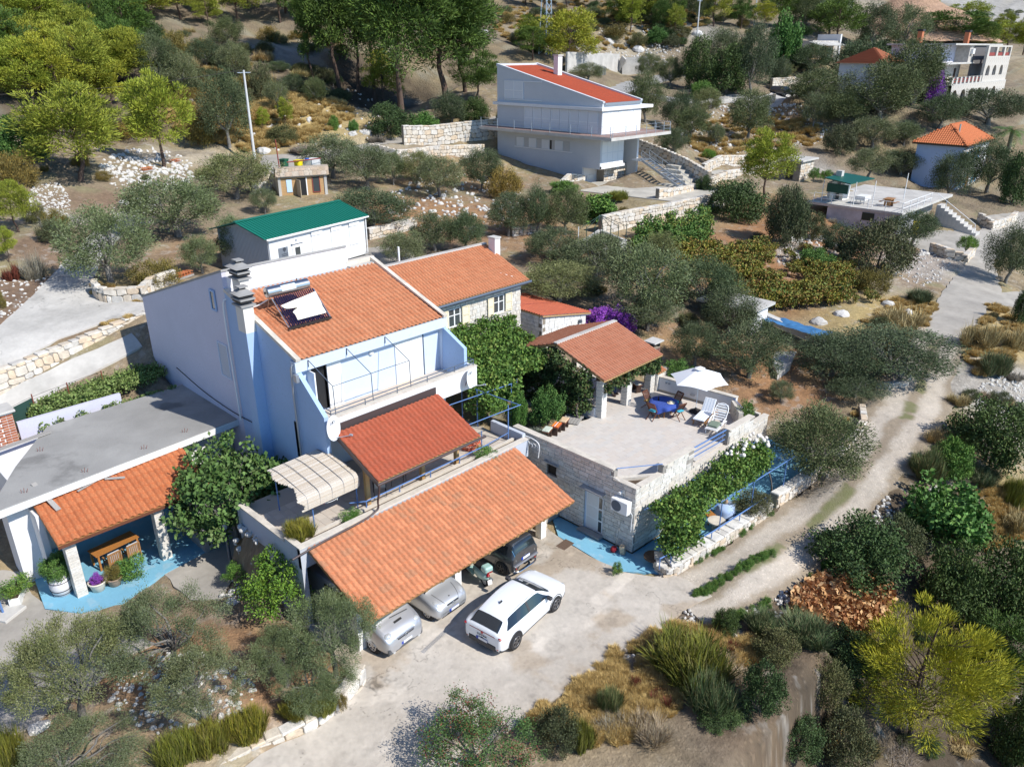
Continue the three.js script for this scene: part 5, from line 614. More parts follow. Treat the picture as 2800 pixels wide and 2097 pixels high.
{// big modern house up the slope
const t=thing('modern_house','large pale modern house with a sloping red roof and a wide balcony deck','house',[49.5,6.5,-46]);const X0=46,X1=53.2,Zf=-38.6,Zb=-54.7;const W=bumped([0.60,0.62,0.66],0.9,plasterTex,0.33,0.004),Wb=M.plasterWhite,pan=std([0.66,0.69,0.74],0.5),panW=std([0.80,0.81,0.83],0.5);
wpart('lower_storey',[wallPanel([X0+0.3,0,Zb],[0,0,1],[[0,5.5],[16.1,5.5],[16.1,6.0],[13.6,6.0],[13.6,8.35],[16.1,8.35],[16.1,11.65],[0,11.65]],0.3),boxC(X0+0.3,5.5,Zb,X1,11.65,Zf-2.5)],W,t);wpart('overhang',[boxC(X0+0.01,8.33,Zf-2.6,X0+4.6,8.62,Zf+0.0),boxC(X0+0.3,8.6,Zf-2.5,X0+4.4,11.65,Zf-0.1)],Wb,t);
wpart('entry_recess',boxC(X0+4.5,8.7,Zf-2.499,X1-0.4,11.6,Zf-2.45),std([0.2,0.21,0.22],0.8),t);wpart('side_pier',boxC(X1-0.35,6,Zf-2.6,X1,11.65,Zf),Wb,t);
const deck=wpart('balcony_deck',[boxC(44.2,11.68,-56,55.4,12.0,-35.8)],M.concreteLight,t);for(let i=0;i<6;i++)mesh('deck_board',boxC(44.3+i*0.27,12.002,-55.9,44.55+i*0.27,12.03,-36.0),M.deckRed,deck);for(let i=0;i<10;i++)mesh('deck_board',boxC(46.05,12.002,-38.5+i*0.27,55.3,12.03,-38.26+i*0.27),M.deckRed,deck);mesh('deck_board',boxC(53.3,12.002,-44,55.3,12.028,-38.55),M.deckRed,deck);
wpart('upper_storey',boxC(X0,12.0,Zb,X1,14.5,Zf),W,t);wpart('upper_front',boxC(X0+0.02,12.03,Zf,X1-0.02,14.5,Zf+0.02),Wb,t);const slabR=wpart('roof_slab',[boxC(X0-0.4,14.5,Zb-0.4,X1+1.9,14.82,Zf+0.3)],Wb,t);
// louvre panels on the upper storey
for(let i=0;i<8;i++){const z0=Zf-11.5+i*1.38;const p=wpart('louvre_panel',boxC(X0-0.05,12.06,z0,X0+0.01,14.42,z0+1.3),pan,t);mesh('panel_frame',[boxC(X0-0.075,12.06,z0,X0-0.05,14.42,z0+0.06),boxC(X0-0.075,13.2,z0+0.06,X0-0.05,13.27,z0+1.3)].slice(0,1),panW,p);mesh('panel_rail',boxC(X0-0.074,13.2,z0+0.06,X0-0.05,13.27,z0+1.3),panW,p);}for(let i=0;i<5;i++){const x0=X0+0.1+i*1.4;const p=wpart('louvre_panel',boxC(x0,12.06,Zf+0.02,x0+1.34,14.3,Zf+0.06),panW,t);mesh('panel_rail',boxC(x0,13.15,Zf+0.06,x0+1.34,13.22,Zf+0.08),panW,p);}
// attic gable and sloping roof
wpart('attic',wallPanel([X0+0.3,0,Zb],[0,0,1],[[0,14.82],[16.1,14.82],[16.1,15.3],[0,18.9]],0.29),W,t);wpart('attic_far',wallPanel([X1,0,Zb],[0,0,1],[[0,14.82],[16.1,14.82],[16.1,15.3],[0,18.9]],0.29),W,t);wpart('attic_front',boxC(X0+0.3,14.82,Zf-0.3,X1-0.3,15.2,Zf),W,t);wpart('attic_rear',boxC(X0+0.3,14.82,Zb,X1-0.3,18.85,Zb+0.3),W,t);const rise=3.55,run=16.05,LV=Math.hypot(rise,run);tiledSlope(t,[X0+0.35,15.28,Zf],[1,0,0],X1-X0-0.7,[0,rise,-run],LV,{mats:CLAY_DEEP,w:0.3,l:0.42,max:0,seg:5,seed:131,hgt:0.04,deck:M.concreteGrey});for(const x of[X0-0.02,X1-0.33])wpart('verge',beam([x+0.17,15.36,Zf+0.1],[x+0.17,19.0,Zb-0.1],0.36,0.2),W,t);wpart('ridge_trim',boxC(X0,18.75,Zb-0.12,X1,19.05,Zb+0.15),W,t);wpart('eave_gutter',boxC(X0+0.3,15.05,Zf+0.01,X1-0.2,15.3,Zf+0.2),M.zinc,t);const ch=wpart('chimney',boxC(51.2,16.5,-50.3,51.95,19.9,-49.6),M.plasterWhite,t);mesh('cap',boxC(51.1,19.9,-50.4,52.05,20.05,-49.5),M.concreteLight,ch);
const uw=wpart('attic_shutter',boxC(X0-0.06,15.25,-53.4,X0+0.01,17.15,-50.35),pan,t);for(const[z,y,a,b]of[[-51.9,15.25,0.08,1.9],[-53.4,15.25,0.08,1.9],[-50.43,15.25,0.08,1.9]])mesh('panel_frame',boxC(X0-0.08,y,z,X0-0.06,y+b,z+a),panW,uw);mesh('panel_rail',boxC(X0-0.082,16.15,-53.32,X0-0.06,16.23,-50.43),panW,uw);wpart('shutter_track',boxC(X0-0.08,17.16,-53.4,X0,17.24,-47.4),panW,t);wpart('shutter_track',boxC(X0-0.08,15.12,-53.4,X0,15.2,-47.4),panW,t);
const lowWin=wpart('window_band',boxC(X0-0.02,9.9,-51.6,X0+0.01,11.0,-43.0),std([0.45,0.46,0.48],0.6),t);for(let i=0;i<4;i++)mesh('shutter_panel',boxC(X0-0.07,9.92,-51.4+i*2.05,X0-0.02,10.98,-50.2+i*2.05),pan,lowWin);mesh('dark_gap',boxC(X0-0.03,9.95,-46.05,X0-0.021,10.95,-45.75),M.black,lowWin);mesh('band_sill',boxC(X0-0.1,9.8,-51.7,X0-0.02,9.89,-42.6),panW,lowWin);
const bs=wpart('big_shutter',boxC(X0+0.35,8.75,Zf-0.09,X0+4.2,11.2,Zf-0.04),panW,t);for(let i=1;i<4;i++)mesh('panel_frame',boxC(X0+0.35+i*0.96,8.75,Zf-0.04,X0+0.39+i*0.96,11.2,Zf-0.025),pan,bs);mesh('panel_rail',boxC(X0+0.35,10.0,Zf-0.041,X0+4.2,10.05,Zf-0.022),pan,bs);
const gd=wpart('ground_recess',boxC(X0+0.29,6.4,Zf-2.55,X0+5.0,8.35,Zf-2.49),M.plasterWhite,t);mesh('niche',boxC(X0+0.8,6.5,Zf-2.49,X0+1.9,7.4,Zf-2.4),M.whitePaint,gd);
const rw=wpart('stone_base_wall',boxC(X0+2.6,5.8,Zf-2.4,X1+1.2,8.3,Zf-1.4),M.mortar,t);rubble(rw,[X0+2.6,6.3,Zf-1.4],[1,0,0],5.8,()=>2.0,{seed:141,max:0,cell:[0.5,0.35]});
// railing
const zr=[-55.8,-53,-50.2,-47.4,-44.6,-41.6,-38.6,-36];posts(t,zr.map((z)=>[[44.28,11.75,z],[44.28,13.05,z],0.035]),M.zincLight);posts(t,[44.5,46.8,48.7,50.6,52.4,54,55.25].map((x)=>[[x,11.75,-35.88],[x,13.05,-35.88],0.035]),M.zincLight);posts(t,[-38,-40.2,-42.4].map((z)=>[[55.3,11.75,z],[55.3,13.05,z],0.035]),M.zincLight);for(const y of[12.3,12.65,13.05])rails(t,[[[44.28,y,-56],[44.28,y,-35.88]],[[44.28,y,-35.88],[55.3,y,-35.88]],[[55.3,y,-35.88],[55.3,y,-44]]],M.zincLight,0.012);
// outside stair
const st=thing('steel_stair','steel outdoor staircase with handrails down to the pale patio','staircase',[46,6.6,-32]);const A=new V3(52.6,8.95,-37.2),B=new V3(50.6,6.65,-30.2),sd=new V3(1.1,0,0.3);for(const s of[-0.5,0.5]){const o=sd.clone().multiplyScalar(s);wpart('stringer',beam(A.clone().add(o).toArray(),B.clone().add(o).toArray(),0.07,0.26),M.zincLight,st);rails(st,[[A.clone().add(o).setY(9.95).toArray(),B.clone().add(o).setY(7.65).toArray(),0.03],[A.clone().add(o).setY(9.5).toArray(),B.clone().add(o).setY(7.2).toArray(),0.02]],M.zincLight);posts(st,[0,0.33,0.66,1].map((k)=>{const p=A.clone().lerp(B,k).add(o);return[p.toArray(),[p.x,p.y+1,p.z],0.025];}),M.zincLight);}for(let i=0;i<13;i++){const p=A.clone().lerp(B,(i+0.5)/13);wpart('tread',box(1.15,0.04,0.34,p.x,p.y+0.1,p.z,0.2),M.zinc,st);}wpart('landing',boxC(51.5,8.85,-38.4,53.6,8.97,-37.1),M.zinc,st);
// patio, steps and garden walls in front
struct('patio',slab([[41.5,-37.6],[46.2,-40.8],[54.5,-36.5],[54.5,-31],[52.5,-27.5],[47,-25.6],[43.2,-26.4]],5.6,6.68),M.patio);
const gs=thing('patio_steps','broad pale concrete steps and benches beside the patio of the modern house','steps',[55,6.5,-34]);for(let i=0;i<4;i++)wpart('step',boxC(53.2+i*0.9,6,-36.5,60,7.05+i*0.35,-32-i*0.9),M.patio,gs);for(let i=0;i<4;i++)wpart('low_step',boxC(55+i*0.5,6,-31.8,60,6.95+i*0.22,-30.4),M.patio,gs);
for(let i=0;i<2;i++)wpart('front_step',slab([[42.4-i*0.6,-30.2+i*0.2],[46.6,-24.6+i*0.7],[49.5,-25.2+i*0.7],[43.6,-31]],5.2,6.36-i*0.34),M.patio,gs);
}
{// blue hip roofed house
const t=thing('hip_roof_house','small pale blue house with an orange hip roof and blue shutters','house',[92,4,-16.3]);const X0=87.8,X1=98.6,Zf=-13.6,Zb=-19.2,E0=9.55,AY=11.75;wpart('walls',boxC(X0,3.2,Zb,X1,E0-0.1,Zf),M.plasterBlue2,t);wpart('front_face',boxC(X0+0.02,3.3,Zf,X1-0.02,E0-0.12,Zf+0.03),M.plasterWhite,t);const ov=0.5,hx=(Zf-Zb)/2+ov,zc=(Zf+Zb)/2,rise=AY-E0,LV=Math.hypot(rise,hx),Lx=X1-X0+2*ov;const tri=(s,v)=>{const k=v/LV*hx;return s>k-0.1&&s<Lx-k+0.1;};const trap=[[0,0],[Lx,0],[Lx-hx,LV],[hx,LV]];
const rf=tiledSlope(t,[X0-ov,E0,Zf+ov],[1,0,0],Lx,[0,rise,-hx],LV,{mats:CLAY_HIP,w:0.28,l:0.4,max:0,seg:5,keep:tri,poly:trap,seed:151});tiledSlope(t,[X1+ov,E0,Zb-ov],[-1,0,0],Lx,[0,rise,hx],LV,{mats:CLAY_HIP,w:0.28,l:0.4,max:0,seg:4,keep:tri,poly:trap,seed:152});const hz=2*hx;for(const[A,U,V]of[[[X0-ov,E0,Zb-ov],[0,0,1],[hx,rise,0]],[[X1+ov,E0,Zf+ov],[0,0,-1],[-hx,rise,0]]])tiledSlope(t,A,U,hz,[V[0]/LV,V[1]/LV,0],LV,{mats:CLAY_HIP,w:0.28,l:0.4,max:0,seg:5,keep:(s,v)=>{const k=v/LV*hx;return s>k-0.1&&s<hz-k+0.1;},poly:[[0,0],[hz,0],[hx,LV]],seed:153});for(const[a,b]of[[[X0-ov,E0,Zf+ov],[X0-ov+hx,AY,zc]],[[X1+ov,E0,Zf+ov],[X1+ov-hx,AY,zc]],[[X0-ov,E0,Zb-ov],[X0-ov+hx,AY,zc]],[[X0-ov+hx,AY,zc],[X1+ov-hx,AY,zc]]])ridgeCaps(rf,[a[0],a[1]+0.06,a[2]],[b[0],b[1]+0.06,b[2]],CLAY_HIP,0.15,0.6,false);wpart('eave_board',[boxC(X0-ov,E0-0.2,Zf+ov-0.04,X1+ov,E0-0.04,Zf+ov),boxC(X0-ov,E0-0.2,Zb-ov,X0-ov+0.04,E0-0.04,Zf+ov-0.04)],M.woodDark,t);wpart('flue_pipe',bar([X0+1.9,10.2,zc+1.3],[X0+1.9,11.9,zc+1.3],0.1,8),M.steel,t);
const sb=std([0.10,0.36,0.62],0.6);for(const[x,y]of[[X0+1.2,7.3],[X0+5.2,7.3],[X0+1.2,4.3],[X0+6,4.3]]){frameIn(t,'window',[x+0.5,y,Zf+0.14],[1,0,0],0.9,1.3,{mull:2});wpart('shutter',boxC(x-0.05,y,Zf+0.035,x+0.45,y+1.3,Zf+0.08),sb,t);wpart('shutter',boxC(x+1.45,y,Zf+0.035,x+1.95,y+1.3,Zf+0.08),sb,t);}wpart('door',boxC(X0+3.6,3.9,Zf+0.03,X0+4.5,6.0,Zf+0.07),M.woodOrange,t);
}
{// low building with a roof deck above the yard
const t=thing('deck_building','low whitewashed building with a railed roof deck above the concrete yard','building',[63,3.4,-13]);wpart('walls',[boxC(56.5,2.6,-16.8,66.0,5.75,-11.0),boxC(56.5,2.6,-11,61,5.75,-9.6)],M.plasterGrey2,t);wpart('deck_slab',boxC(56.35,5.75,-19,71.5,6.0,-9.35),M.concreteLight,t);wpart('window',boxC(56.45,4.85,-13.2,56.52,5.6,-12.0),std([0.01,0.03,0.025],0.5),t);wpart('buoy_ring',new THREE.TorusGeometry(0.27,0.06,8,20).rotateY(Math.PI/2).translate(56.44,5.05,-10.4),M.greyMetal,t);wpart('under_wall',boxC(61,2.6,-11.2,71,5.75,-11.0),M.concrete,t);for(let i=0;i<10;i++)wpart('stair_step',boxC(65.0,2.8,-8.9+i*0.42,66.4,5.75-i*0.26,-8.48+i*0.42),M.concreteLight,t);
posts(t,[-18.4,-16.5,-14.5,-12.8,-11.1,-9.5].map((z)=>[[56.5,6,z],[56.5,6.95,z],0.035]),M.white);posts(t,[58.5,60.5,62.5,64.5].map((x)=>[[x,6,-9.45],[x,6.95,-9.45],0.035]),M.white);for(const y of[6.45,6.95])rails(t,[[[56.5,y,-18.4],[56.5,y,-9.45]],[[56.5,y,-9.45],[64.8,y,-9.45]]],M.white,0.025);rails(t,[[[64.9,6.9,-9.0],[64.9,4.3,-4.9],0.03]],M.white);posts(t,[[[64.9,5.4,-8.0],[64.9,6.3,-8.0],0.03],[[64.9,3.4,-4.9],[64.9,4.3,-4.9],0.03]],M.white);posts(t,[[[57.4,6,-14.6],[57.4,8.3,-14.6],0.04],[[57.6,6,-12.8],[57.6,8.6,-12.8],0.04],[[63.8,6,-11.9],[63.8,8.8,-11.9],0.04],[[57.5,6,-18],[57.5,8.2,-18],0.04]],M.white);
const k=thing('deck_shelter','small cook shelter with a dark green roof on the roof deck','shelter',[59,6,-16]);wpart('rear_wall',boxC(57.8,6,-17.6,60.8,8.0,-17.3),M.concreteLight,k);wpart('side_wall',boxC(59.2,6,-16.9,60.9,7.9,-16.5),M.plasterCream,k);wpart('roof',quadSlab([56.6,8.2,-14.9],[61.0,8.35,-14.2],[61.2,8.55,-17.4],[57.2,8.45,-17.9],0.1),std([0.01,0.09,0.065],0.5),k);wpart('screen',quadSlab([56.75,8.0,-15.1],[56.95,8.0,-17.4],[56.95,7.1,-17.4],[56.75,7.1,-15.1],0.04),std([0.015,0.075,0.05],0.8),k);wpart('chimney',boxC(59.0,8.3,-17.5,59.6,9.0,-16.9),M.concreteLight,k);
const tb=thing('white_table','white cloth covered table on the roof deck near the cook shelter','table',[58.9,6,-14.3]);mesh('top',box(1.5,0.05,1.0,0,0.78,0),M.white,tb);mesh('cloth',box(1.54,0.4,1.04,0,0.63,0),M.whitePaint,tb);for(const[x,z]of[[-0.6,-0.4],[0.6,-0.4],[-0.6,0.4],[0.6,0.4]])mesh('leg',box(0.05,0.6,0.05,x,0.3,z),M.zinc,tb);
const wt=thing('wooden_table','red brown wooden table with benches on the roof deck by the railing','table',[59.3,6,-11.8]);mesh('top',box(1.3,0.06,0.8,0,0.76,0),M.woodTeak,wt);for(const x of[-0.45,0.45])mesh('trestle',box(0.08,0.75,0.6,x,0.37,0),M.woodTeak,wt);for(const z of[-0.7,0.7])mesh('bench',box(1.2,0.05,0.25,0,0.45,z),M.woodTeak,wt);
const yb=thing('yellow_bin','tall bright yellow bin leaning by the wall in the concrete yard','bin',[59.6,3.45,-8.9]);mesh('body',new THREE.CylinderGeometry(0.3,0.24,1.3,12).translate(0,0.65,0),std([0.8,0.62,0.01],0.5),yb);mesh('lid',new THREE.CylinderGeometry(0.33,0.33,0.06,12).translate(0,1.33,0),std([0.7,0.55,0.02],0.5),yb);
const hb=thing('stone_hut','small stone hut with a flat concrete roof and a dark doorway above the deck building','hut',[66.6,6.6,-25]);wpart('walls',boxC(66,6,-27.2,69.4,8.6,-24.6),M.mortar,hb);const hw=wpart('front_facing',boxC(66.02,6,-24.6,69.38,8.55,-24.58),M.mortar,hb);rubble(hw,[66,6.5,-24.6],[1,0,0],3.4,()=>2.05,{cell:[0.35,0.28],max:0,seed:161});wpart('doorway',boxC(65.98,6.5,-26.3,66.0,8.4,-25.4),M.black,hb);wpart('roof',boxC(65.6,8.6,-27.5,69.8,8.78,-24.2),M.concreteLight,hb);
}
{// villa with arcades, top right
const t=thing('arched_villa','stone villa with arched arcades, terraces and a lilac upper wall at the top right','villa',[125,12,-28]);const X0=113,Zf=-24,st=M.villaStone;const arch=(x,w,h0,h1)=>{const p=[[x-w/2,h0]];for(let i=0;i<=10;i++){const a=Math.PI*(1-i/10);p.push([x+Math.cos(a)*w/2,h1-w/2+Math.sin(a)*w/2]);}p.push([x+w/2,h0]);return p;};
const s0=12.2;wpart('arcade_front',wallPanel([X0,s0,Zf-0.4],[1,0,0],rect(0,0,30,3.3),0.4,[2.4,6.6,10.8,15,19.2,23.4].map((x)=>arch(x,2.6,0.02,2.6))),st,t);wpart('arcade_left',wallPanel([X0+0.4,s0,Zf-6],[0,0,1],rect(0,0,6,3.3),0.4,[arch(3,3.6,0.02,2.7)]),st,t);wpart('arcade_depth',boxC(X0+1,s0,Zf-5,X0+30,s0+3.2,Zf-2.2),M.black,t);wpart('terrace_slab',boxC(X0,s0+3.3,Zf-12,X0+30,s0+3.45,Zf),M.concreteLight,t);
for(let i=0;i<8;i++){wpart('parapet_pier',boxC(X0+i*2.0,15.65,Zf-0.4,X0+i*2.0+0.8,16.65,Zf),st,t);if(i<7)for(const y of[15.9,16.25])wpart('red_rail',boxC(X0+i*2+0.8,y,Zf-0.25,X0+i*2+2,y+0.18,Zf-0.12),M.villaRed,t);}wpart('parapet',boxC(X0+0.4,15.65,Zf-6,X0+0.41,16.0,Zf-0.4),st,t);wpart('left_rail',boxC(X0+0.1,16.2,Zf-6,X0+0.25,16.4,Zf-0.4),M.villaRed,t);
wpart('middle_wall',boxC(X0+3,15.65,Zf-10,X0+17,18.4,Zf-4.2),M.villaWall,t);for(const x of[X0+2.998])for(const z of[-6.2,-8])wpart('door',boxC(x-0.03,15.7,Zf+z,x,17.7,Zf+z+1),M.woodDark,t);for(const x of[5,8,14])wpart('door',boxC(X0+x,15.7,Zf-4.2,X0+x+1,17.7,Zf-4.16),M.woodDark,t);wpart('upper_terrace',boxC(X0+2,18.4,Zf-11,X0+17,18.65,Zf-2.2),M.concreteLight,t);wpart('upper_block',boxC(X0+6,18.65,Zf-12,X0+20,21.2,Zf-4.5),M.plasterLilac,t);wpart('upper_stone',boxC(X0+14,18.65,Zf-4.6,X0+30,21.2,Zf-2.4),M.villaWall,t);wpart('flat_roof',boxC(X0+5,21.2,Zf-12.5,X0+31,21.45,Zf-2),M.concreteLight,t);
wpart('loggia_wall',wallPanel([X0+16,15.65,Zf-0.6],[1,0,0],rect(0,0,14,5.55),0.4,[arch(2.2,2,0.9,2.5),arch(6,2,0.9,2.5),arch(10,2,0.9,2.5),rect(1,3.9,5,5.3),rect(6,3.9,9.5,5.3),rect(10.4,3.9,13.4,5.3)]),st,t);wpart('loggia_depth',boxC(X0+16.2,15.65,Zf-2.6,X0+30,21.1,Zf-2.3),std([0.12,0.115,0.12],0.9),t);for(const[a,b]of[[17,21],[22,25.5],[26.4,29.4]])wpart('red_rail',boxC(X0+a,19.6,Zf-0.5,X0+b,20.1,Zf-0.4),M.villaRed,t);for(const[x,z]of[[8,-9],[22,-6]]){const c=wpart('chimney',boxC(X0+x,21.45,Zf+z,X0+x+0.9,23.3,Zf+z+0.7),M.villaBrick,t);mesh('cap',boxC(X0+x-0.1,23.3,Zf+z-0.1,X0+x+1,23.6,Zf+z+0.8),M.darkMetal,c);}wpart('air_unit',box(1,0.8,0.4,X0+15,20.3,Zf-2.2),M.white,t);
const h=thing('hip_roof_cottage','cottage with an old red hip roof half hidden by trees beside the villa','house',[113,15,-34]);wpart('walls',boxC(109,13,-40,117,18.6,-33),M.plasterWhite,h);const g=new THREE.ConeGeometry(6.6,2.3,4).rotateY(Math.PI/4).scale(1,1,0.85).translate(113,19.75,-36.5);wpart('roof',g,std([0.36,0.12,0.06],0.9,{map:rep(mottleTex,6)}),h);for(let i=0;i<14;i++){const y=18.7+i*0.155,k=(20.9-y)/2.3*4.67;wpart('tile_course',[boxC(113-k-0.05,y,-36.5+k*0.85-0.12,113+k,y+0.08,-36.5+k*0.85+0.1),boxC(113-k-0.1,y,-36.5-k*0.85,113-k+0.12,y+0.08,-36.5+k*0.85-0.12)],std([0.42,0.15,0.075],0.9),h);}
}
{// hut with timber front and the terrace with bins on its roof
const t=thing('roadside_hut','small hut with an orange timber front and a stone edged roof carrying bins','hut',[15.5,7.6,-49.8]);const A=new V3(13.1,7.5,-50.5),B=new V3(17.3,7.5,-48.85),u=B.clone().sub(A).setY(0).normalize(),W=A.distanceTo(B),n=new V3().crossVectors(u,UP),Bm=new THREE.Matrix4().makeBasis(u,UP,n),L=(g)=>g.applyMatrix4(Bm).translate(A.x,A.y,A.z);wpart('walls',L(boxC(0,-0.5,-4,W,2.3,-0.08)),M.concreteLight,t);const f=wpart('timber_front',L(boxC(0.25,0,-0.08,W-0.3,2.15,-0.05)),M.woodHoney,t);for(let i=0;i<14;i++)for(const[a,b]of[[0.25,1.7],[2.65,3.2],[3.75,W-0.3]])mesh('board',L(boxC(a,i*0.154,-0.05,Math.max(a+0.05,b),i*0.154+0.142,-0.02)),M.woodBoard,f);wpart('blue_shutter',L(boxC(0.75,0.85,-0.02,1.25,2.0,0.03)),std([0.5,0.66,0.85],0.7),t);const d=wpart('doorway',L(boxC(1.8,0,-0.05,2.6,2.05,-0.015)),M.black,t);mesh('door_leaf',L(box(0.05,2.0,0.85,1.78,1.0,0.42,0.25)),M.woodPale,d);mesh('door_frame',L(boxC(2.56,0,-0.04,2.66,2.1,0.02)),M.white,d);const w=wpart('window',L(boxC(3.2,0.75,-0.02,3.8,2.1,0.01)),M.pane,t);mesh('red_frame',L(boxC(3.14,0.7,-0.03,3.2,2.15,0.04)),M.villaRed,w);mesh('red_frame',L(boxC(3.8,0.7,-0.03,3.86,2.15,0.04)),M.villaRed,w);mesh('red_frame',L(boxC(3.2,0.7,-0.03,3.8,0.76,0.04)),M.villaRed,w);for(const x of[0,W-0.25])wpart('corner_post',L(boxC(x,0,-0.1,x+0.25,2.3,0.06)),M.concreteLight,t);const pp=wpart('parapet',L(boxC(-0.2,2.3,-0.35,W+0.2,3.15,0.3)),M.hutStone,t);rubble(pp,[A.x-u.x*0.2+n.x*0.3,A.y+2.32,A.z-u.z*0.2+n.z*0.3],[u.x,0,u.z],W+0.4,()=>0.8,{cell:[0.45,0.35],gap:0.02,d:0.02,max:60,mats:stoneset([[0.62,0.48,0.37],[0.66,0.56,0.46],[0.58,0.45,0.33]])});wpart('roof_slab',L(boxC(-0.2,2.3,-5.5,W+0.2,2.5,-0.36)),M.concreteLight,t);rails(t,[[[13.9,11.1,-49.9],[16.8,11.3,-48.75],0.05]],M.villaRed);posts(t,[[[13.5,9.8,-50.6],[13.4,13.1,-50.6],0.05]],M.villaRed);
const bin=(name,label,m,k,y=10.0)=>{const p=A.clone().addScaledVector(u,k[0]).addScaledVector(n,k[1]);const b=thing(name,label,'bin',[p.x,y,p.z],0.4);mesh('body',new THREE.CylinderGeometry(0.42,0.34,1.0,4).rotateY(Math.PI/4).translate(0,0.55,0),m,b);mesh('lid',box(0.66,0.08,0.68,0,1.08,0),m,b);for(const x of[-0.22,0.22])mesh('wheel',new THREE.CylinderGeometry(0.1,0.1,0.06,10).rotateZ(Math.PI/2).translate(x,0.1,-0.28),M.rubber,b);return b;};bin('green_bin','dark green wheeled bin standing on the hut roof',std([0.02,0.11,0.06],0.5),[1.1,-2.2]);bin('yellow_wheeled_bin','bright yellow wheeled bin on the hut roof behind the red rail',std([0.85,0.68,0.01],0.5),[2.2,-0.9]);
const ib=thing('water_tank_cage','white plastic water tank in a metal cage on the hut roof','water tank',A.clone().addScaledVector(u,3.6).addScaledVector(n,-1.6).setY(10).toArray(),0.38);mesh('tank',rbox(1.3,1.0,1.0,0,0.6,0,0.08),M.whitePaint,ib);for(let i=0;i<8;i++)mesh('cage_bar',bar([-0.66+i*0.188,0.1,0.53],[-0.66+i*0.188,1.12,0.53],0.015),M.zinc,ib);for(const y of[0.3,0.7,1.1])mesh('cage_bar',bar([-0.67,y,0.535],[0.67,y,0.535],0.015),M.zinc,ib);mesh('cap',cyl(0.2,0.2,0.12,-0.75,1.08,0,10),std([0.02,0.12,0.5],0.5),ib);
}
{// white garden hut by the vineyard, utility poles, pylon, retaining walls of the upper slope
const t=thing('garden_hut','small white hut with a flat concrete roof below the vineyard','hut',[23.8,2.6,-8.2]);wpart('walls',boxC(22.7,2,-10.2,24.9,4.42,-6.9),M.whitePaint,t);wpart('roof',boxC(22.2,4.42,-11,25.3,4.6,-6.6),M.concreteLight,t);wpart('door',boxC(22.66,2.4,-7.9,22.7,4.2,-7.2),M.woodTeak,t);
const tr=thing('blue_covered_trench','stone edge with blue tarpaulin and clutter beside the garden hut','tarpaulin',at(2150,915).toArray());const a=at(2090,885),b=at(2265,960);a.y+=0.5;b.y+=0.45;const d=b.clone().sub(a);wpart('ledge',beam(a.toArray(),b.toArray(),0.5,0.5),M.concreteLight,tr);const gq=new THREE.PlaneGeometry(d.length()*0.9,1.4,50,12);const pq=gq.attributes.position;for(let i=0;i<pq.count;i++)pq.setZ(i,0.25*fbm(pq.getX(i)*1.5,pq.getY(i)*2.5,5,3));gq.computeVertexNormals();gq.rotateX(-Math.PI/2);gq.rotateY(Math.atan2(-d.z,d.x));const mid=a.clone().lerp(b,0.45);gq.translate(mid.x-0.3,mid.y+0.25,mid.z+0.4);wpart('tarpaulin',gq,std([0.05,0.17,0.36],0.6,{side:THREE.DoubleSide}),tr);struct('hut_terrace',slab(px2([[2125,945],[2190,935],[2160,1010],[2125,1040],[2110,1000]]),1.2,2.35),M.concreteLight);
const pole=(label,p,h,r=0.14,m=M.poleGrey)=>{const q=thing('utility_pole',label,'utility pole',p.toArray());mesh('shaft',cyl(r,r*0.62,h,0,-0.3,0,10),m,q);mesh('cross_arm',beam([-0.7,h-0.55,-0.1],[0.7,h-0.55,0.1],0.08,0.08),M.zinc,q);for(const x of[-0.6,0,0.6])mesh('insulator',cyl(0.05,0.04,0.16,x,h-0.52,x*0.14,8),M.darkMetal,q);return q;};pole('tall white concrete utility pole by the road above the cabin',new V3(19.6,9.3,-66.5),9.6,0.17);{const p=at(1903,135);pole('pale utility pole standing on the slope right of the modern house',p,9,0.16);}{const p=at(2062,72);pole('pale utility pole high on the wooded hill near the top right',p,8,0.16);}{const p=at(2240,300);const h=6.2;pole('dark wooden utility pole among the olive trees below the stone hut',at(2355,275),h,0.13,M.woodDark);}
const py=thing('lattice_pylon','grey steel lattice pylon rising from the trees behind the modern house','pylon',at(1492,160).toArray()),hh=13.5;for(const[sx,sz]of[[-1,-1],[1,-1],[-1,1],[1,1]])mesh('leg',beam([sx*0.85,0,sz*0.85],[sx*0.4,hh,sz*0.4],0.13,0.13),M.zincLight,py);for(let i=0;i<10;i++){const y0=hh*i/10,y1=hh*(i+1)/10,w0=lerp(0.85,0.4,i/10),w1=lerp(0.85,0.4,(i+1)/10);for(const[a1,b1]of[[[-w0,y0,w0],[w1,y1,w1]],[[w0,y0,w0],[-w1,y1,w1]],[[-w0,y0,-w0],[-w1,y1,w1]],[[w0,y0,w0],[w1,y1,-w1]]])mesh('brace',beam(a1,b1,0.07,0.07),M.zincLight,py);}for(const[y,w]of[[hh-0.3,1.9],[hh-4.0,1.4],[hh-3.2,1.5]])mesh('cross_arm',beam([-w,y,-0.3*w],[w,y,0.3*w],0.16,0.16),M.zincLight,py);for(const x of[-1.7,-0.6,0.6,1.7])mesh('insulator',cyl(0.08,0.06,0.5,x,hh-0.25,x*0.3,8),M.zinc,py);
const wall=(label,p,h,m=M.concreteLight,name='retaining_wall',th=0.35)=>{const q=thing(name,label,'wall',p[0].toArray());for(let i=0;i+1<p.length;i++){const a1=p[i].clone(),b1=p[i+1].clone();wpart('panel',beam([a1.x,a1.y+h/2-0.3,a1.z],[b1.x,b1.y+h/2-0.3,b1.z],th,h+0.6),m,q);}return q;};wall('tall bare concrete retaining wall behind the block stacks',[at(1548,204),at(1690,196),at(1700,205),at(1775,203)],3.0);
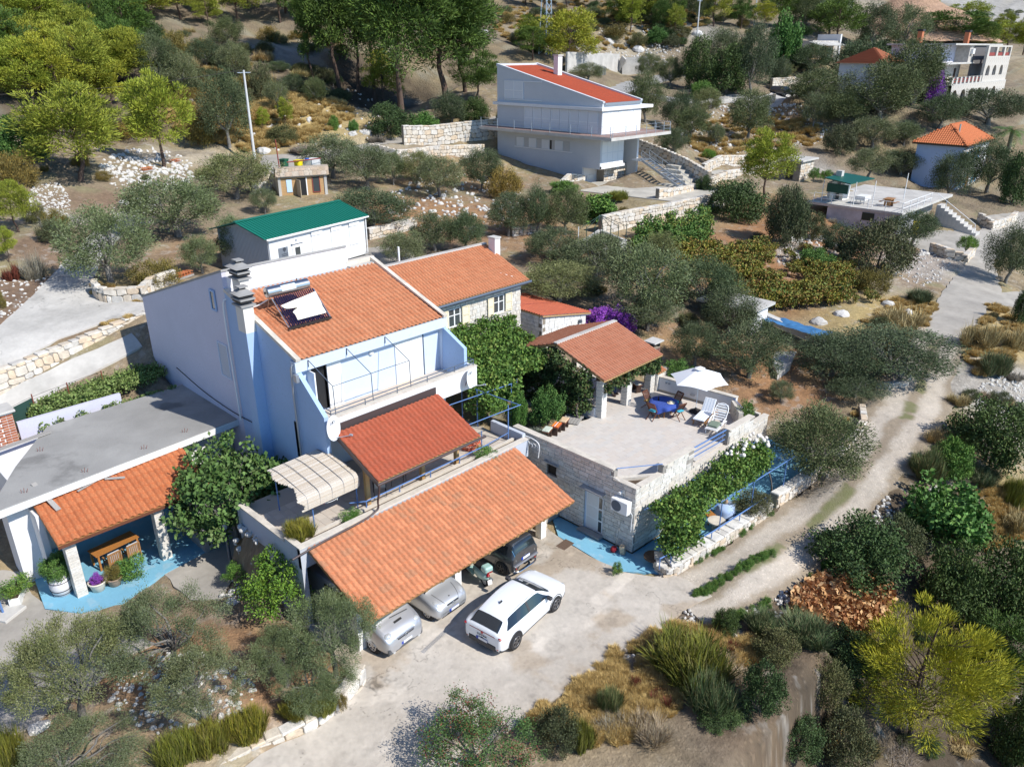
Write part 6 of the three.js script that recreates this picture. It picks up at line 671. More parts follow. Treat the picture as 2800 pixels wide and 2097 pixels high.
const bw=at(1640,204),blk=thing('block_stack','grey stacks of concrete blocks on the gravel lot','blocks',bw.toArray(),0.7);for(let i=0;i<6;i++)for(let j=0;j<4;j++)mesh('block_row',rbox(1.0,0.3,1.0,i*1.25-3+(i>2?0.6:0),0.18+j*0.33,(i%2)*0.5,0.03,0,0,0,1),M.concreteGrey,blk);
}
{// stone walls: left lane, beds, drive, road side planters, terraces
stoneWall('lane_retaining_wall','tall battered stone retaining wall along the concrete ramp at the left',[[-21,-26.9,3.7,5.35],[-16.6,-27.75,4.0,5.72],[-12,-28.6,4.4,6.15],[-8.3,-29.2,4.75,6.62]],0.4,{seed:201,cell:[0.55,0.36],batter:0.28,max:300,d:0.05,gap:0.022,core:M.joint});
const bed=[[815,868],[812,900],[860,945],[940,960],[1080,950],[1240,935],[1330,850],[1530,790]].map(([x,y])=>at(x*0.31646,524+y*0.31646));stoneWall('olive_bed_wall','low curved stone wall round the bed with the leaning olive',bed.map((p)=>[p.x,p.z,p.y-0.05,p.y+0.85]),0.3,{seed:203,cell:[0.5,0.4],max:120});
const dw=[[560,2170],[650,2120],[725,2078],[800,2044],[874,2002],[940,1950],[985,1890],[1000,1862]].map(([x,y])=>P(x,y,0));stoneWall('drive_edge_wall','low pale stone wall holding the olive bed at the edge of the drive',dw.map((p)=>[p.x,p.z,-0.05,0.78]),0.35,{seed:205,cell:[0.5,0.34],max:200});
// planter wall beside the blue patio
const pw=[[1790,1530],[1795,1562],[1820,1578],[1850,1572],[1960,1505],[2036,1455],[2110,1405]].map(([x,y])=>P(x,y,0.05));stoneWall('planter_wall','low curved stone planter wall between the blue patio and the gravel road',pw.map((p,i)=>[p.x,p.z,0,i<3?0.5:0.62]),0.55,{seed:207,cell:[0.34,0.24],max:200,d:0.04,gap:0.02,capMats:ASHLAR});const pr=thing('patio_railing','blue tube railing along the planter wall of the blue patio','railing',pw[3].toArray());const off=(p,y)=>[p.x-0.15,y,p.z-0.25];rails(pr,[[off(pw[2],0.95),off(pw[4],0.98),0.035],[off(pw[4],0.98),off(pw[6],1.0),0.035]],M.bluePaint);posts(pr,[2,3,4,5,6].map((i)=>[off(pw[i],0.4),off(pw[i],0.97),0.025]),M.bluePaint);const ps=thing('planter_bed','soil filled planter with low weeds at the rounded end of the wall','planter',[pw[1].x+0.35,0.4,pw[1].z-0.4]);mesh('soil',cyl(0.45,0.45,0.05,0,0,0,14),M.soil,ps);
const ew=[[2122,1386],[2180,1348],[2245,1302]].map(([x,y])=>P(x,y,0.1));stoneWall('road_edge_wall','short stone wall with a smooth top at the far end of the blue patio',ew.map((p)=>[p.x,p.z,0,0.75]),0.4,{seed:209,cell:[0.34,0.24],max:120,capMats:ASHLAR});
const gw=[[2262,1290],[2300,1250],[2345,1200],[2368,1160],[2362,1120]].map(([x,y])=>at(x,y));stoneWall('garden_edge_wall','broken low stone edging along the garden beside the gravel road',gw.map((p)=>[p.x,p.z,p.y-0.1,p.y+0.35]),0.3,{seed:211,cell:[0.4,0.2],max:60});const g2=[[2395,1060],[2430,1066],[2475,1058],[2490,1040]].map(([x,y])=>at(x,y));stoneWall('olive_ring_wall','low ring of stones round the olive beside the gravel road',g2.map((p)=>[p.x,p.z,p.y-0.1,p.y+0.4]),0.3,{seed:213,cell:[0.4,0.2],max:40});
const far=(name,label,pts,h,seed)=>stoneWall(name,label,pts.map(([x,y])=>{const p=at(x,y);return[p.x,p.z,p.y-0.2,p.y+h];}),0.4,{seed,cell:[0.6,0.4],max:40,cap:true});far('vineyard_wall','long pale stone retaining wall above the vineyard',[[1645,640],[1720,622],[1830,600],[1945,575]],1.6,221);far('road_retaining_wall','stone retaining wall beside the road left of the modern house',[[1105,405],[1180,400],[1260,392],[1370,378]],2.2,223);far('courtyard_wall','stone wall below the flat courtyard left of the modern house',[[1010,432],[1090,445],[1190,435],[1325,428]],1.3,225);far('patio_front_wall','stone wall in front of the patio of the modern house',[[1530,530],[1560,500],[1600,490]],0.9,227);far('patio_side_wall','stone faced edge at the right front of the pale patio',[[1800,558],[1850,545],[1895,530]],1.1,229);far('stepped_wall','stepped stone wall descending right of the modern house',[[1745,420],[1800,440],[1870,470],[1935,505]],1.7,231);far('right_terrace_wall','pale stone terrace wall among young olives right of the steps',[[1925,475],[1970,450],[2040,435],[2085,425]],1.2,233);far('lower_terrace_wall','second pale stone terrace wall below the first right of the steps',[[1930,510],[1990,490],[2060,470],[2120,460]],1.0,235);far('yard_planter_wall','stone planter corner wall at the edge of the concrete yard',[[2540,690],[2590,715],[2640,725],[2665,700]],0.9,237);far('yard_stair_wall','stone wall beside the stairs at the back of the concrete yard',[[2670,610],[2712,630],[2765,615],[2780,600]],0.9,239);far('grove_wall','low dry stone wall between the olives left of the vineyard',[[1400,645],[1450,640],[1480,632]],0.7,241);far('orchard_wall','short pale stone wall in the red soil behind the cabin',[[1010,655],[1080,640],[1140,622]],0.9,243);far('hill_parking_wall','pale stone wall behind the parked car on the hill',[[2110,248],[2170,242],[2270,236]],1.9,245);far('hill_corner_wall','pale stone corner wall beside the hill road',[[2010,300],[2060,300],[2120,280]],1.3,247);far('hut_road_wall','pale stone wall left of the roadside hut',[[690,530],[720,525],[745,520]],1.8,249);
}
// ---------------------------------------------------------------- plants: prototypes of each kind, made of leaf sized faces
function limb(pts,r0,r1,rad=6){const c=new THREE.CatmullRomCurve3(pts),n=Math.max(3,pts.length*3),g=new THREE.TubeGeometry(c,n,1,rad,false),p=g.attributes.position;for(let i=0;i<=n;i++){const q=c.getPointAt(i/n),r=lerp(r0,r1,i/n);for(let j=0;j<=rad;j++){const k=i*(rad+1)+j;p.setXYZ(k,q.x+(p.getX(k)-q.x)*r,q.y+(p.getY(k)-q.y)*r,q.z+(p.getZ(k)-q.z)*r);}}return g;}
const sph=(r,k=1)=>{const z=r()*2-1,a=r()*6.2832,s=Math.sqrt(1-z*z);return new V3(s*Math.cos(a),z*k,s*Math.sin(a));};
// clusters: [{c, r, n, d}]; leaves l x w, axis drawn towards d by bias; colours mixed per leaf
function foliage(clusters,o,r){
const{l,w,cols,bias=0.4,up=0,flat=1,lv=0.5,fold=0,shape=0.5}=o;let N=0;for(const c of clusters)N+=c.n;const pos=new Float32Array(N*12),col=new Float32Array(N*12),idx=new Uint32Array(N*6),A=new V3(),B=new V3(),C=new V3(),q=new V3();let k=0;
for(const c of clusters){const ct=r();for(let i=0;i<c.n;i++){
const dir=sph(r),rad=Math.pow(r(),0.45);q.copy(dir).multiplyScalar(rad*c.r);q.y*=flat;q.add(c.c);
A.copy(sph(r)).multiplyScalar(1-bias).addScaledVector(dir,bias*0.6).addScaledVector(c.d??dir,bias*0.6);A.y+=up;A.normalize();B.copy(sph(r)).cross(A).normalize();const L=l*(1-lv/2+lv*r()),W=w*(0.75+0.5*r())/2;
const e=k*12;const v=[q.x,q.y,q.z,q.x+A.x*L*shape+B.x*W,q.y+A.y*L*shape+B.y*W,q.z+A.z*L*shape+B.z*W,q.x+A.x*L,q.y+A.y*L,q.z+A.z*L,q.x+A.x*L*shape-B.x*W,q.y+A.y*L*shape-B.y*W,q.z+A.z*L*shape-B.z*W];pos.set(v,e);
const f=r(),cc=cols[Math.min(cols.length-1,Math.floor((ct*0.45+f*0.55)*cols.length))],m=0.72+0.56*r();for(let j=0;j<4;j++){col[e+j*3]=cc[0]*m;col[e+j*3+1]=cc[1]*m;col[e+j*3+2]=cc[2]*m;}
idx.set([k*4,k*4+1,k*4+2,k*4,k*4+2,k*4+3],k*6);k++;
}}
const g=new THREE.BufferGeometry();g.setAttribute('position',new THREE.BufferAttribute(pos,3));g.setAttribute('color',new THREE.BufferAttribute(col,3));g.setIndex(new THREE.BufferAttribute(idx,1));g.computeVertexNormals();return g;
}
const leafMats=[[1,1,1],[0.82,0.88,0.9],[1.15,1.1,0.9],[0.95,1.05,1.0]].map((c)=>new THREE.MeshStandardMaterial({vertexColors:true,side:THREE.DoubleSide,roughness:0.75,color:new THREE.Color().setRGB(...c)}));
const COL={
pine:[[0.16,0.185,0.018],[0.23,0.255,0.02],[0.29,0.305,0.026],[0.34,0.335,0.035],[0.20,0.225,0.02]],
pinedark:[[0.045,0.085,0.014],[0.07,0.125,0.016],[0.10,0.165,0.02],[0.055,0.10,0.015]],
pinelime:[[0.20,0.21,0.014],[0.27,0.275,0.015],[0.34,0.33,0.02],[0.16,0.19,0.016]],
olive:[[0.085,0.105,0.038],[0.115,0.14,0.05],[0.145,0.165,0.07],[0.20,0.215,0.115],[0.10,0.12,0.04]],
olivedark:[[0.05,0.075,0.028],[0.072,0.10,0.037],[0.095,0.12,0.05],[0.135,0.155,0.08]],
shrub:[[0.03,0.055,0.014],[0.045,0.08,0.018],[0.06,0.105,0.024],[0.075,0.11,0.03]],
shrubolive:[[0.07,0.08,0.032],[0.09,0.10,0.04],[0.12,0.125,0.05],[0.10,0.085,0.045]],
bright:[[0.05,0.12,0.02],[0.07,0.155,0.025],[0.095,0.19,0.035],[0.13,0.22,0.04]],
heath:[[0.22,0.215,0.02],[0.17,0.18,0.02],[0.26,0.235,0.025],[0.13,0.14,0.022],[0.20,0.17,0.05]],
rust:[[0.20,0.145,0.03],[0.16,0.12,0.03],[0.24,0.17,0.035],[0.11,0.10,0.03]],
broom:[[0.075,0.12,0.045],[0.10,0.145,0.055],[0.145,0.165,0.075],[0.21,0.18,0.09]],
straw:[[0.42,0.31,0.14],[0.50,0.37,0.17],[0.34,0.25,0.12],[0.55,0.42,0.20]],
grey:[[0.30,0.25,0.21],[0.38,0.32,0.26],[0.25,0.20,0.17],[0.33,0.26,0.18]],
redbrown:[[0.15,0.035,0.02],[0.20,0.05,0.025],[0.11,0.03,0.02]],
fig:[[0.05,0.11,0.022],[0.075,0.145,0.03],[0.10,0.18,0.045],[0.13,0.19,0.06]],
vine:[[0.06,0.13,0.02],[0.085,0.17,0.025],[0.12,0.21,0.03],[0.17,0.22,0.04]],
vineyard:[[0.10,0.15,0.02],[0.17,0.18,0.025],[0.22,0.20,0.03],[0.26,0.15,0.035],[0.13,0.16,0.03],[0.08,0.13,0.02]],
vinedark:[[0.03,0.06,0.015],[0.045,0.085,0.02],[0.07,0.11,0.025],[0.10,0.075,0.03]],
purple:[[0.32,0.06,0.50],[0.40,0.09,0.60],[0.27,0.05,0.42],[0.36,0.10,0.40]],
citrus:[[0.06,0.14,0.018],[0.09,0.20,0.022],[0.14,0.25,0.03],[0.045,0.10,0.018]],
lavender:[[0.17,0.20,0.15],[0.22,0.24,0.19],[0.13,0.155,0.115]],
pistacia:[[0.05,0.10,0.022],[0.075,0.14,0.03],[0.10,0.17,0.04],[0.26,0.06,0.035]],
};
const PROTO={};
function proto(kind,build,n){PROTO[kind]={list:[],build,n};}
function getProto(kind,i){const p=PROTO[kind],k=i%p.n;return p.list[k]??=p.build(rng(1000+k*77+kind.length*13+kind.charCodeAt(0)),k);}
// crown clusters spread in an ellipsoid, more of them towards its skin, with bites taken out
function crownClusters(r,o){const{n,cy,ry,rx,rc,leaves,bite=0.35,skin=0.45,seed=0,flatB=-0.6}=o,L=[];let guard=0;while(L.length<n&&guard++<n*30){const d=sph(r);if(d.y<flatB)continue;const rad=lerp(skin,1,Math.pow(r(),0.6));const lump=0.72+0.56*fbm(d.x*1.7+9+seed,d.z*1.7+d.y*2.3+seed,seed+5,2);const p=new V3(d.x*rx*rad*lump,cy+d.y*ry*rad*lump,d.z*rx*rad*lump);if(fbm(p.x*1.3/rx*2+seed,p.z*1.3/rx*2+p.y/ry,seed+8,2)<bite)continue;L.push({c:p,r:rc*(0.65+0.7*r()),n:Math.round(leaves*(0.6+0.8*r())),d:d.clone()});}return L;}
function treeProto(o){return(r,k)=>{
const{H:h,W:w,base=0.3,trunkR=0.15,bark=M.bark,limbs=7,lean=0.1,leaf,cl,twist=0.15}=o;const cy=h*(1+base)/2,ry=h*(1-base)/2;const L=crownClusters(r,{n:cl.n,cy,ry,rx:w/2,rc:cl.rc,leaves:cl.leaves,bite:cl.bite,skin:cl.skin,seed:k*31+h,flatB:cl.flatB});
const fork=h*base*(0.8+0.3*r())+0.2,tx=(r()-0.5)*lean*h,tz=(r()-0.5)*lean*h;const trunk=[limb([new V3(0,-0.3,0),new V3(tx*0.3+(r()-0.5)*0.1,fork*0.5,tz*0.3),new V3(tx,fork,tz)],trunkR*1.25,trunkR*0.75,8)],br=[];
if(o.leader)trunk.push(limb([new V3(tx,fork,tz),new V3(tx*0.6+(r()-0.5)*0.3,(fork+h)/2,tz*0.6+(r()-0.5)*0.3),new V3(tx*0.3,h*0.96,tz*0.3)],trunkR*0.75,0.02,6));
const pick=L.slice(0,limbs*3);for(let i=0;i<pick.length;i++){const c=pick[i].c,s=o.leader?new V3(tx*0.7,lerp(fork,h*0.9,clamp((c.y-fork)/(h-fork)-0.12)),tz*0.7):new V3(tx,fork,tz),m1=s.clone().lerp(c,0.4).add(new V3((r()-0.5)*twist*w,(o.leader?0.02:0.1)*h*r(),(r()-0.5)*twist*w)),m2=s.clone().lerp(c,0.72).add(new V3((r()-0.5)*twist*w*0.8,0.04*h*(r()-0.3),(r()-0.5)*twist*w*0.8));const big=i<limbs;br.push(limb([s,m1,m2,c],trunkR*(big?(o.leader?0.3:0.55):0.22),big?0.018:0.008,5));}
const g=new THREE.Group();g.name=o.name;mesh('trunk',trunk,bark,g);mesh('branches',br,bark,g);mesh('crown',foliage(L,leaf,r),leafMats[0],g);g.userData.size=[w,h];return g;};}
function bushProto(o){return(r,k)=>{const{H:h,W:w,cl,leaf,stems=5,bark=M.bark}=o;const L=crownClusters(r,{n:cl.n,cy:h*0.42,ry:h*0.6,rx:w/2,rc:cl.rc,leaves:cl.leaves,bite:cl.bite??0.25,skin:cl.skin??0.4,seed:k*17+3,flatB:-0.65}).filter((c)=>c.c.y>0.05);const g=new THREE.Group();g.name=o.name;const st=[];for(let i=0;i<stems;i++){const c=L[Math.floor(r()*L.length)].c;st.push(limb([new V3((r()-0.5)*0.2,-0.15,(r()-0.5)*0.2),new V3(c.x*0.4,c.y*0.5,c.z*0.4),c.clone()],0.035*h,0.008,4));}mesh('stems',st,bark,g);mesh('foliage',foliage(L,leaf,r),leafMats[0],g);g.userData.size=[w,h];return g;};}
// tufts of long thin shoots fanning up from the base
function tuftProto(o){return(r,k)=>{const{H:h,W:w,n,cols,wd=0.012,spread=0.8,clumps=7,up=0.75,dome=false}=o;const cs=[];for(let i=0;i<clumps;i++){const a=r()*6.28,q=Math.sqrt(r())*0.36*w;cs.push([Math.cos(a)*q,Math.sin(a)*q,0.6+0.4*r()]);}const pos=[],col=[],idx=[];for(let i=0;i<n;i++){const c=cs[i%clumps],a=r()*6.28,t=Math.pow(r(),0.7)*spread,d=new V3(Math.cos(a)*t,up+0.4*r(),Math.sin(a)*t).normalize();const L=h*c[2]*(0.55+0.6*r())*(1-0.2*t),s0=dome?0.35*r():0.06*r();const p0=new V3(c[0]+d.x*L*s0+(r()-0.5)*0.15*w,d.y*L*s0*0.9,c[1]+d.z*L*s0+(r()-0.5)*0.15*w),p1=p0.clone().addScaledVector(d,L*0.5*(1-s0)),p2=p1.clone().add(new V3(d.x+(r()-0.5)*0.5,d.y-0.25*r(),d.z+(r()-0.5)*0.5).multiplyScalar(L*0.45*(1-s0)));const sd=new V3(-d.z,0,d.x).normalize().multiplyScalar(wd*(0.7+0.6*r())),b=pos.length/3;for(const v of[p0.clone().sub(sd),p0.clone().add(sd),p1.clone().add(sd),p1.clone().sub(sd),p2])pos.push(v.x,v.y,v.z);idx.push(b,b+1,b+2,b,b+2,b+3,b+3,b+2,b+4);const cc=cols[Math.floor(r()*cols.length)],m=0.7+0.6*r();for(let j=0;j<5;j++)col.push(cc[0]*m,cc[1]*m,cc[2]*m);}const g=new THREE.BufferGeometry();g.setAttribute('position',new THREE.Float32BufferAttribute(pos,3));g.setAttribute('color',new THREE.Float32BufferAttribute(col,3));g.setIndex(idx);g.computeVertexNormals();const q=new THREE.Group();q.name=o.name;mesh('shoots',g,leafMats[0],q);q.userData.size=[w,h];return q;};}
const pineLeaf=(cols)=>({l:0.34,w:0.07,cols,bias:0.6,up:0.35,flat:0.62,shape:0.6});
proto('pine',treeProto({name:'pine_tree',H:8,W:6,base:0.2,trunkR:0.16,bark:M.barkPine,leader:true,limbs:12,leaf:pineLeaf(COL.pine),cl:{n:95,rc:0.72,leaves:125,bite:0.34,skin:0.35,flatB:-0.8},twist:0.08}),6);
proto('pinedark',treeProto({name:'pine_tree',H:8,W:6,base:0.2,trunkR:0.16,bark:M.barkPine,leader:true,limbs:12,leaf:pineLeaf(COL.pinedark),cl:{n:95,rc:0.75,leaves:125,bite:0.33,skin:0.35,flatB:-0.8},twist:0.08}),4);
proto('tallpine',treeProto({name:'tall_pine_tree',H:19,W:9,base:0.2,trunkR:0.3,bark:M.barkPine,leader:true,limbs:16,leaf:{...pineLeaf(COL.pinedark),l:0.5,w:0.1},cl:{n:210,rc:1.2,leaves:150,bite:0.27,skin:0.25,flatB:-0.9},twist:0.06}),4);
proto('nearpine',treeProto({name:'pine_tree',H:5.5,W:4.6,base:0.12,trunkR:0.1,bark:M.barkPine,leader:true,limbs:16,leaf:{l:0.2,w:0.022,cols:COL.pinelime,bias:0.7,up:0.4,flat:0.6,shape:0.6},cl:{n:130,rc:0.42,leaves:240,bite:0.36,skin:0.35,flatB:-0.85},twist:0.08}),2);
const oliveLeaf=(cols,s=1)=>({l:0.15*s,w:0.042*s,cols,bias:0.55,up:0.15,shape:0.5});
proto('olive',treeProto({name:'olive_tree',H:4.2,W:4.6,base:0.2,trunkR:0.17,bark:M.barkOlive,limbs:6,leaf:oliveLeaf(COL.olive),cl:{n:150,rc:0.5,leaves:125,bite:0.34,skin:0.42,flatB:-0.8}}),6);
proto('olivedark',treeProto({name:'olive_tree',H:4.2,W:4.6,base:0.16,trunkR:0.17,bark:M.barkOlive,limbs:6,leaf:oliveLeaf(COL.olivedark),cl:{n:160,rc:0.52,leaves:130,bite:0.3,skin:0.38,flatB:-0.85}}),6);
proto('nearolive',treeProto({name:'olive_tree',H:3.8,W:5.2,base:0.3,trunkR:0.17,bark:M.barkOlive,limbs:9,lean:0.35,twist:0.2,leaf:oliveLeaf(COL.olive,0.62),cl:{n:230,rc:0.38,leaves:165,bite:0.42,skin:0.48,flatB:-0.4}}),5);
proto('shrub',bushProto({name:'shrub',H:2,W:2.8,cl:{n:110,rc:0.36,leaves:110},leaf:{l:0.11,w:0.055,cols:COL.shrub,bias:0.3,up:0.2}}),5);
proto('bushy',bushProto({name:'shrub',H:2,W:2.8,cl:{n:110,rc:0.36,leaves:100,bite:0.3},leaf:{l:0.13,w:0.045,cols:COL.shrubolive,bias:0.4,up:0.3}}),5);
proto('bright',bushProto({name:'shrub',H:2,W:2.8,cl:{n:110,rc:0.36,leaves:100},leaf:{l:0.13,w:0.07,cols:COL.bright,bias:0.3,up:0.2}}),4);
proto('rust',bushProto({name:'shrub',H:1.3,W:2,cl:{n:80,rc:0.3,leaves:90,bite:0.3},leaf:{l:0.11,w:0.03,cols:COL.rust,bias:0.5,up:0.5}}),4);
proto('figtree',treeProto({name:'fig_tree',H:5.2,W:6,base:0.2,trunkR:0.13,bark:M.barkOlive,limbs:8,leaf:{l:0.24,w:0.2,cols:COL.fig,bias:0.3,up:0.1,shape:0.55},cl:{n:120,rc:0.55,leaves:62,bite:0.3,skin:0.5,flatB:-0.7}}),2);
proto('figbush',bushProto({name:'fig_bush',H:2.4,W:3.4,cl:{n:90,rc:0.42,leaves:60},leaf:{l:0.2,w:0.15,cols:COL.bright,bias:0.3,up:0.1}}),2);
proto('citrus',treeProto({name:'citrus_tree',H:3,W:3,base:0.15,trunkR:0.07,limbs:6,leaf:{l:0.12,w:0.06,cols:COL.citrus,bias:0.3,up:0.1},cl:{n:85,rc:0.36,leaves:90,bite:0.28,skin:0.45}}),2);
proto('pistacia',bushProto({name:'red_berried_shrub',H:2.6,W:4,cl:{n:150,rc:0.34,leaves:120,bite:0.32},leaf:{l:0.075,w:0.04,cols:COL.pistacia,bias:0.3,up:0.3}}),1);
proto('heath',tuftProto({name:'heath_shrub',H:1.5,W:2.4,n:5200,cols:COL.heath,wd:0.013,spread:0.75,clumps:26,up:0.8,dome:true}),3);
proto('broom',tuftProto({name:'broom_shrub',H:1.3,W:1.8,n:3600,cols:COL.broom,wd:0.009,spread:0.8,clumps:12,up:0.7,dome:true}),4);
proto('strawtuft',tuftProto({name:'dry_grass_clump',H:0.8,W:1.4,n:1700,cols:COL.straw,wd:0.008,spread:1.0,clumps:12,up:0.6}),4);
proto('greybrush',tuftProto({name:'dead_brush',H:0.9,W:1.6,n:1900,cols:COL.grey,wd:0.007,spread:1.3,clumps:12,up:0.5}),4);
proto('redbrush',tuftProto({name:'dead_brush',H:0.6,W:1.4,n:1600,cols:COL.redbrown,wd:0.012,spread:1.3,clumps:10,up:0.45}),2);
proto('lavender',tuftProto({name:'lavender_bush',H:0.7,W:1.0,n:1500,cols:COL.lavender,wd:0.01,spread:0.8,clumps:10,up:0.8,dome:true}),2);
proto('purple',bushProto({name:'bougainvillea',H:2,W:2.8,cl:{n:85,rc:0.3,leaves:90,bite:0.42},leaf:{l:0.1,w:0.08,cols:[...COL.purple,...COL.purple,COL.bright[1]],bias:0.3,up:0.1}}),1);
proto('oleander',bushProto({name:'garden_plant',H:1,W:1.1,cl:{n:40,rc:0.2,leaves:60,bite:0.3},leaf:{l:0.1,w:0.035,cols:[...COL.bright,COL.vine[3]],bias:0.4,up:0.4}}),3);
const CATEGORY={pine:'pine tree',pinedark:'pine tree',tallpine:'pine tree',nearpine:'pine tree',olive:'olive tree',olivedark:'olive tree',nearolive:'olive tree',figtree:'fig tree',figbush:'fig tree',citrus:'citrus tree',strawtuft:'dry grass',greybrush:'dead brush',redbrush:'dead brush',heath:'shrub',broom:'broom shrub',lavender:'lavender',purple:'bougainvillea',oleander:'plant'};
let plantCount=0;const PR=rng(4242);
function plantAt(kind,p,w,h,label,o={}){const src=getProto(kind,o.v??plantCount++),q=src.clone(),[w0,h0]=src.userData.size;q.name=numbered(src.name);q.userData={};tag(q,label,o.category??CATEGORY[kind]??'shrub',o.group);q.position.copy(p);q.rotation.y=PR()*6.28;const k=w/w0*(0.94+0.12*PR()),ky=h/h0;q.scale.set(k,ky,k);const lm=leafMats[o.tint??Math.floor(PR()*leafMats.length)];for(const c of q.children)if(c.material===leafMats[0])c.material=lm;scene.add(q);return q;}
// a plant by the box it fills in the photograph: left, top, right, bottom
function plant(kind,xl,yt,xr,yb,label,o={}){const xc=(xl+xr)/2;let p=o.y!==undefined?P(xc,yb,o.y):at(xc,yb);let d=depthOf(p);let w=(xr-xl)/FPX*d;const away=p.clone().sub(EYE).setY(0).normalize(),s=w*(o.back??0.3);p.addScaledVector(away,s);if(o.y===undefined)p.y=H(p.x,p.z);d=depthOf(p);w=(xr-xl)/FPX*d;const ang=Math.atan2(EYE.y-p.y,Math.hypot(p.x-EYE.x,p.z-EYE.z)),th=(yb-yt)/FPX*d;const h=Math.max(0.35*w,(th-(0.28+(o.back??0.3))*w*Math.sin(ang))/Math.cos(ang));const ks=kind==='nearolive'?0.78:kind==='figtree'?0.74:1;return plantAt(kind,p,w*1.04*ks,h*1.05*ks,label,o);}
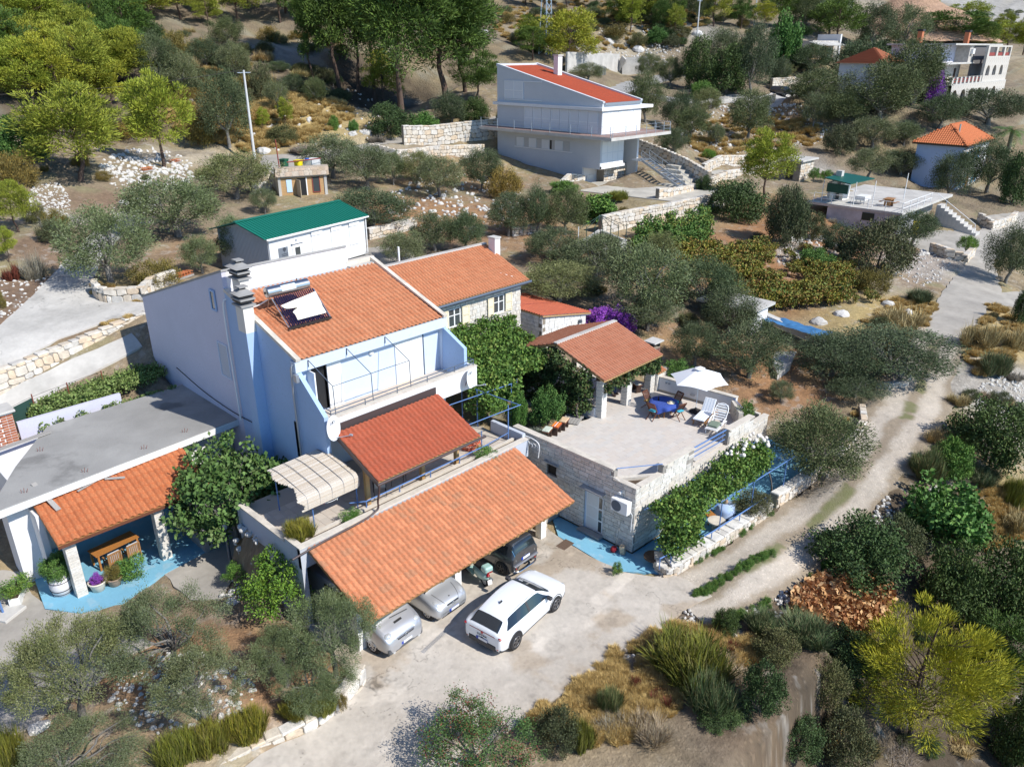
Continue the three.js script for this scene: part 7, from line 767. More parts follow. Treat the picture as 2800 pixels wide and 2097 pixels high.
// ---------------------------------------------------------------- every plant at its place: [kind, left, top, right, bottom, label]
for(const[k,a,b,c,d,l,o]of[
// upper left slope
['pine',364,222,535,466,'slim pine with a bare lower trunk beside the tile heap on the left slope'],['pine',92,275,358,525,'wide low pine at the foot of the left pine wood'],['pine',0,505,105,645,'bright young pine at the left edge above the red soil bank'],['pine',0,632,50,725,'small bright pine sprig at the left edge beside the grey brush'],
['bright',0,345,130,450,'patch of deep green ivy like bush at the left edge below the pines'],['olivedark',568,234,690,420,'dense round grey green tree left of the tall white pole'],['olivedark',390,136,500,275,'dark tree on the slope right of the pine wood'],['olive',452,177,558,285,'dull green tree below the dark tree on the left slope'],
['olivedark',519,112,610,190,'dark bush among rocks near the top left clearing'],['shrub',377,62,447,122,'round dark bush beside the pale rock ledge at the top left'],['olive',606,133,692,225,'thin olive above the white pole'],['olivedark',574,58,668,130,'grey green bush under the pines left of the dark pine group'],['rust',452,96,516,150,'rusty yellow bush below the top left pines'],
['rust',0,437,98,525,'rusty brush at the left edge below the ivy bush'],['rust',519,316,592,408,'brown leaved bush right of the slim pine'],['bushy',70,560,120,612,'dark bush at the foot of the young pine on the left bank'],['rust',127,580,188,630,'dry brown bush on the left bank by the white rubble'],['bushy',112,612,190,672,'yellowish green bush on the left bank below the dry brown one'],['greybrush',50,650,135,765,'large tangle of grey brush on the left bank'],['redbrush',10,702,60,768,'reddish dead brush at the left edge'],['rust',0,800,16,842,'small ochre bush at the left edge of the ramp bank'],
['olive',187,585,425,790,'big leaning olive above the concrete ramp',{back:0.15}],['olive',361,498,620,668,'broad olive beyond the ramp behind the leaning one'],['olive',506,652,603,755,'round olive left of the cabin'],['olive',598,588,702,735,'slender olive growing against the corner of the cabin',{v:2}],['rust',377,715,483,786,'yellow brown dome shrub in the olive bed'],['olive',550,430,745,560,'silvery olive left of the roadside hut'],['olive',690,520,760,590,'small olive below the stone wall of the roadside hut'],
// behind: shrubs of the dry slope and the dark pine group
['bushy',690,185,748,275,'tall bush on the dry slope left of the dark pines'],['olive',732,253,794,325,'grey olive bush on the dry straw slope'],['olivedark',770,218,838,272,'dark olive bush in the straw above the grey one'],['olivedark',840,243,898,306,'blue green olive bush at the shade edge of the dark pines'],['pine',763,290,806,366,'little bright pine sapling on the straw slope'],['bright',902,344,928,378,'tiny bright pine seedling on the straw slope'],['bushy',742,358,808,404,'low green bush above the roadside boulders'],['pine',704,310,742,372,'pale young pine behind the boulder beside the pole'],['bright',956,352,980,378,'small green sprout right of the seedling on the straw slope'],['greybrush',790,385,855,425,'dead grey brush above the roadside hut'],['greybrush',1000,360,1062,392,'dead grey brush beside the pale boulders'],
['shrub',1014,305,1120,382,'dark glossy shrub below the dark pines'],['bright',1116,318,1196,376,'bright green shrub at the roadside below the dark pines'],['olivedark',1185,268,1282,354,'grey green shrub at the roadside left of the modern house'],['shrub',1262,280,1336,338,'round shrub at the roadside beside the modern house'],['pinedark',1238,170,1368,300,'shaded pine right of the dark pine group'],['pine',998,170,1112,308,'bright low pine bough cluster in front of the dark pines'],
['tallpine',985,-170,1215,345,'tallest dark pine with a reddish trunk',{back:0.1}],['tallpine',1100,-110,1345,310,'dense tall pine with a sunlit right side',{back:0.1}],['tallpine',850,-170,1010,268,'tall pine with a thick leaning grey trunk',{back:0.1}],['tallpine',960,-160,1090,290,'tall pine deep in the shade of the dark group',{back:0.1}],['tallpine',915,-130,1045,262,'slim tall pine behind the leaning grey trunk',{back:0.1}],['tallpine',812,-60,905,235,'sparse tall pine with twin thin trunks',{back:0.1}],['tallpine',1195,-40,1350,260,'tall pine at the right end of the dark group',{back:0.1}],
// orchard row behind the cabin
['olive',833,384,988,498,'olive right of the roadside hut'],['olive',938,410,1075,530,'olive in the row behind the cabin'],['olive',1042,425,1110,510,'small olive in the gap of the row below the courtyard wall'],['olive',1090,422,1190,512,'yellowish olive below the courtyard wall',{tint:2}],['olive',1137,436,1268,545,'broad olive left below the modern house'],['olivedark',1262,416,1374,530,'dark olive at the corner of the modern house'],['rust',1330,470,1425,545,'brownish bush below the side wall of the modern house'],['bright',1500,500,1580,535,'trimmed low green shrub by the patio wall'],
['olivedark',903,522,1136,640,'wide dark olive on the red soil behind the cabin'],['olive',1042,640,1165,735,'light green olive behind the stone house ridge'],['olivedark',1125,588,1255,700,'dark olive behind the stone house ridge'],['olivedark',1228,584,1325,700,'olive by the stone house chimney'],['olivedark',1333,540,1445,655,'olive at the left of the grove below the modern house'],['olivedark',1425,520,1510,650,'tall dark olive left of the bright fig bush'],['olivedark',1490,525,1600,652,'dark olive beside the bright fig bush'],['figbush',1570,535,1680,612,'bright green fig bush in front of the pale patio'],
['olivedark',1440,628,1592,735,'dark olive in front of the net frame'],['olive',1425,725,1630,850,'silvery olive right of the stone house gable'],['olive',1530,655,1720,775,'large olive below the net frame',{tint:1}],['olive',1650,690,1860,905,'huge silvery olive in the middle of the grove'],['olive',1690,815,1845,930,'olive behind the purple flowers',{tint:1}],['olivedark',1840,715,2012,860,'olive in front of the garden hut'],['olivedark',1915,790,2065,935,'olive left below the garden hut'],['olivedark',1835,884,1960,1020,'dark olive beside the brick chimney'],['olivedark',1950,890,2135,1060,'large olive behind the parasol',{tint:0}],['olive',1600,640,1700,740,'small olive at the left end of the vineyard'],['olive',1760,640,1850,735,'olive at the near corner of the vineyard'],
['olivedark',2163,915,2372,1056,'low olive right of the garden hut'],['olivedark',2277,893,2575,1052,'broad dark olive at the bend of the gravel road'],['olivedark',2095,1080,2362,1310,'big dark olive shading the blue patio',{back:0.2}],['olive',2100,1046,2165,1110,'small round tree on the red soil right of the parasol'],['olivedark',2258,1046,2408,1108,'half grown olive between the garden and the road'],
// round the modern house
['pine',1476,62,1636,200,'umbrella shaped pine behind the modern house'],['pinedark',1413,100,1500,180,'dark tree left behind the modern house'],['pine',1410,60,1480,140,'pine beside the pylon'],['pine',1685,12,1760,114,'single bright pine on the dry hill above the lot'],['pine',1822,42,1870,116,'yellowish narrow pine on the dry hill'],['pinedark',1775,30,1828,105,'slim dark pine on the dry hill'],['bright',1768,97,1824,134,'low dark green dome bush on the dry hill'],['rust',1650,90,1710,126,'rusty bush on the dry hill above the retaining wall'],['bushy',1720,108,1770,140,'green bush beside the boulders above the lot'],
['shrub',1863,125,1942,245,'very dark tall bush right of the gravel lot'],['shrub',1932,158,2036,266,'very dark wide bush right of the gravel lot'],['olivedark',1996,100,2104,268,'grey green tree on the right of the very dark bushes'],['olive',1923,86,2018,185,'silvery tree above the very dark bushes'],['olivedark',1738,156,1804,222,'olive at the left edge of the gravel lot'],['olivedark',1798,166,1864,240,'olive at the right edge of the gravel lot'],['bright',1890,232,1950,275,'green bush at the hill road'],['olive',1560,195,1650,240,'small olive in front of the block stacks'],
['olivedark',1713,232,1813,352,'olive at the right corner of the modern house roof'],['olivedark',1806,262,1897,362,'olive right of the modern house deck'],['olivedark',1837,300,1940,386,'olive by the end of the deck rail'],['olivedark',1797,362,1880,432,'olive below the deck of the modern house'],['olive',1887,256,1968,334,'light olive on the dry terrace right of the modern house'],['olivedark',1980,270,2104,395,'large round olive on the dry terrace'],['olive',1936,343,1980,400,'young olive inside a stone ring on the dry terrace'],['citrus',1920,400,1960,438,'small round yellow green bush on the dry terrace'],['shrub',1900,482,1948,530,'dark bush by the end of the stepped wall'],['pine',2020,383,2155,565,'bright pine standing alone right of the steps'],['shrub',1936,498,2085,605,'dark shrub mass left below the lone bright pine'],['olivedark',2085,530,2200,675,'dark tree below the lone bright pine'],['heath',1655,515,1720,548,'dry potted looking shrub on the patio edge',{y:6.7}],
// far right
['bright',2098,60,2182,180,'green tree left of the grey stone shed on the hill'],['olivedark',2152,138,2272,208,'olive in front of the grey stone shed on the hill'],['pinedark',2225,24,2345,145,'dark tree mass above the grey stone shed'],['olivedark',2328,40,2430,152,'tall olive below the orange spoil heap'],['olive',2410,42,2525,152,'silvery olive left of the villa roof'],['pinedark',2500,60,2690,138,'dark trees behind the villa'],['pine',2580,18,2690,98,'umbrella pine above the villa'],['pine',2690,70,2800,150,'green pines at the right edge above the villa'],['olivedark',2098,168,2155,244,'olive at the left end of the parking wall'],['olivedark',2268,132,2420,278,'big dark olive in front of the hip roof cottage'],['olivedark',2405,138,2565,290,'big dark olive left of the arcades'],['olivedark',2136,232,2305,326,'wide olive in front of the parked hill car'],['olive',2180,298,2255,385,'young olive on the bare terrace'],['olivedark',2234,288,2356,380,'olive right of the young one on the bare terrace'],['olivedark',2316,213,2486,360,'large brownish olive below the cottage',{tint:2}],['olivedark',2506,273,2625,365,'olive below the arcades'],['olivedark',2604,250,2800,340,'row of olives below the villa at the right edge'],['olive',2319,346,2445,425,'olive left of the agave'],['olive',2430,333,2512,396,'olive behind the agave'],['bushy',2250,375,2330,446,'bush right of the stone hut'],['olive',2319,397,2426,482,'pale olive above the deck shelter'],['olivedark',2418,416,2506,488,'olive left of the blue hip roofed house'],['olivedark',2538,419,2642,548,'dark tree in front of the blue hip roofed house'],['olivedark',2636,397,2756,536,'tree in front of the blue shutters'],['shrub',2730,435,2800,565,'dark tree at the right edge by the blue hip roofed house'],['citrus',2209,454,2240,494,'small citrus tree in front of the stone hut'],['citrus',2242,454,2272,490,'small round citrus tree beside the stone hut'],
['olivedark',2435,582,2546,680,'leaning olive in front of the deck building'],['bushy',2100,525,2200,680,'tall bush at the upper end of the vineyard'],['olivedark',2244,615,2345,712,'grey green bush below the deck building'],['bushy',2321,615,2462,758,'dark bush mass beside the rubble bank'],['bright',2183,683,2268,740,'small bright green bush on the white rubble'],['rust',2342,740,2424,806,'brown dry bush at the top right of the vineyard'],['broom',2471,780,2543,832,'green broom above the straw grass'],['citrus',2614,642,2666,700,'potted shrub in the corner planter of the yard'],['olivedark',2685,625,2810,785,'olive hanging over the concrete lane at the right edge'],['shrub',2765,795,2800,890,'dark bush at the right edge of the lane'],['bushy',2195,590,2250,660,'low bush beside the red soil'],['strawtuft',2398,820,2535,905,'tall straw grass clump left of the lane'],['strawtuft',2410,870,2500,930,'straw grass clump below the tall one'],['strawtuft',2625,860,2720,960,'straw grass right of the road fork'],['broom',2664,950,2755,1036,'rounded broom bush right of the road'],['strawtuft',2720,870,2800,960,'straw grass at the right edge'],
// right of the gravel road
['shrub',2585,1105,2800,1295,'large dark spreading shrub right of the road'],['broom',2478,1205,2582,1322,'pale broom dome at the roadside'],['strawtuft',2525,1162,2612,1230,'golden grass clump behind the pale broom'],['bright',2543,1206,2638,1318,'green shrub beside the pale broom'],['broom',2626,1268,2730,1338,'grey green broom below the dark spreading shrub'],['heath',2726,1280,2800,1395,'yellow green shrub at the right edge'],['figbush',2452,1324,2660,1505,'large leaved fig bush right of the road'],['shrub',2217,1428,2440,1615,'big dark green shrub at the near roadside'],['bushy',2370,1430,2502,1560,'grey green shrub joined to the big dark one'],['strawtuft',2700,1375,2800,1460,'straw grass bank at the right edge'],['greybrush',2580,1330,2680,1400,'dead brush above the fig bush'],['shrub',2497,1505,2660,1720,'dark green tree mass at the lower right',{tint:2}],['shrub',2620,1500,2810,1740,'dark green tree mass at the right edge',{tint:2}],['pinedark',2600,1690,2790,1930,'dark tree behind the lime pine'],['shrub',2620,1720,2740,1880,'blue green bush right of the lime pine'],['shrub',2700,1900,2830,2110,'dark bush in the lower right corner'],['nearpine',2312,1668,2645,2060,'lime green pine in the lower right',{back:0.12}],
['broom',2098,1660,2224,1785,'pale broom left of the leaf heap'],['broom',2110,1775,2240,1880,'broom clump in the lower right scrub'],['shrub',2205,1730,2360,1870,'dark shrub behind the lime pine at the left'],['greybrush',2620,1905,2760,2010,'bleached dry brush right of the lime pine'],['strawtuft',2578,1995,2675,2060,'golden dry clump below the lime pine'],['shrub',2098,1985,2230,2110,'dark bush at the bottom edge'],['bushy',2220,1950,2360,2110,'ochre green bush at the bottom edge left of the lime pine'],['greybrush',2390,2040,2510,2110,'grey dead branches at the bottom edge under the lime pine'],['bushy',2180,1870,2290,2000,'speckled shrub in the lower right scrub'],
['heath',1751,1765,1990,1956,'large yellow green heath shrub by the drive'],['shrub',1944,1705,2010,1780,'small dark shrub above the heath'],['broom',1622,1898,1704,1995,'upright green broom at the edge of the drive'],['greybrush',1610,1985,1720,2070,'dead grey brush under the upright broom'],['greybrush',1700,1990,1825,2110,'pale dead brush at the bottom edge'],['heath',1547,2010,1622,2110,'bright yellow green shoots at the bottom edge'],['bushy',1478,1995,1572,2110,'olive green bush at the bottom edge by the drive'],['redbrush',1768,1932,1842,1996,'dark red dead brush below the heath'],['redbrush',1714,1870,1752,1920,'small purple brown dead brush left of the heath'],['redbrush',1968,1815,2022,1870,'red brown dead brush right of the heath'],['broom',1853,1915,1990,2065,'yellowing broom in the lower scrub'],['greybrush',1904,1868,2036,1970,'grey twiggy brush above the yellowing broom'],['shrub',1998,1965,2105,2110,'dark shrub at the bottom edge right of the yellowing broom'],['shrub',1895,2040,2000,2110,'low dark shrub at the bottom edge'],['broom',2028,1705,2120,1800,'broom by the dry slope right of the drive'],['bushy',2040,1830,2150,1930,'green brown shrub in the middle of the lower scrub'],['pistacia',1150,1930,1475,2180,'green shrub dotted with red berries at the bottom edge',{y:0}],
// olive bed at the lower left
['nearolive',48,1610,430,2010,'leftmost grey olive of the bed with a twisted leaning trunk',{back:0.2}],['nearolive',300,1555,660,1900,'olive of the bed in front of the porch with bare forked limbs',{back:0.15}],['nearolive',420,1720,730,2010,'middle olive of the bed beside the yellow hedge',{back:0.15}],['nearolive',20,1960,450,2190,'olive cut by the bottom edge at the left',{back:0.15}],['nearolive',790,1570,1055,1880,'green olive beside the silver van',{back:0.15,tint:3}],['nearolive',690,1680,880,1900,'green olive right of the lemon tree',{back:0.15,tint:3}],['nearolive',740,1770,1000,1960,'low olive above the drive wall',{back:0.15,tint:3}],['citrus',688,1495,855,1710,'lemon tree with pale fruit beside the planter wall'],['figtree',465,1128,835,1490,'large fig tree between the porch and the front terrace',{back:0.05,y:0.2}],
['heath',440,1975,560,2110,'yellow green hedge clump left part along the drive wall',{y:0.7}],['heath',530,1950,650,2070,'yellow green hedge clump middle part along the drive wall',{y:0.7}],['heath',620,1925,740,2040,'yellow green hedge clump right part along the drive wall',{y:0.7}],['heath',770,1890,860,1970,'yellow green hedge tuft under the low olive',{y:0.7}],['heath',850,1880,925,1965,'small heath tuft at the end of the drive wall',{y:0.7}],['heath',-30,1960,80,2120,'yellow green hedge at the lower left corner',{y:0.5}],['rust',925,1900,950,1945,'little dry weed at the end of the drive wall',{y:0.6}],
// beds by the houses
['lavender',1440,1160,1500,1210,'grey lavender bush behind the terrace wall',{y:2.9}],['lavender',1438,1105,1500,1165,'grey santolina bush in the bed below the pavilion vines',{y:3.0}],['bright',1455,1060,1540,1165,'leafy green shrub in front of the pavilion vines',{y:3.0}],['oleander',1450,1115,1490,1165,'rose bush with red blooms by the terrace wall',{y:2.95}],['bright',1395,1080,1440,1170,'climber on the blue corner post of the terrace',{y:2.95}],
['heath',780,1405,865,1480,'bushy rosemary in the left end of the planter',{y:3.5}],['oleander',930,1395,985,1425,'small green plant in the middle of the planter',{y:3.5}],['oleander',1300,1225,1360,1255,'green plants in the right end of the planter',{y:3.5}],['oleander',2015,1095,2060,1150,'orange flowered plants in the far corner planter',{y:3.1}],['bushy',2010,1340,2100,1410,'dark needle bush at the end of the planter wall',{y:0.4}],
['purple',1600,838,1680,925,'purple bougainvillea behind the pavilion at the left',{y:3.2,back:0.1}],['purple',1655,835,1735,920,'purple bougainvillea behind the pavilion at the right',{y:3.2,back:0.1}],['purple',2530,200,2575,300,'bougainvillea on the corner of the villa terrace',{back:0.1}],['bright',1810,985,1890,1060,'climbing rose beside the end wall of the terrace',{y:2.9}],['oleander',1672,1540,1700,1575,'weed growing through the blue floor',{y:0.05}],
['bushy',700,1390,770,1460,'grey twiggy plant at the left corner of the front terrace',{y:2.2}],['citrus',620,1530,700,1600,'low green plants beside the garden path',{y:0.4}],
])plant(k,a,b,c,d,l,o);
// ivy hedge along the wire fence behind the flat roof; potted plants are with the porch
{const r=rng(31),cl=[];for(let i=0;i<130;i++){const t=r(),x=lerp(-16.2,-9.7,t),z=lerp(-23.6,-25.3,r())-t*0.6;cl.push({c:new V3(x,4.25+0.45*r()*(1-Math.abs(r()-0.5))+0.15*t,z),r:0.36,n:95,d:new V3(0,1,0.3)});}for(let i=0;i<26;i++){const t=r();cl.push({c:new V3(lerp(-16.3,-10,t),4.2-0.5*r()*(1-t),-23.1+0.5*t),r:0.25,n:60,d:new V3(0,0,1)});}const t=thing('ivy_hedge','long pale green ivy hedge along the wire fence behind the flat roof','hedge',[-13,4,-24.5]);const f=mesh('foliage',foliage(cl,{l:0.11,w:0.1,cols:[[0.10,0.17,0.035],[0.15,0.22,0.055],[0.20,0.26,0.08],[0.08,0.13,0.03]],bias:0.3,up:0.2},r),leafMats[0],t);f.position.copy(t.position).negate();
const fn=thing('wire_fence','rusty posts with a dark wire mesh beside the ivy hedge','fence',[-16.6,3.9,-24.4]);for(const[x,z]of[[-17.2,-24.0],[-16.0,-24.7],[-14.3,-25.0],[-12.5,-25.4]])wpart('post',bar([x,3.7,z],[x,5.2,z],0.03),M.iron,fn);for(let i=0;i<7;i++)wpart('wire',tube([[-17.2,4.1+i*0.16,-24.0],[-16.0,4.1+i*0.16,-24.7],[-12.5,4.2+i*0.16,-25.4]],0.008,20,4),M.darkMetal,fn);wpart('net',quadSlab([-17.2,4.0,-24.02],[-16.0,4.0,-24.72],[-16.0,5.0,-24.72],[-17.2,5.0,-24.02],0.01),M.netGreen,fn);}
// vines: over the arbour, the pavilion side, the blue patio, the vineyard
const vineMesh=(name,label,cl,cols,l,w,r,canes,cat='vine')=>{const c0=cl[0].c,t=thing(name,label,cat,[c0.x,Math.min(...cl.map((c)=>c.c.y))-0.2,c0.z]);const f=mesh('foliage',foliage(cl,{l,w,cols,bias:0.35,up:0.1,shape:0.45},r),leafMats[0],t);f.position.copy(t.position).negate();if(canes.length)wpart('canes',canes,M.bark,t).name='stem';return t;};
{const r=rng(61),cl=[];// arbour roof from the stone house to the laundry pipes
for(let i=0;i<420;i++){const z=lerp(-14.6,-9.2,r()),x0=-0.9+0.3*Math.sin(z*2),x1=lerp(6.8,4.6,sstep(-13.5,-10.0,z))+0.3*Math.sin(z*3),x=lerp(x0,x1,r());cl.push({c:new V3(x,5.35+0.4*fbm(x*0.8,z*0.8,3,3)+(z<-13.6?(-13.6-z)*0.7*(1-Math.abs(x-4)/8):0),z),r:0.36,n:75,d:UP});}for(let i=0;i<90;i++){const x=lerp(-0.8,1.6,r()),z=lerp(-9.8,-8.4,r());cl.push({c:new V3(x,lerp(3.2,5.3,Math.sqrt(r())),z),r:0.28,n:50,d:new V3(0,-0.3,1)});}
const canes=[];for(const[x,z]of[[0.3,-9.3],[2.4,-9.4],[4.6,-9.9],[0.5,-12.5]])canes.push(limb([new V3(x,2.7,z),new V3(x+0.2,3.8,z-0.1),new V3(x-0.1,4.6,z+0.1),new V3(x+0.3,5.5,z-0.4)],0.06,0.03));vineMesh('arbour_vine','broad green vine arbour in front of the stone house',cl,COL.vine,0.15,0.13,r,canes);
const p=thing('pipe_pergola','blue pipe frame carrying the green vine arbour','pergola',[2,2.9,-11.5]);for(const x of[-0.6,2.2,5.0]){for(const z of[-9.3,-14.4])wpart('post',bar([x,2.7,z],[x,5.3,z],0.035),M.bluePaint,p);wpart('rail',bar([x,5.3,-9.3],[x,5.3,-14.5],0.03),M.bluePaint,p);}}
{const r=rng(67),cl=[];for(let i=0;i<300;i++){const z=lerp(-12.0,-6.6,r()),k=1-Math.abs(z+8.9)/3.4,x=4.75+(r()-0.6)*0.7;cl.push({c:new V3(x,lerp(3.0,5.0+1.1*Math.max(0,k),Math.pow(r(),0.8)),z),r:0.32,n:60,d:new V3(-1,0,0.2)});}for(let i=0;i<60;i++){const x=lerp(5.2,10,r());cl.push({c:new V3(x,4.95-0.55*r(),-5.75+0.2*(r()-0.5)),r:0.2,n:40,d:new V3(0,-0.4,1)});}vineMesh('pavilion_vine','dark climbing vine hanging down the side of the pavilion',cl,COL.vinedark,0.14,0.12,r,[limb([new V3(4.4,2.7,-6.7),new V3(4.25,3.2,-6.9),new V3(4.5,3.9,-7.0),new V3(4.7,5,-7.4)],0.07,0.03)]);}
{const r=rng(71),cl=[];const T0=new V3(0.2,0.4,1.75);for(let i=0;i<230;i++){const s=Math.pow(r(),1.1),x=lerp(0.6,9.2,s),z=lerp(0.5,2.15,r())+0.05*x-0.3*sstep(4,9,x);const gap=fbm(x*0.9,z*1.2,6,2);if(x>5.5&&gap<0.4)continue;cl.push({c:new V3(x,2.25+0.35*(r()-0.3)+(x>5&&z<1.5?0.5*r():0),z),r:0.32,n:62,d:UP});}for(let i=0;i<95;i++){const a=r()*6.28,q=Math.sqrt(r())*1.25;cl.push({c:new V3(1.0+Math.cos(a)*q,lerp(1.0,2.4,r()),1.75+Math.sin(a)*q*0.6),r:0.3,n:60,d:new V3(0,0,1)});}vineMesh('patio_vine','grape vine shading the blue patio on a pipe pergola',cl,COL.vine,0.13,0.11,r,[limb([T0,new V3(0.3,0.8,1.75),new V3(0.7,1.5,1.7),new V3(1.1,2.3,1.5)],0.05,0.03),limb([new V3(0.3,0.8,1.75),new V3(0.15,1.5,1.8),new V3(0.4,2.2,1.6)],0.03,0.02),limb([new V3(8.6,0.1,2.3),new V3(8.5,1.0,2.2),new V3(8.2,2.2,1.8)],0.05,0.03)]);
const roses=[];for(let i=0;i<34;i++)roses.push(new THREE.IcosahedronGeometry(0.07+0.05*r(),1).translate(lerp(5.6,9.2,r()),2.75+0.45*r(),lerp(0.75,1.7,r())));const rs=thing('white_roses','white roses blooming on top of the patio vine','flowers',[7,2.6,1.2]);const o=wpart('blooms',roses,std([0.8,0.74,0.68],0.9),rs);o.userData.kind='stuff';
const p=thing('patio_pergola','blue pipe pergola over the blue patio','pergola',[5,0,1.6]);for(const[x0,x1,y,z]of[[0.3,9.6,2.25,0.3],[0.3,9.6,2.15,2.1]])wpart('rail',bar([x0,y,z],[x1,y,z+(z>1?0.6:0.35)],0.028),M.bluePaint,p);for(const x of[0.8,3.4,6.0,8.9]){wpart('rail',bar([x,2.25,0.35+0.036*x],[x,2.15,2.1+0.063*x],0.022),M.bluePaint,p);wpart('post',bar([x,0.4,2.1+0.063*x],[x,2.14,2.1+0.063*x],0.028),M.bluePaint,p);}}
{const r=rng(73);// vineyard: rows of single vines in red soil, and the wall of older vines above
const A=at(1800,690),B=at(2290,690),C=at(1990,850),D=at(2380,830);let n=0;const protoV=[0,1,2,3].map((k)=>{const q=rng(500+k),cl=[];for(let i=0;i<16;i++)cl.push({c:new V3((q()-0.5)*1.0,0.35+0.65*q(),(q()-0.5)*0.8),r:0.22,n:26,d:UP});const g=new THREE.Group();mesh('stem',limb([new V3(0,-0.2,0),new V3(0.05,0.3,0),new V3(0.1,0.7,0.1)],0.035,0.02,5),M.bark,g);mesh('foliage',foliage(cl,{l:0.14,w:0.12,cols:COL.vineyard,bias:0.3},q),leafMats[k],g);return g;});
for(let i=0;i<17;i++)for(let j=0;j<13;j++){const u=i/16,v=j/12,p=A.clone().lerp(B,u).lerp(C.clone().lerp(D,u),v);p.x+=(r()-0.5)*0.5;p.z+=(r()-0.5)*0.4;const bare=fbm(u*3+3,v*3,4,2)+0.35*u*(1-v)-0.1*v;if(bare>0.66&&r()<0.8)continue;p.y=H(p.x,p.z);const q=protoV[Math.floor(r()*4)].clone();q.name=numbered('grape_vine');tag(q,'low grape vine with green to rusty leaves in the red soil vineyard','grape vine','vines planted in the red soil vineyard');q.position.copy(p);q.rotation.y=r()*6;const s=lerp(0.8,1.25,r())*(bare>0.55?0.7:1);q.scale.setScalar(s);scene.add(q);n++;}
const cl=[];for(let i=0;i<330;i++){const t=r(),k=Math.pow(r(),1.2),p=at(lerp(1735,1945,t),lerp(lerp(655,608,t),lerp(720,690,t),k));p.y+=(0.25+1.5*r()*(1-k*0.6));cl.push({c:p,r:0.36,n:60,d:UP});}vineMesh('old_vines','tall tangled green vines below the vineyard wall',cl,[...COL.bright,COL.vineyard[1],COL.vine[0]],0.17,0.14,r,[]);}
// agave and palm
{const p=at(2455,425),a=thing('agave','blue grey agave rosette below the olives near the hip roofed house','agave',p.toArray());const am=std([0.22,0.29,0.26],0.7);for(let i=0;i<18;i++){const t=i*2.4,e=0.35+0.5*((i*7)%10)/10,L=1.9,g=limb([new V3(0,0,0),new V3(Math.cos(t)*L*0.4,L*0.45*e,Math.sin(t)*L*0.4),new V3(Math.cos(t)*L*0.75,L*0.75*e,Math.sin(t)*L*0.75)],0.11,0.01,5);mesh('leaf',g,am,a);}
const q=at(2752,432),t=thing('palm_tree','palm tree with arching fronds beside the hip roofed house','palm tree',q.toArray()),h=4.2;mesh('trunk',limb([new V3(0,-0.3,0),new V3(0.1,h/2,0),new V3(0,h,0)],0.3,0.24,8),M.bark,t);const r=rng(9);for(let i=0;i<26;i++){const a2=i*2.4,e=lerp(-0.3,0.9,(i%9)/8),L=2.9,d=new V3(Math.cos(a2),0,Math.sin(a2)),pts=[0,0.4,0.75,1].map((s)=>new V3(d.x*L*s*(1-0.15*e),h+L*s*e*0.7-L*0.45*s*s,d.z*L*s*(1-0.15*e)));const c=new THREE.CatmullRomCurve3(pts),pos=[],idx=[],col=[];for(let k=0;k<26;k++)for(const sd of[-1,1]){const o=c.getPoint(k/26),tg=c.getTangent(k/26),side=new V3().crossVectors(tg,UP).normalize().multiplyScalar(sd),l=0.6*Math.sin(Math.PI*(0.12+0.86*k/26))+0.1,b=pos.length/3;const e1=o.clone().addScaledVector(side,l).addScaledVector(tg,l*0.6).add(new V3(0,-0.2*l,0));for(const v of[o,o.clone().addScaledVector(tg,0.07),e1])pos.push(v.x,v.y,v.z);idx.push(b,b+1,b+2);const cc=i%8===0?COL.straw[2]:COL.bright[(i+k)%3];for(let m=0;m<3;m++)col.push(...cc);}const g=new THREE.BufferGeometry();g.setAttribute('position',new THREE.Float32BufferAttribute(pos,3));g.setAttribute('color',new THREE.Float32BufferAttribute(col,3));g.setIndex(idx);g.computeVertexNormals();mesh('frond',g,leafMats[0],t);}}
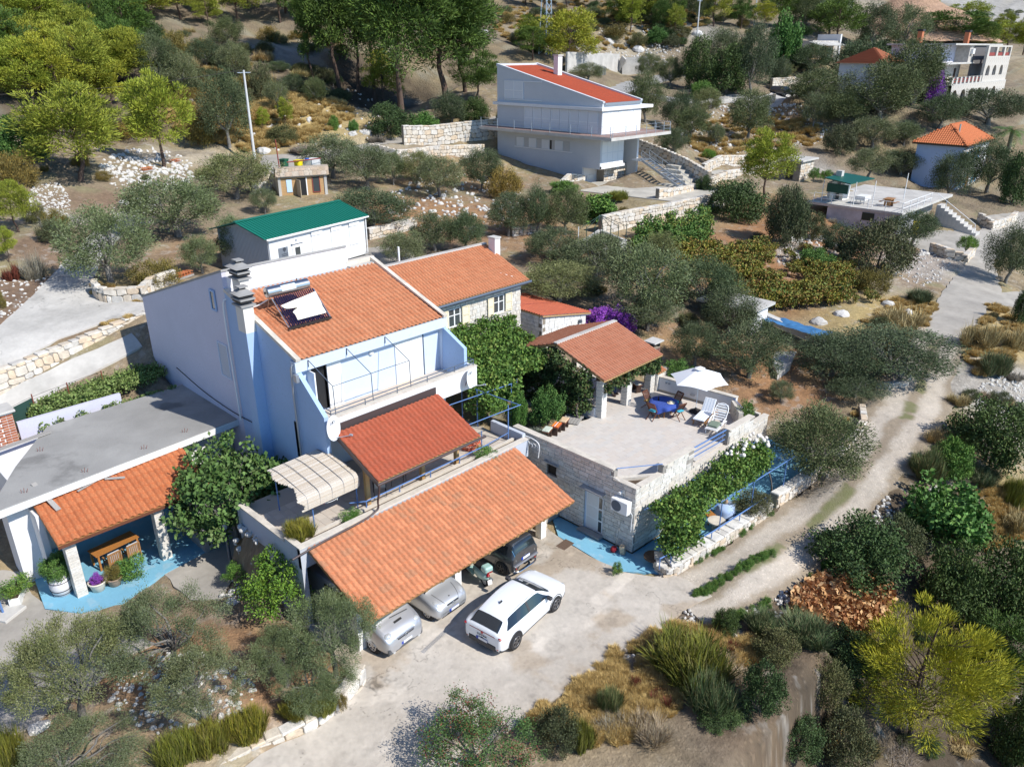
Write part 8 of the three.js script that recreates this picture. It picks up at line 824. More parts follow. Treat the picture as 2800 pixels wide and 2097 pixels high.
// the pine wood of the upper left slope and the far hill
{const r=rng(99);for(const[x0,x1,y0,y1,sx,sy,k,lab,grp,hm]of[[-60,350,20,330,68,40,['pine','pine','pine','pinedark'],'pine tree in the dense sunlit pine wood covering the upper left slope','pines of the dense wood on the upper left slope',6.8],[330,860,-40,75,66,42,['pine','pine','pinedark'],'pine tree in the wood along the top edge left of the dark pines','pines along the top edge left of the dark pines',7],[1290,1660,-60,60,62,40,['pine','pinedark'],'pine tree on the hill along the top edge behind the modern house','pines on the hill behind the modern house',7],[1640,2240,-60,80,58,44,['pine','pine','olivedark','pinedark'],'tree on the wooded hill along the top edge right of the pylon','trees of the wooded hill along the top edge',7],[2520,2700,-40,50,50,36,['pine'],'pine tree beside the orange spoil heap at the top right','pines beside the spoil heap',7.5],[2700,2860,70,170,60,40,['pine','pinedark'],'pine tree on the far slope at the top right corner','pines on the far slope at the right',7]])for(let y=y0;y<y1;y+=sy)for(let x=x0;x<x1;x+=sx){const px=x+(r()-0.3)*sx*0.9+((y-y0)/sy%2)*sx*0.5,py=y+(r()-0.5)*sy*0.8;if(px>370&&px<450&&py>60)continue;const p=at(px,py);if(p.distanceTo(EYE)>330)continue;const kk=k[Math.floor(r()*k.length)],h=hm*(0.7+0.6*r());plantAt(kk,p,h*(0.72+0.25*r()),h,lab,{group:grp});}
// maquis between the trees: single bushes too alike to tell apart
for(const[x0,x1,y0,y1,n,ks,lab,grp]of[[420,1000,70,300,46,['bushy','rust','bushy','olivedark','strawtuft'],'among the straw grass of the dry upper slope','on the dry upper slope'],[1380,2060,20,160,60,['bushy','rust','shrub','olive'],'between the rocks on the far hill','between the rocks on the far hill'],[2060,2800,30,330,46,['olivedark','bushy','shrub','olive'],'in the undergrowth of the far right hill','in the undergrowth of the far right hill'],[0,420,330,500,24,['bushy','rust','greybrush'],'under the edge of the left pine wood','under the left pine wood'],[2160,2520,560,800,34,['bushy','rust','strawtuft','greybrush'],'on the bank between the vineyard and the yard','on the bank beside the vineyard'],[2380,2800,880,1500,44,['strawtuft','greybrush','bushy','strawtuft'],'on the slope right of the gravel road','right of the gravel road'],[1560,2800,1700,2090,60,['greybrush','bushy','broom','strawtuft','shrub'],'in the mixed scrub below the drive','in the scrub below the drive'],[1620,2160,560,900,20,['bushy','strawtuft','rust'],'between the olives of the grove','between the grove olives'],[440,950,1700,1960,10,['strawtuft','bushy'],'under the olives beside the drive','under the olives beside the drive']])for(let i=0;i<n;i++){const px=lerp(x0,x1,r()),py=lerp(y0,y1,r()),p=at(px,py);if(paved(p.x,p.z)||PADS.some((q)=>p.x>q[0]-0.6&&p.x<q[1]+0.6&&p.z>q[2]-0.6&&p.z<q[3]+0.6))continue;if(px>2300&&py>1250&&px<1900+(2097-py)*0.9)continue;const kk=ks[Math.floor(r()*ks.length)],d=depthOf(p),s=(d>80?2.2:0.8)*(0.7+0.7*r());if(py>1650&&py>1650&&d<45&&px<2000-(py-1650)*1.4+0)continue;const kw={bushy:'dull green bush',rust:'brownish bush',olivedark:'grey green olive bush',strawtuft:'straw coloured grass clump',shrub:'dark green shrub',olive:'silvery olive bush',greybrush:'grey dead brush',broom:'thin stemmed broom'}[kk];plantAt(kk,p,s*1.3,s*(0.6+0.3*r()),kw+' '+lab,{group:kw+' '+grp});}}
// ---------------------------------------------------------------- vehicles: a body lofted through sections, glass, lamps, wheels
const paint=(c,o={})=>new THREE.MeshPhysicalMaterial({color:new THREE.Color().setRGB(...c),roughness:0.35,clearcoat:1,clearcoatRoughness:0.04,...o});
M.plateBlue=std([0.02,0.06,0.4],0.5);M.lampRed=new THREE.MeshPhysicalMaterial({color:new THREE.Color(0.32,0.008,0.015),roughness:0.15,clearcoat:1});M.lampClear=new THREE.MeshPhysicalMaterial({color:new THREE.Color(0.62,0.64,0.66),roughness:0.12,metalness:0.35,clearcoat:1});M.trim=std([0.045,0.045,0.05],0.6);M.chrome=std([0.75,0.76,0.78],0.15,{metalness:1});
const plateMat=(txt)=>std([1,1,1],0.5,{map:canvasTex(256,56,(c,w,h)=>{c.fillStyle='#e4e6ea';c.fillRect(0,0,w,h);c.fillStyle='#1a3fa8';c.fillRect(0,0,26,h);c.fillStyle='#1c1e24';c.font='bold 40px sans-serif';c.textBaseline='middle';c.fillText(txt,34,h/2+2);})});
// S: stations [x, yb, ys, yt, w, wr] rear to front
function car(name,label,pos,turn,S,mat,o){
const t=thing(name,label,o.cat??'car',pos,turn),key=[0,1,2,3,4,5].map((k)=>S.map((s)=>s[k])),N=64,ev=(k,u)=>{const n=S.length-1,x=u*n,i=Math.min(n-1,Math.floor(x)),f=x-i,a=key[k],p0=a[Math.max(0,i-1)],p1=a[i],p2=a[i+1],p3=a[Math.min(n,i+2)];return 0.5*(2*p1+(p2-p0)*f+(2*p0-5*p1+4*p2-p3)*f*f+(3*p1-p0-3*p2+p3)*f*f*f);};
const sec=(u)=>{const[x,yb,ys,yt,w,wr]=[0,1,2,3,4,5].map((k)=>ev(k,u));const hb=Math.max(0.02,yt-ys),top=Math.min(0.07,hb*0.5);return{x,p:[[w*0.55,yb-0.01],[w*0.93,yb],[w*0.985,yb+0.1],[w,lerp(yb,ys,0.55)],[w*0.985,ys-0.05],[w*0.95,ys+0.01],[lerp(w*0.94,wr,0.5),ys+hb*0.5-top*0.3],[wr,yt-top],[wr*0.9,yt-top*0.25],[wr*0.45,yt],[0,yt+0.008]]};};
const surf=(u,k)=>{const s=sec(u),i=Math.min(9,Math.floor(k)),f=k-i,a=s.p[i],b=s.p[i+1];return new V3(s.x,lerp(a[1],b[1],f),lerp(a[0],b[0],f));};
const pos3=[],idx=[],K=11;for(const sd of[1,-1])for(let i=0;i<=N;i++){const s=sec(i/N);for(const q of s.p)pos3.push(s.x,q[1],q[0]*sd);}for(let b=0;b<2;b++)for(let i=0;i<N;i++)for(let k=0;k<K-1;k++){const q=b*(N+1)*K+i*K+k;if(b)idx.push(q,q+1,q+K,q+1,q+K+1,q+K);else idx.push(q,q+K,q+1,q+1,q+K,q+K+1);}for(const[i,f]of[[0,1],[N,-1]]){const c=pos3.length/3;const s=sec(i/N);pos3.push(s.x,(s.p[0][1]+s.p[10][1])/2,0);for(let b=0;b<2;b++)for(let k=0;k<K-1;k++){const q=b*(N+1)*K+i*K+k;if((b?-1:1)*f>0)idx.push(c,q,q+1);else idx.push(c,q+1,q);}}
const g=new THREE.BufferGeometry();g.setAttribute('position',new THREE.Float32BufferAttribute(pos3,3));g.setIndex(idx);const gm=mergeVertices(g,1e-4);gm.computeVertexNormals();const body=mesh('body',gm,mat,t);
// a patch of the body's own surface set proud of it: u0..u1 along, k0..k1 round, shaped by f(s) -> [k lo, k hi]
const patch=(nm,u0,u1,f,m,par=t,sides=[1,-1],off=0.006,nu=20,nk=6)=>{const out=[];for(const sd of sides){const P3=[],I=[];for(let i=0;i<=nu;i++){const u=lerp(u0,u1,i/nu),[a,b]=f(i/nu);for(let j=0;j<=nk;j++){const k=lerp(a,b,j/nk),p=surf(u,k),du=surf(Math.min(1,u+0.004),k).sub(surf(Math.max(0,u-0.004),k)),dk=surf(u,Math.min(10,k+0.03)).sub(surf(u,Math.max(0,k-0.03))),n=du.cross(dk).normalize();if(n.z<0&&k<6)n.negate();if(n.y<0&&k>=6)n.negate();p.addScaledVector(n,off);P3.push(p.x,p.y,p.z*sd);}}for(let i=0;i<nu;i++)for(let j=0;j<nk;j++){const q=i*(nk+1)+j;if(sd>0)I.push(q,q+nk+1,q+1,q+1,q+nk+1,q+nk+2);else I.push(q,q+1,q+nk+1,q+1,q+nk+2,q+nk+1);}const gg=new THREE.BufferGeometry();gg.setAttribute('position',new THREE.Float32BufferAttribute(P3,3));gg.setIndex(I);gg.computeVertexNormals();out.push(mesh(nm,gg,m,par));}return out;};
const full=(nm,u0,u1,k0,m,off)=>{const l=patch(nm,u0,u1,(s)=>[k0(s),10],m,t,[1],off),r2=patch(nm,u0,u1,(s)=>[k0(s),10],m,t,[-1],off);const a=l[0],b=r2[0];a.geometry=merge([a.geometry,b.geometry]);t.remove(b);return a;};
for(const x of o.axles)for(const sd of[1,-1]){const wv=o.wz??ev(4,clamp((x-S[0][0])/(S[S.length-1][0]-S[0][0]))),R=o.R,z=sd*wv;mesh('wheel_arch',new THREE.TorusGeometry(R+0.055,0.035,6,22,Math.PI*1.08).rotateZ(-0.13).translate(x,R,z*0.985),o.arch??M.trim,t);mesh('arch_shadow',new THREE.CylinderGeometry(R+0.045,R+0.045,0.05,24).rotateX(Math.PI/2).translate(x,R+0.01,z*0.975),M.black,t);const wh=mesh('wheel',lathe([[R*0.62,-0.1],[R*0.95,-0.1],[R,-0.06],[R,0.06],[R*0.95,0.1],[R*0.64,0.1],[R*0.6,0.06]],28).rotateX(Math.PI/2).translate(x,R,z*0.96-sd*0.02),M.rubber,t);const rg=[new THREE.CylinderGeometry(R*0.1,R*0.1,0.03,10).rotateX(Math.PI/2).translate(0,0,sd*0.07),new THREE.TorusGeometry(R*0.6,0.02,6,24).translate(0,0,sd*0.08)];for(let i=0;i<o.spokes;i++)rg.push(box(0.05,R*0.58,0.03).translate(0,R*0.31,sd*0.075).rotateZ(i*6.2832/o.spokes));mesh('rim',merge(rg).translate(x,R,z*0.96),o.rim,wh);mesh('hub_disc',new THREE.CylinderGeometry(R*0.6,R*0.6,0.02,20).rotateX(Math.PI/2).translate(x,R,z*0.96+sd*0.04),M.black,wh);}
return{t,patch,full,surf,ev,put:(nm,geo,m)=>mesh(nm,geo,m,t)};
}
{// white coupé crossover in the drive
const S=[[-2.2,0.42,0.9,0.96,0.76,0.62],[-2.13,0.3,0.99,1.06,0.86,0.64],[-1.9,0.24,1.03,1.22,0.915,0.62],[-1.5,0.22,1.03,1.42,0.92,0.59],[-0.9,0.2,1.01,1.5,0.915,0.6],[-0.3,0.2,0.99,1.515,0.91,0.61],[0.3,0.2,0.98,1.46,0.91,0.6],[0.72,0.2,0.97,1.28,0.91,0.63],[1.15,0.21,0.96,1.03,0.915,0.74],[1.6,0.22,0.9,0.98,0.915,0.74],[1.98,0.24,0.8,0.88,0.88,0.68],[2.15,0.28,0.7,0.77,0.8,0.58],[2.24,0.36,0.58,0.63,0.66,0.46]];
const c=car('white_crossover','white coupe crossover car parked across the drive in the sun',[-6.78,0.05,-0.58],0.124,S,paint([0.80,0.82,0.85]),{axles:[-1.34,1.34],R:0.345,spokes:5,rim:std([0.20,0.20,0.21],0.35,{metalness:0.7})});
c.full('rear_window',0.105,0.215,(s)=>lerp(6.9,7.2,s),M.glass,0.012);c.full('windscreen',0.515,0.655,(s)=>lerp(7.35,6.9,s),M.glass,0.012);c.patch('side_window',0.2,0.62,(s)=>[lerp(5.15,5.12,s),s<0.12?lerp(5.3,6.4,s/0.12):s>0.78?lerp(6.75,5.3,(s-0.78)/0.22):6.8],M.glass,c.t,[1,-1],0.01,30);c.patch('sill_cladding',0.06,0.96,()=>[1.0,2.05],M.trim,c.t,[1,-1],0.01,40,3);c.patch('roof_rail',0.27,0.5,()=>[7.15,7.32],M.black,c.t,[1,-1],0.035,20,2);c.patch('window_pillar',0.4,0.415,()=>[5.15,6.8],M.trim,c.t,[1,-1],0.016,2,4);
for(const sd of[1,-1]){c.put('mirror',rbox(0.18,0.13,0.22,0.72,1.06,sd*1.02,0.05),M.trim);c.put('tail_lamp',rbox(0.1,0.09,0.4,-2.1,0.93,sd*0.68,0.03,sd*-0.42),M.lampRed);c.put('bumper_reflector',rbox(0.04,0.05,0.3,-2.16,0.42,sd*0.6,0.02,sd*-0.25),M.lampRed);c.put('headlamp',rbox(0.3,0.09,0.16,2.02,0.72,sd*0.72,0.03,sd*0.6),M.lampClear);for(const x of[-0.55,0.35])c.put('door_handle',rbox(0.2,0.03,0.03,x,0.84,sd*0.925,0.012),M.whitePaint);}c.put('light_bar',rbox(0.04,0.045,1.2,-2.185,0.92,0,0.015),M.lampRed);c.put('rear_diffuser',rbox(0.1,0.26,1.3,-2.17,0.42,0,0.05),M.trim);c.put('aerial_fin',new THREE.ConeGeometry(0.06,0.13,4).scale(2,1,0.4).translate(-1.05,1.56,0),M.black);const pl=c.put('number_plate',box(0.015,0.11,0.52,-2.225,0.58,0),plateMat('ST 529-AP'));const bm=std([0.03,0.03,0.03],0.5);const f=await new FontLoader().loadAsync('fonts/droid/droid_sans_bold.typeface.json');const tg=new TextGeometry('CUPRA',{font:f,size:0.07,depth:0.008,curveSegments:3});tg.center();tg.scale(1.5,0.8,1);tg.rotateY(-Math.PI/2);tg.translate(-2.215,0.755,0);c.put('lettering',tg,bm);c.put('badge',box(0.02,0.08,0.09,-2.215,0.87,0),M.lampRed);
globalThis.FONT=f;
}
{// silver van, nose out
const S=[[-2.39,0.3,1.1,1.9,0.86,0.78],[-2.2,0.28,1.15,1.96,0.94,0.84],[-1,0.26,1.15,1.97,0.95,0.84],[0.5,0.26,1.14,1.95,0.95,0.82],[1.0,0.26,1.14,1.82,0.95,0.8],[1.55,0.27,1.12,1.35,0.95,0.82],[1.85,0.27,1.04,1.18,0.945,0.8],[2.15,0.28,0.92,1.02,0.91,0.72],[2.32,0.3,0.78,0.86,0.84,0.62],[2.39,0.36,0.6,0.66,0.74,0.5]];
const c=car('silver_van','silver van with a dark grey bumper parked nose out under the carport',[-11.05,0.05,-4.72],-Math.PI/2+0.07,S,paint([0.50,0.51,0.54],{metalness:0.6,roughness:0.38}),{cat:'van',axles:[-1.45,1.5],R:0.33,spokes:6,rim:std([0.55,0.55,0.57],0.35,{metalness:0.8})});
c.full('windscreen',0.40,0.575,(s)=>lerp(7.1,6.9,s),M.windscreen,0.012);c.patch('side_window',0.2,0.54,(s)=>[5.2,s>0.75?lerp(6.6,5.4,(s-0.75)/0.25):6.6],M.glass);c.put('front_bumper',rbox(0.3,0.36,1.7,2.23,0.42,0,0.1),std([0.10,0.105,0.115],0.6));for(const sd of[1,-1]){c.patch('bumper_side',0.86,0.95,()=>[1,2.6],std([0.10,0.105,0.115],0.6),c.t,[sd],0.012);c.put('headlamp',new THREE.SphereGeometry(0.2,16,10).scale(0.8,0.75,0.95).translate(2.1,0.9,sd*0.66),M.lampClear);c.put('indicator',new THREE.SphereGeometry(0.11,12,8).scale(0.7,0.8,1.1).translate(2.27,0.8,sd*0.47),M.lampClear);c.put('fog_lamp',cyl(0.06,0.06,0.02,0,0,0,12).rotateZ(-Math.PI/2).translate(2.37,0.32,sd*0.62),M.lampClear);c.put('mirror',rbox(0.18,0.24,0.2,1.3,1.2,sd*1.05,0.05),M.trim);}c.put('grille',rbox(0.06,0.13,0.8,2.35,0.76,0,0.03,0,0,-0.3),M.grille);c.put('grille_bar',rbox(0.03,0.03,0.84,2.375,0.835,0,0.012),M.chrome);c.put('badge',new THREE.TorusGeometry(0.07,0.014,8,20).rotateY(Math.PI/2).translate(2.4,0.78,0),M.chrome);c.put('hood_scoop',rbox(0.09,0.02,0.36,1.93,1.16,0.0,0.008,0,0,-0.45),M.black);c.put('number_plate',box(0.015,0.11,0.52,2.385,0.5,0,0),plateMat('ST 1029-V')).rotation.set(0,0,0);c.put('wiper',beam([1.78,1.22,-0.6],[1.72,1.28,0.2],0.02,0.02),M.black);
}
{// silver hatchback, nose out
const S=[[-1.94,0.4,0.95,1.2,0.76,0.62],[-1.85,0.3,0.98,1.4,0.84,0.64],[-1.2,0.24,0.98,1.57,0.88,0.66],[-0.2,0.22,0.97,1.59,0.88,0.66],[0.4,0.22,0.96,1.5,0.88,0.66],[0.85,0.22,0.95,1.22,0.88,0.68],[1.15,0.23,0.92,1.03,0.88,0.72],[1.5,0.24,0.84,0.93,0.87,0.7],[1.78,0.26,0.72,0.8,0.81,0.62],[1.9,0.3,0.6,0.67,0.72,0.5],[1.94,0.38,0.5,0.54,0.62,0.4]];
const c=car('silver_hatchback','silver hatchback car parked nose out between the van and the carport pillar',[-8.5,0.05,-4.42],-Math.PI/2+0.05,S,paint([0.55,0.57,0.60],{metalness:0.55,roughness:0.36}),{axles:[-1.27,1.25],R:0.31,spokes:7,rim:std([0.5,0.5,0.52],0.35,{metalness:0.8})});
c.full('windscreen',0.4,0.56,(s)=>lerp(7.1,6.9,s),M.glass,0.012);c.patch('side_window',0.12,0.52,(s)=>[5.2,s>0.75?lerp(6.6,5.4,(s-0.75)/0.25):6.6],M.glass);for(const sd of[1,-1]){c.put('headlamp',new THREE.SphereGeometry(0.2,16,10).scale(1.1,0.55,0.75).rotateY(sd*0.45).rotateZ(-0.45).translate(1.62,0.77,sd*0.62),M.lampClear);c.put('mirror',rbox(0.16,0.14,0.2,0.75,1.05,sd*0.98,0.05),M.trim);c.patch('bonnet_crease',0.62,0.88,(s)=>[lerp(8.35,8.75,s),lerp(8.42,8.82,s)],M.trim,c.t,[sd],0.004,12,1);}c.put('grille',rbox(0.06,0.17,0.62,1.86,0.66,0,0.03,0,0,-0.35),M.grille);for(const y of[0.62,0.7])c.put('grille_bar',box(0.02,0.012,0.58,1.9,y,0),M.chrome);c.put('badge',new THREE.TorusGeometry(0.075,0.012,8,20).rotateY(Math.PI/2).translate(1.915,0.66,0),M.chrome);for(let i=0;i<3;i++)c.put('badge_spoke',box(0.015,0.07,0.012).translate(0,0.035,0).rotateX(i*2.094).translate(1.915,0.66,0),M.chrome);c.put('number_plate',box(0.015,0.11,0.52,1.95,0.45,0),plateMat('ST 767-FE'));c.put('lower_intake',rbox(0.03,0.07,1.25,1.9,0.3,0,0.02),M.black);c.put('bumper_strip',rbox(0.02,0.025,1.2,1.93,0.38,0,0.008),M.chrome);c.put('bonnet_badge',cyl(0.03,0.03,0.01,1.66,0.875,0,10),M.darkMetal);
}
{// dark grey compact, tail out
const S=[[-1.85,0.42,0.92,1.12,0.76,0.62],[-1.8,0.3,0.98,1.25,0.81,0.62],[-1.62,0.26,1.0,1.52,0.83,0.62],[-1.2,0.24,1.0,1.58,0.84,0.63],[-0.2,0.22,0.98,1.59,0.845,0.64],[0.4,0.22,0.97,1.5,0.845,0.64],[0.85,0.22,0.96,1.15,0.845,0.68],[1.2,0.23,0.94,1.03,0.84,0.7],[1.65,0.26,0.86,0.95,0.81,0.64],[1.85,0.36,0.6,0.68,0.7,0.5]];
const c=car('grey_compact_suv','dark grey compact off road car parked tail out at the right end of the carport',[-4.4,0.05,-4.3],Math.PI/2+0.03,S,paint([0.06,0.065,0.075],{metalness:0.4}),{axles:[-1.22,1.2],R:0.33,spokes:5,rim:std([0.04,0.04,0.045],0.4)});
c.full('rear_window',0.07,0.215,()=>6.7,M.glass,0.012);c.patch('window_trim',0.06,0.225,()=>[6.45,6.62],M.chrome,c.t,[1,-1],0.014,12,1);c.patch('side_window',0.28,0.62,()=>[5.2,6.6],M.glass);for(const sd of[1,-1]){c.put('tail_lamp',rbox(0.12,0.24,0.3,-1.75,0.88,sd*0.62,0.04,sd*-0.2),M.lampRed);c.put('reversing_lamp',rbox(0.03,0.11,0.1,-1.83,0.86,sd*0.56,0.02,sd*-0.2),M.lampClear);c.put('roof_rail',tube([[-1.4,1.6,sd*0.56],[-0.4,1.68,sd*0.58],[0.5,1.56,sd*0.58]],0.02,14),M.chrome);c.put('fog_lamp',box(0.02,0.06,0.07,-1.87,0.46,sd*0.6),M.lampRed);for(let i=0;i<3;i++)c.put('pillar_groove',box(0.05,0.012,0.01,-1.35,1.1+i*0.07,sd*0.78),M.black);}c.put('top_trim',rbox(0.02,0.03,1.1,-1.6,1.53,0,0.01),M.chrome);c.put('bumper_step',rbox(0.16,0.09,1.5,-1.86,0.62,0,0.035),M.chromeGrey);c.put('bumper_bar',tube([[-1.7,0.3,-0.76],[-1.9,0.3,-0.6],[-1.95,0.3,0],[-1.9,0.3,0.6],[-1.7,0.3,0.76]],0.04,24),M.chrome);c.put('number_plate',box(0.015,0.12,0.52,-1.86,0.78,0),plateMat('ST 524-PB'));c.put('wiper',beam([-1.79,1.12,-0.3],[-1.8,1.14,0.1],0.015,0.015),M.chrome);c.put('badge',new THREE.TorusGeometry(0.045,0.012,6,14).rotateY(Math.PI/2).translate(-1.84,0.93,0),M.chrome);
}
{// scooter and the car on the hill
const t=thing('scooter','mint green scooter parked under the eave beside the dark grey car','scooter',[-6.15,0.05,-3.55],Math.PI/2-0.15),mint=paint([0.36,0.55,0.50]);mesh('body',new THREE.SphereGeometry(0.3,20,14).scale(1.75,0.95,0.75).translate(-0.3,0.55,0),mint,t);mesh('top_box',rbox(0.4,0.3,0.42,-0.72,0.98,0,0.1),mint,t);mesh('floor_board',rbox(0.5,0.08,0.36,0.3,0.3,0,0.03),mint,t);mesh('leg_shield',rbox(0.08,0.7,0.5,0.6,0.62,0,0.04,0,0,0.25),mint,t);mesh('seat',rbox(0.7,0.12,0.3,-0.25,0.83,0,0.05),M.black,t);for(const x of[-0.55,0.75]){const w=mesh('wheel',new THREE.TorusGeometry(0.2,0.055,8,22).translate(x,0.25,0),M.rubber,t);mesh('rim',new THREE.CylinderGeometry(0.16,0.16,0.06,16).rotateX(Math.PI/2).translate(x,0.25,0),M.zinc,w);}mesh('handlebar',bar([0.5,1.02,-0.32],[0.5,1.02,0.32],0.02),M.black,t);mesh('tail_lamp',new THREE.SphereGeometry(0.08,12,8).translate(-0.8,0.66,0),M.lampRed,t);mesh('box_reflector',box(0.02,0.06,0.25,-0.925,0.9,0),M.lampRed,t);mesh('number_plate',box(0.02,0.2,0.2,-0.92,0.4,0,0,0,-0.35),M.whitePaint,t);mesh('exhaust',bar([-0.2,0.28,0.2],[-0.8,0.36,0.2],0.06,10),M.zinc,t);
const S=[[-2.1,0.4,0.9,1.2,0.8,0.6],[-1.9,0.3,0.95,1.45,0.86,0.62],[-0.5,0.25,0.95,1.5,0.88,0.62],[0.5,0.25,0.94,1.4,0.88,0.62],[1.1,0.25,0.92,1.02,0.88,0.7],[1.9,0.28,0.8,0.86,0.84,0.62],[2.1,0.38,0.6,0.64,0.7,0.45]],p=at(2140,262);const c=car('dark_hill_car','dark car parked by the pale wall on the hill road',[p.x,p.y+0.05,p.z],-1.9,S,paint([0.04,0.045,0.055]),{axles:[-1.3,1.3],R:0.32,spokes:5,rim:M.zinc});c.full('windscreen',0.5,0.66,()=>7,M.glass,0.012);c.patch('side_window',0.15,0.55,()=>[5.2,6.6],M.glass);
const q=at(2235,232),tr=thing('green_trailer','dark green cage trailer under the olives beside the parked hill car','trailer',q.toArray(),0.3),gm=std([0.02,0.14,0.12],0.6);mesh('bed',box(3.4,0.9,1.8,0,0.75,0),gm,tr);for(let i=0;i<7;i++)mesh('cage_bar',box(0.06,1.2,0.06,-1.6+i*0.53,1.7,0.87),gm,tr);for(const y of[1.6,2.25])mesh('cage_rail',box(3.4,0.08,0.08,0,y,0.88),gm,tr);for(const x of[-0.5,0.5])mesh('wheel',new THREE.CylinderGeometry(0.32,0.32,0.2,16).rotateX(Math.PI/2).translate(x,0.32,0.95),M.rubber,tr);
}
// ---------------------------------------------------------------- furniture and small things
const FLT=FLOOR+0.012;
{// dining set on the terrace
const t=thing('round_table','round table under a blue cloth in the shade of the terrace parasol','table',[7.85,FLT,-3.95]);for(const a of[0.8,2.37,3.94,5.5])mesh('leg',bar([Math.cos(a)*0.45,0,Math.sin(a)*0.45],[Math.cos(a)*0.4,0.72,Math.sin(a)*0.4],0.03),M.woodOrange,t);mesh('tabletop',cyl(0.68,0.68,0.03,0,0.71,0,28),M.woodOrange,t);
const cl=thing('blue_tablecloth','blue cloth draped over the round terrace table','tablecloth',[7.85,FLT,-3.95]),n=72,pos=[],idx=[];for(let j=0;j<=5;j++)for(let i=0;i<=n;i++){const a=i/n*6.2832,w=1+0.06*Math.sin(a*9)*(j>3?1:0),r=(j<4?0.72*j/3:0.73+0.02*(j-3))*w,y=j<4?0.746:0.746-0.16*(j-3)*(1+0.35*Math.cos(a*4+0.7));pos.push(Math.cos(a)*r,y,Math.sin(a)*r);}for(let j=0;j<5;j++)for(let i=0;i<n;i++){const q=j*(n+1)+i;idx.push(q,q+1,q+n+1,q+1,q+n+2,q+n+1);}const g=new THREE.BufferGeometry();g.setAttribute('position',new THREE.Float32BufferAttribute(pos,3));g.setIndex(idx);g.computeVertexNormals();mesh('cloth',g,std([0.035,0.075,0.33],0.9,{side:THREE.DoubleSide}),cl);for(let i=0;i<9;i++)mesh('stripe',box(0.018,0.004,1.3-Math.abs(i-4)*0.13,(i-4)*0.15,0.7485,0),std([0.09,0.15,0.48],0.9),cl);
const hat=thing('straw_hat','pale straw hat lying on the blue tablecloth','hat',[7.95,FLT+0.75,-3.55]);mesh('brim',lathe([[0,0.0],[0.2,0.012],[0.21,0.02],[0.12,0.03],[0.1,0.1],[0.06,0.125],[0,0.13]],20),std([0.72,0.62,0.45],0.95),hat);const jg=thing('dark_bottle','dark bottle on the blue tablecloth','bottle',[7.75,FLT+0.75,-4.2]);mesh('glass',lathe([[0,0],[0.04,0],[0.04,0.17],[0.015,0.22],[0.015,0.28],[0,0.28]],12),std([0.03,0.015,0.01],0.2),jg);
const chair=(label,x,z,turn,pad)=>{const c=thing('folding_chair',label,'chair',[x,FLT,z],turn,'folding chairs round the terrace table');for(const s of[-0.22,0.22]){mesh('leg',beam([s,0,0.32],[s,0.95,-0.25],0.03,0.05),M.woodRed,c);mesh('leg',beam([s*0.85,0,-0.3],[s*0.85,0.46,0.2],0.03,0.04),M.woodRed,c);}for(let i=0;i<6;i++)mesh('seat_slat',box(0.4,0.02,0.05,0,0.45,-0.12+i*0.07),M.woodRed,c);for(let i=0;i<7;i++)mesh('back_slat',beam([-0.17+i*0.057,0.55,-0.005],[-0.17+i*0.057,0.93,-0.235],0.03,0.015),M.woodRed,c);mesh('top_rail',box(0.44,0.06,0.03,0,0.95,-0.25),M.woodRed,c);mesh('foot_bar',bar([-0.22,0.08,0.28],[0.22,0.08,0.28],0.012),M.woodRed,c);if(pad)mesh('cushion',rbox(0.38,0.05,0.4,0,0.49,0.05,0.02),pad,c);return c;};const teal=std([0.06,0.42,0.55],0.9);chair('folding chair with teal cushion left of the blue table',7.0,-4.0,Math.PI/2,teal);chair('folding chair with its slatted back to the camera in front of the blue table',7.95,-3.0,Math.PI-0.25,teal);chair('folding chair with teal cushion right of the blue table',8.85,-3.75,-Math.PI/2-0.2,teal);chair('folding chair with striped back cloth on the far side of the blue table',7.9,-4.95,0,std([0.5,0.36,0.1],0.9));
const u=thing('parasol','white parasol with six panels beside the terrace parapet','parasol',[9.35,FLT,-2.85]);mesh('base',lathe([[0,0],[0.34,0],[0.34,0.05],[0.1,0.09],[0.06,0.24],[0,0.24]],20),M.rubber,u);mesh('pole',bar([0,0.1,0],[0,2.45,0],0.024,10),M.white,u);const R=1.55,can=[];for(let i=0;i<6;i++){const a0=i*Math.PI/3+0.25,a1=a0+Math.PI/3,P0=[0,2.5,0],p3=[];const f=(s,k)=>{const e=new V3(Math.cos(a0),0,Math.sin(a0)).lerp(new V3(Math.cos(a1),0,Math.sin(a1)),k),sag=0.07*Math.sin(Math.PI*k)*s;const q=e.multiplyScalar(R*s*(1-0.05*Math.sin(Math.PI*k)));return[q.x,2.5-0.62*Math.pow(s,1.1)+sag*0.5,q.z];};for(let j=0;j<6;j++)for(let k=0;k<6;k++){const s0=j/6,s1=(j+1)/6,k0=k/6,k1=(k+1)/6;p3.push(...f(s0,k0),...f(s1,k1),...f(s1,k0),...f(s0,k0),...f(s0,k1),...f(s1,k1));}const q=new THREE.BufferGeometry();q.setAttribute('position',new THREE.Float32BufferAttribute(p3,3));q.computeVertexNormals();mesh('canopy_panel',q,std([0.80,0.82,0.86],0.95,{side:THREE.DoubleSide}),u);mesh('rib',bar([0,2.45,0],[Math.cos(a0)*R*0.99,1.85,Math.sin(a0)*R*0.99],0.009,5),M.white,u);}mesh('cap',new THREE.ConeGeometry(0.3,0.14,6,1).translate(0,2.56,0),M.white,u);
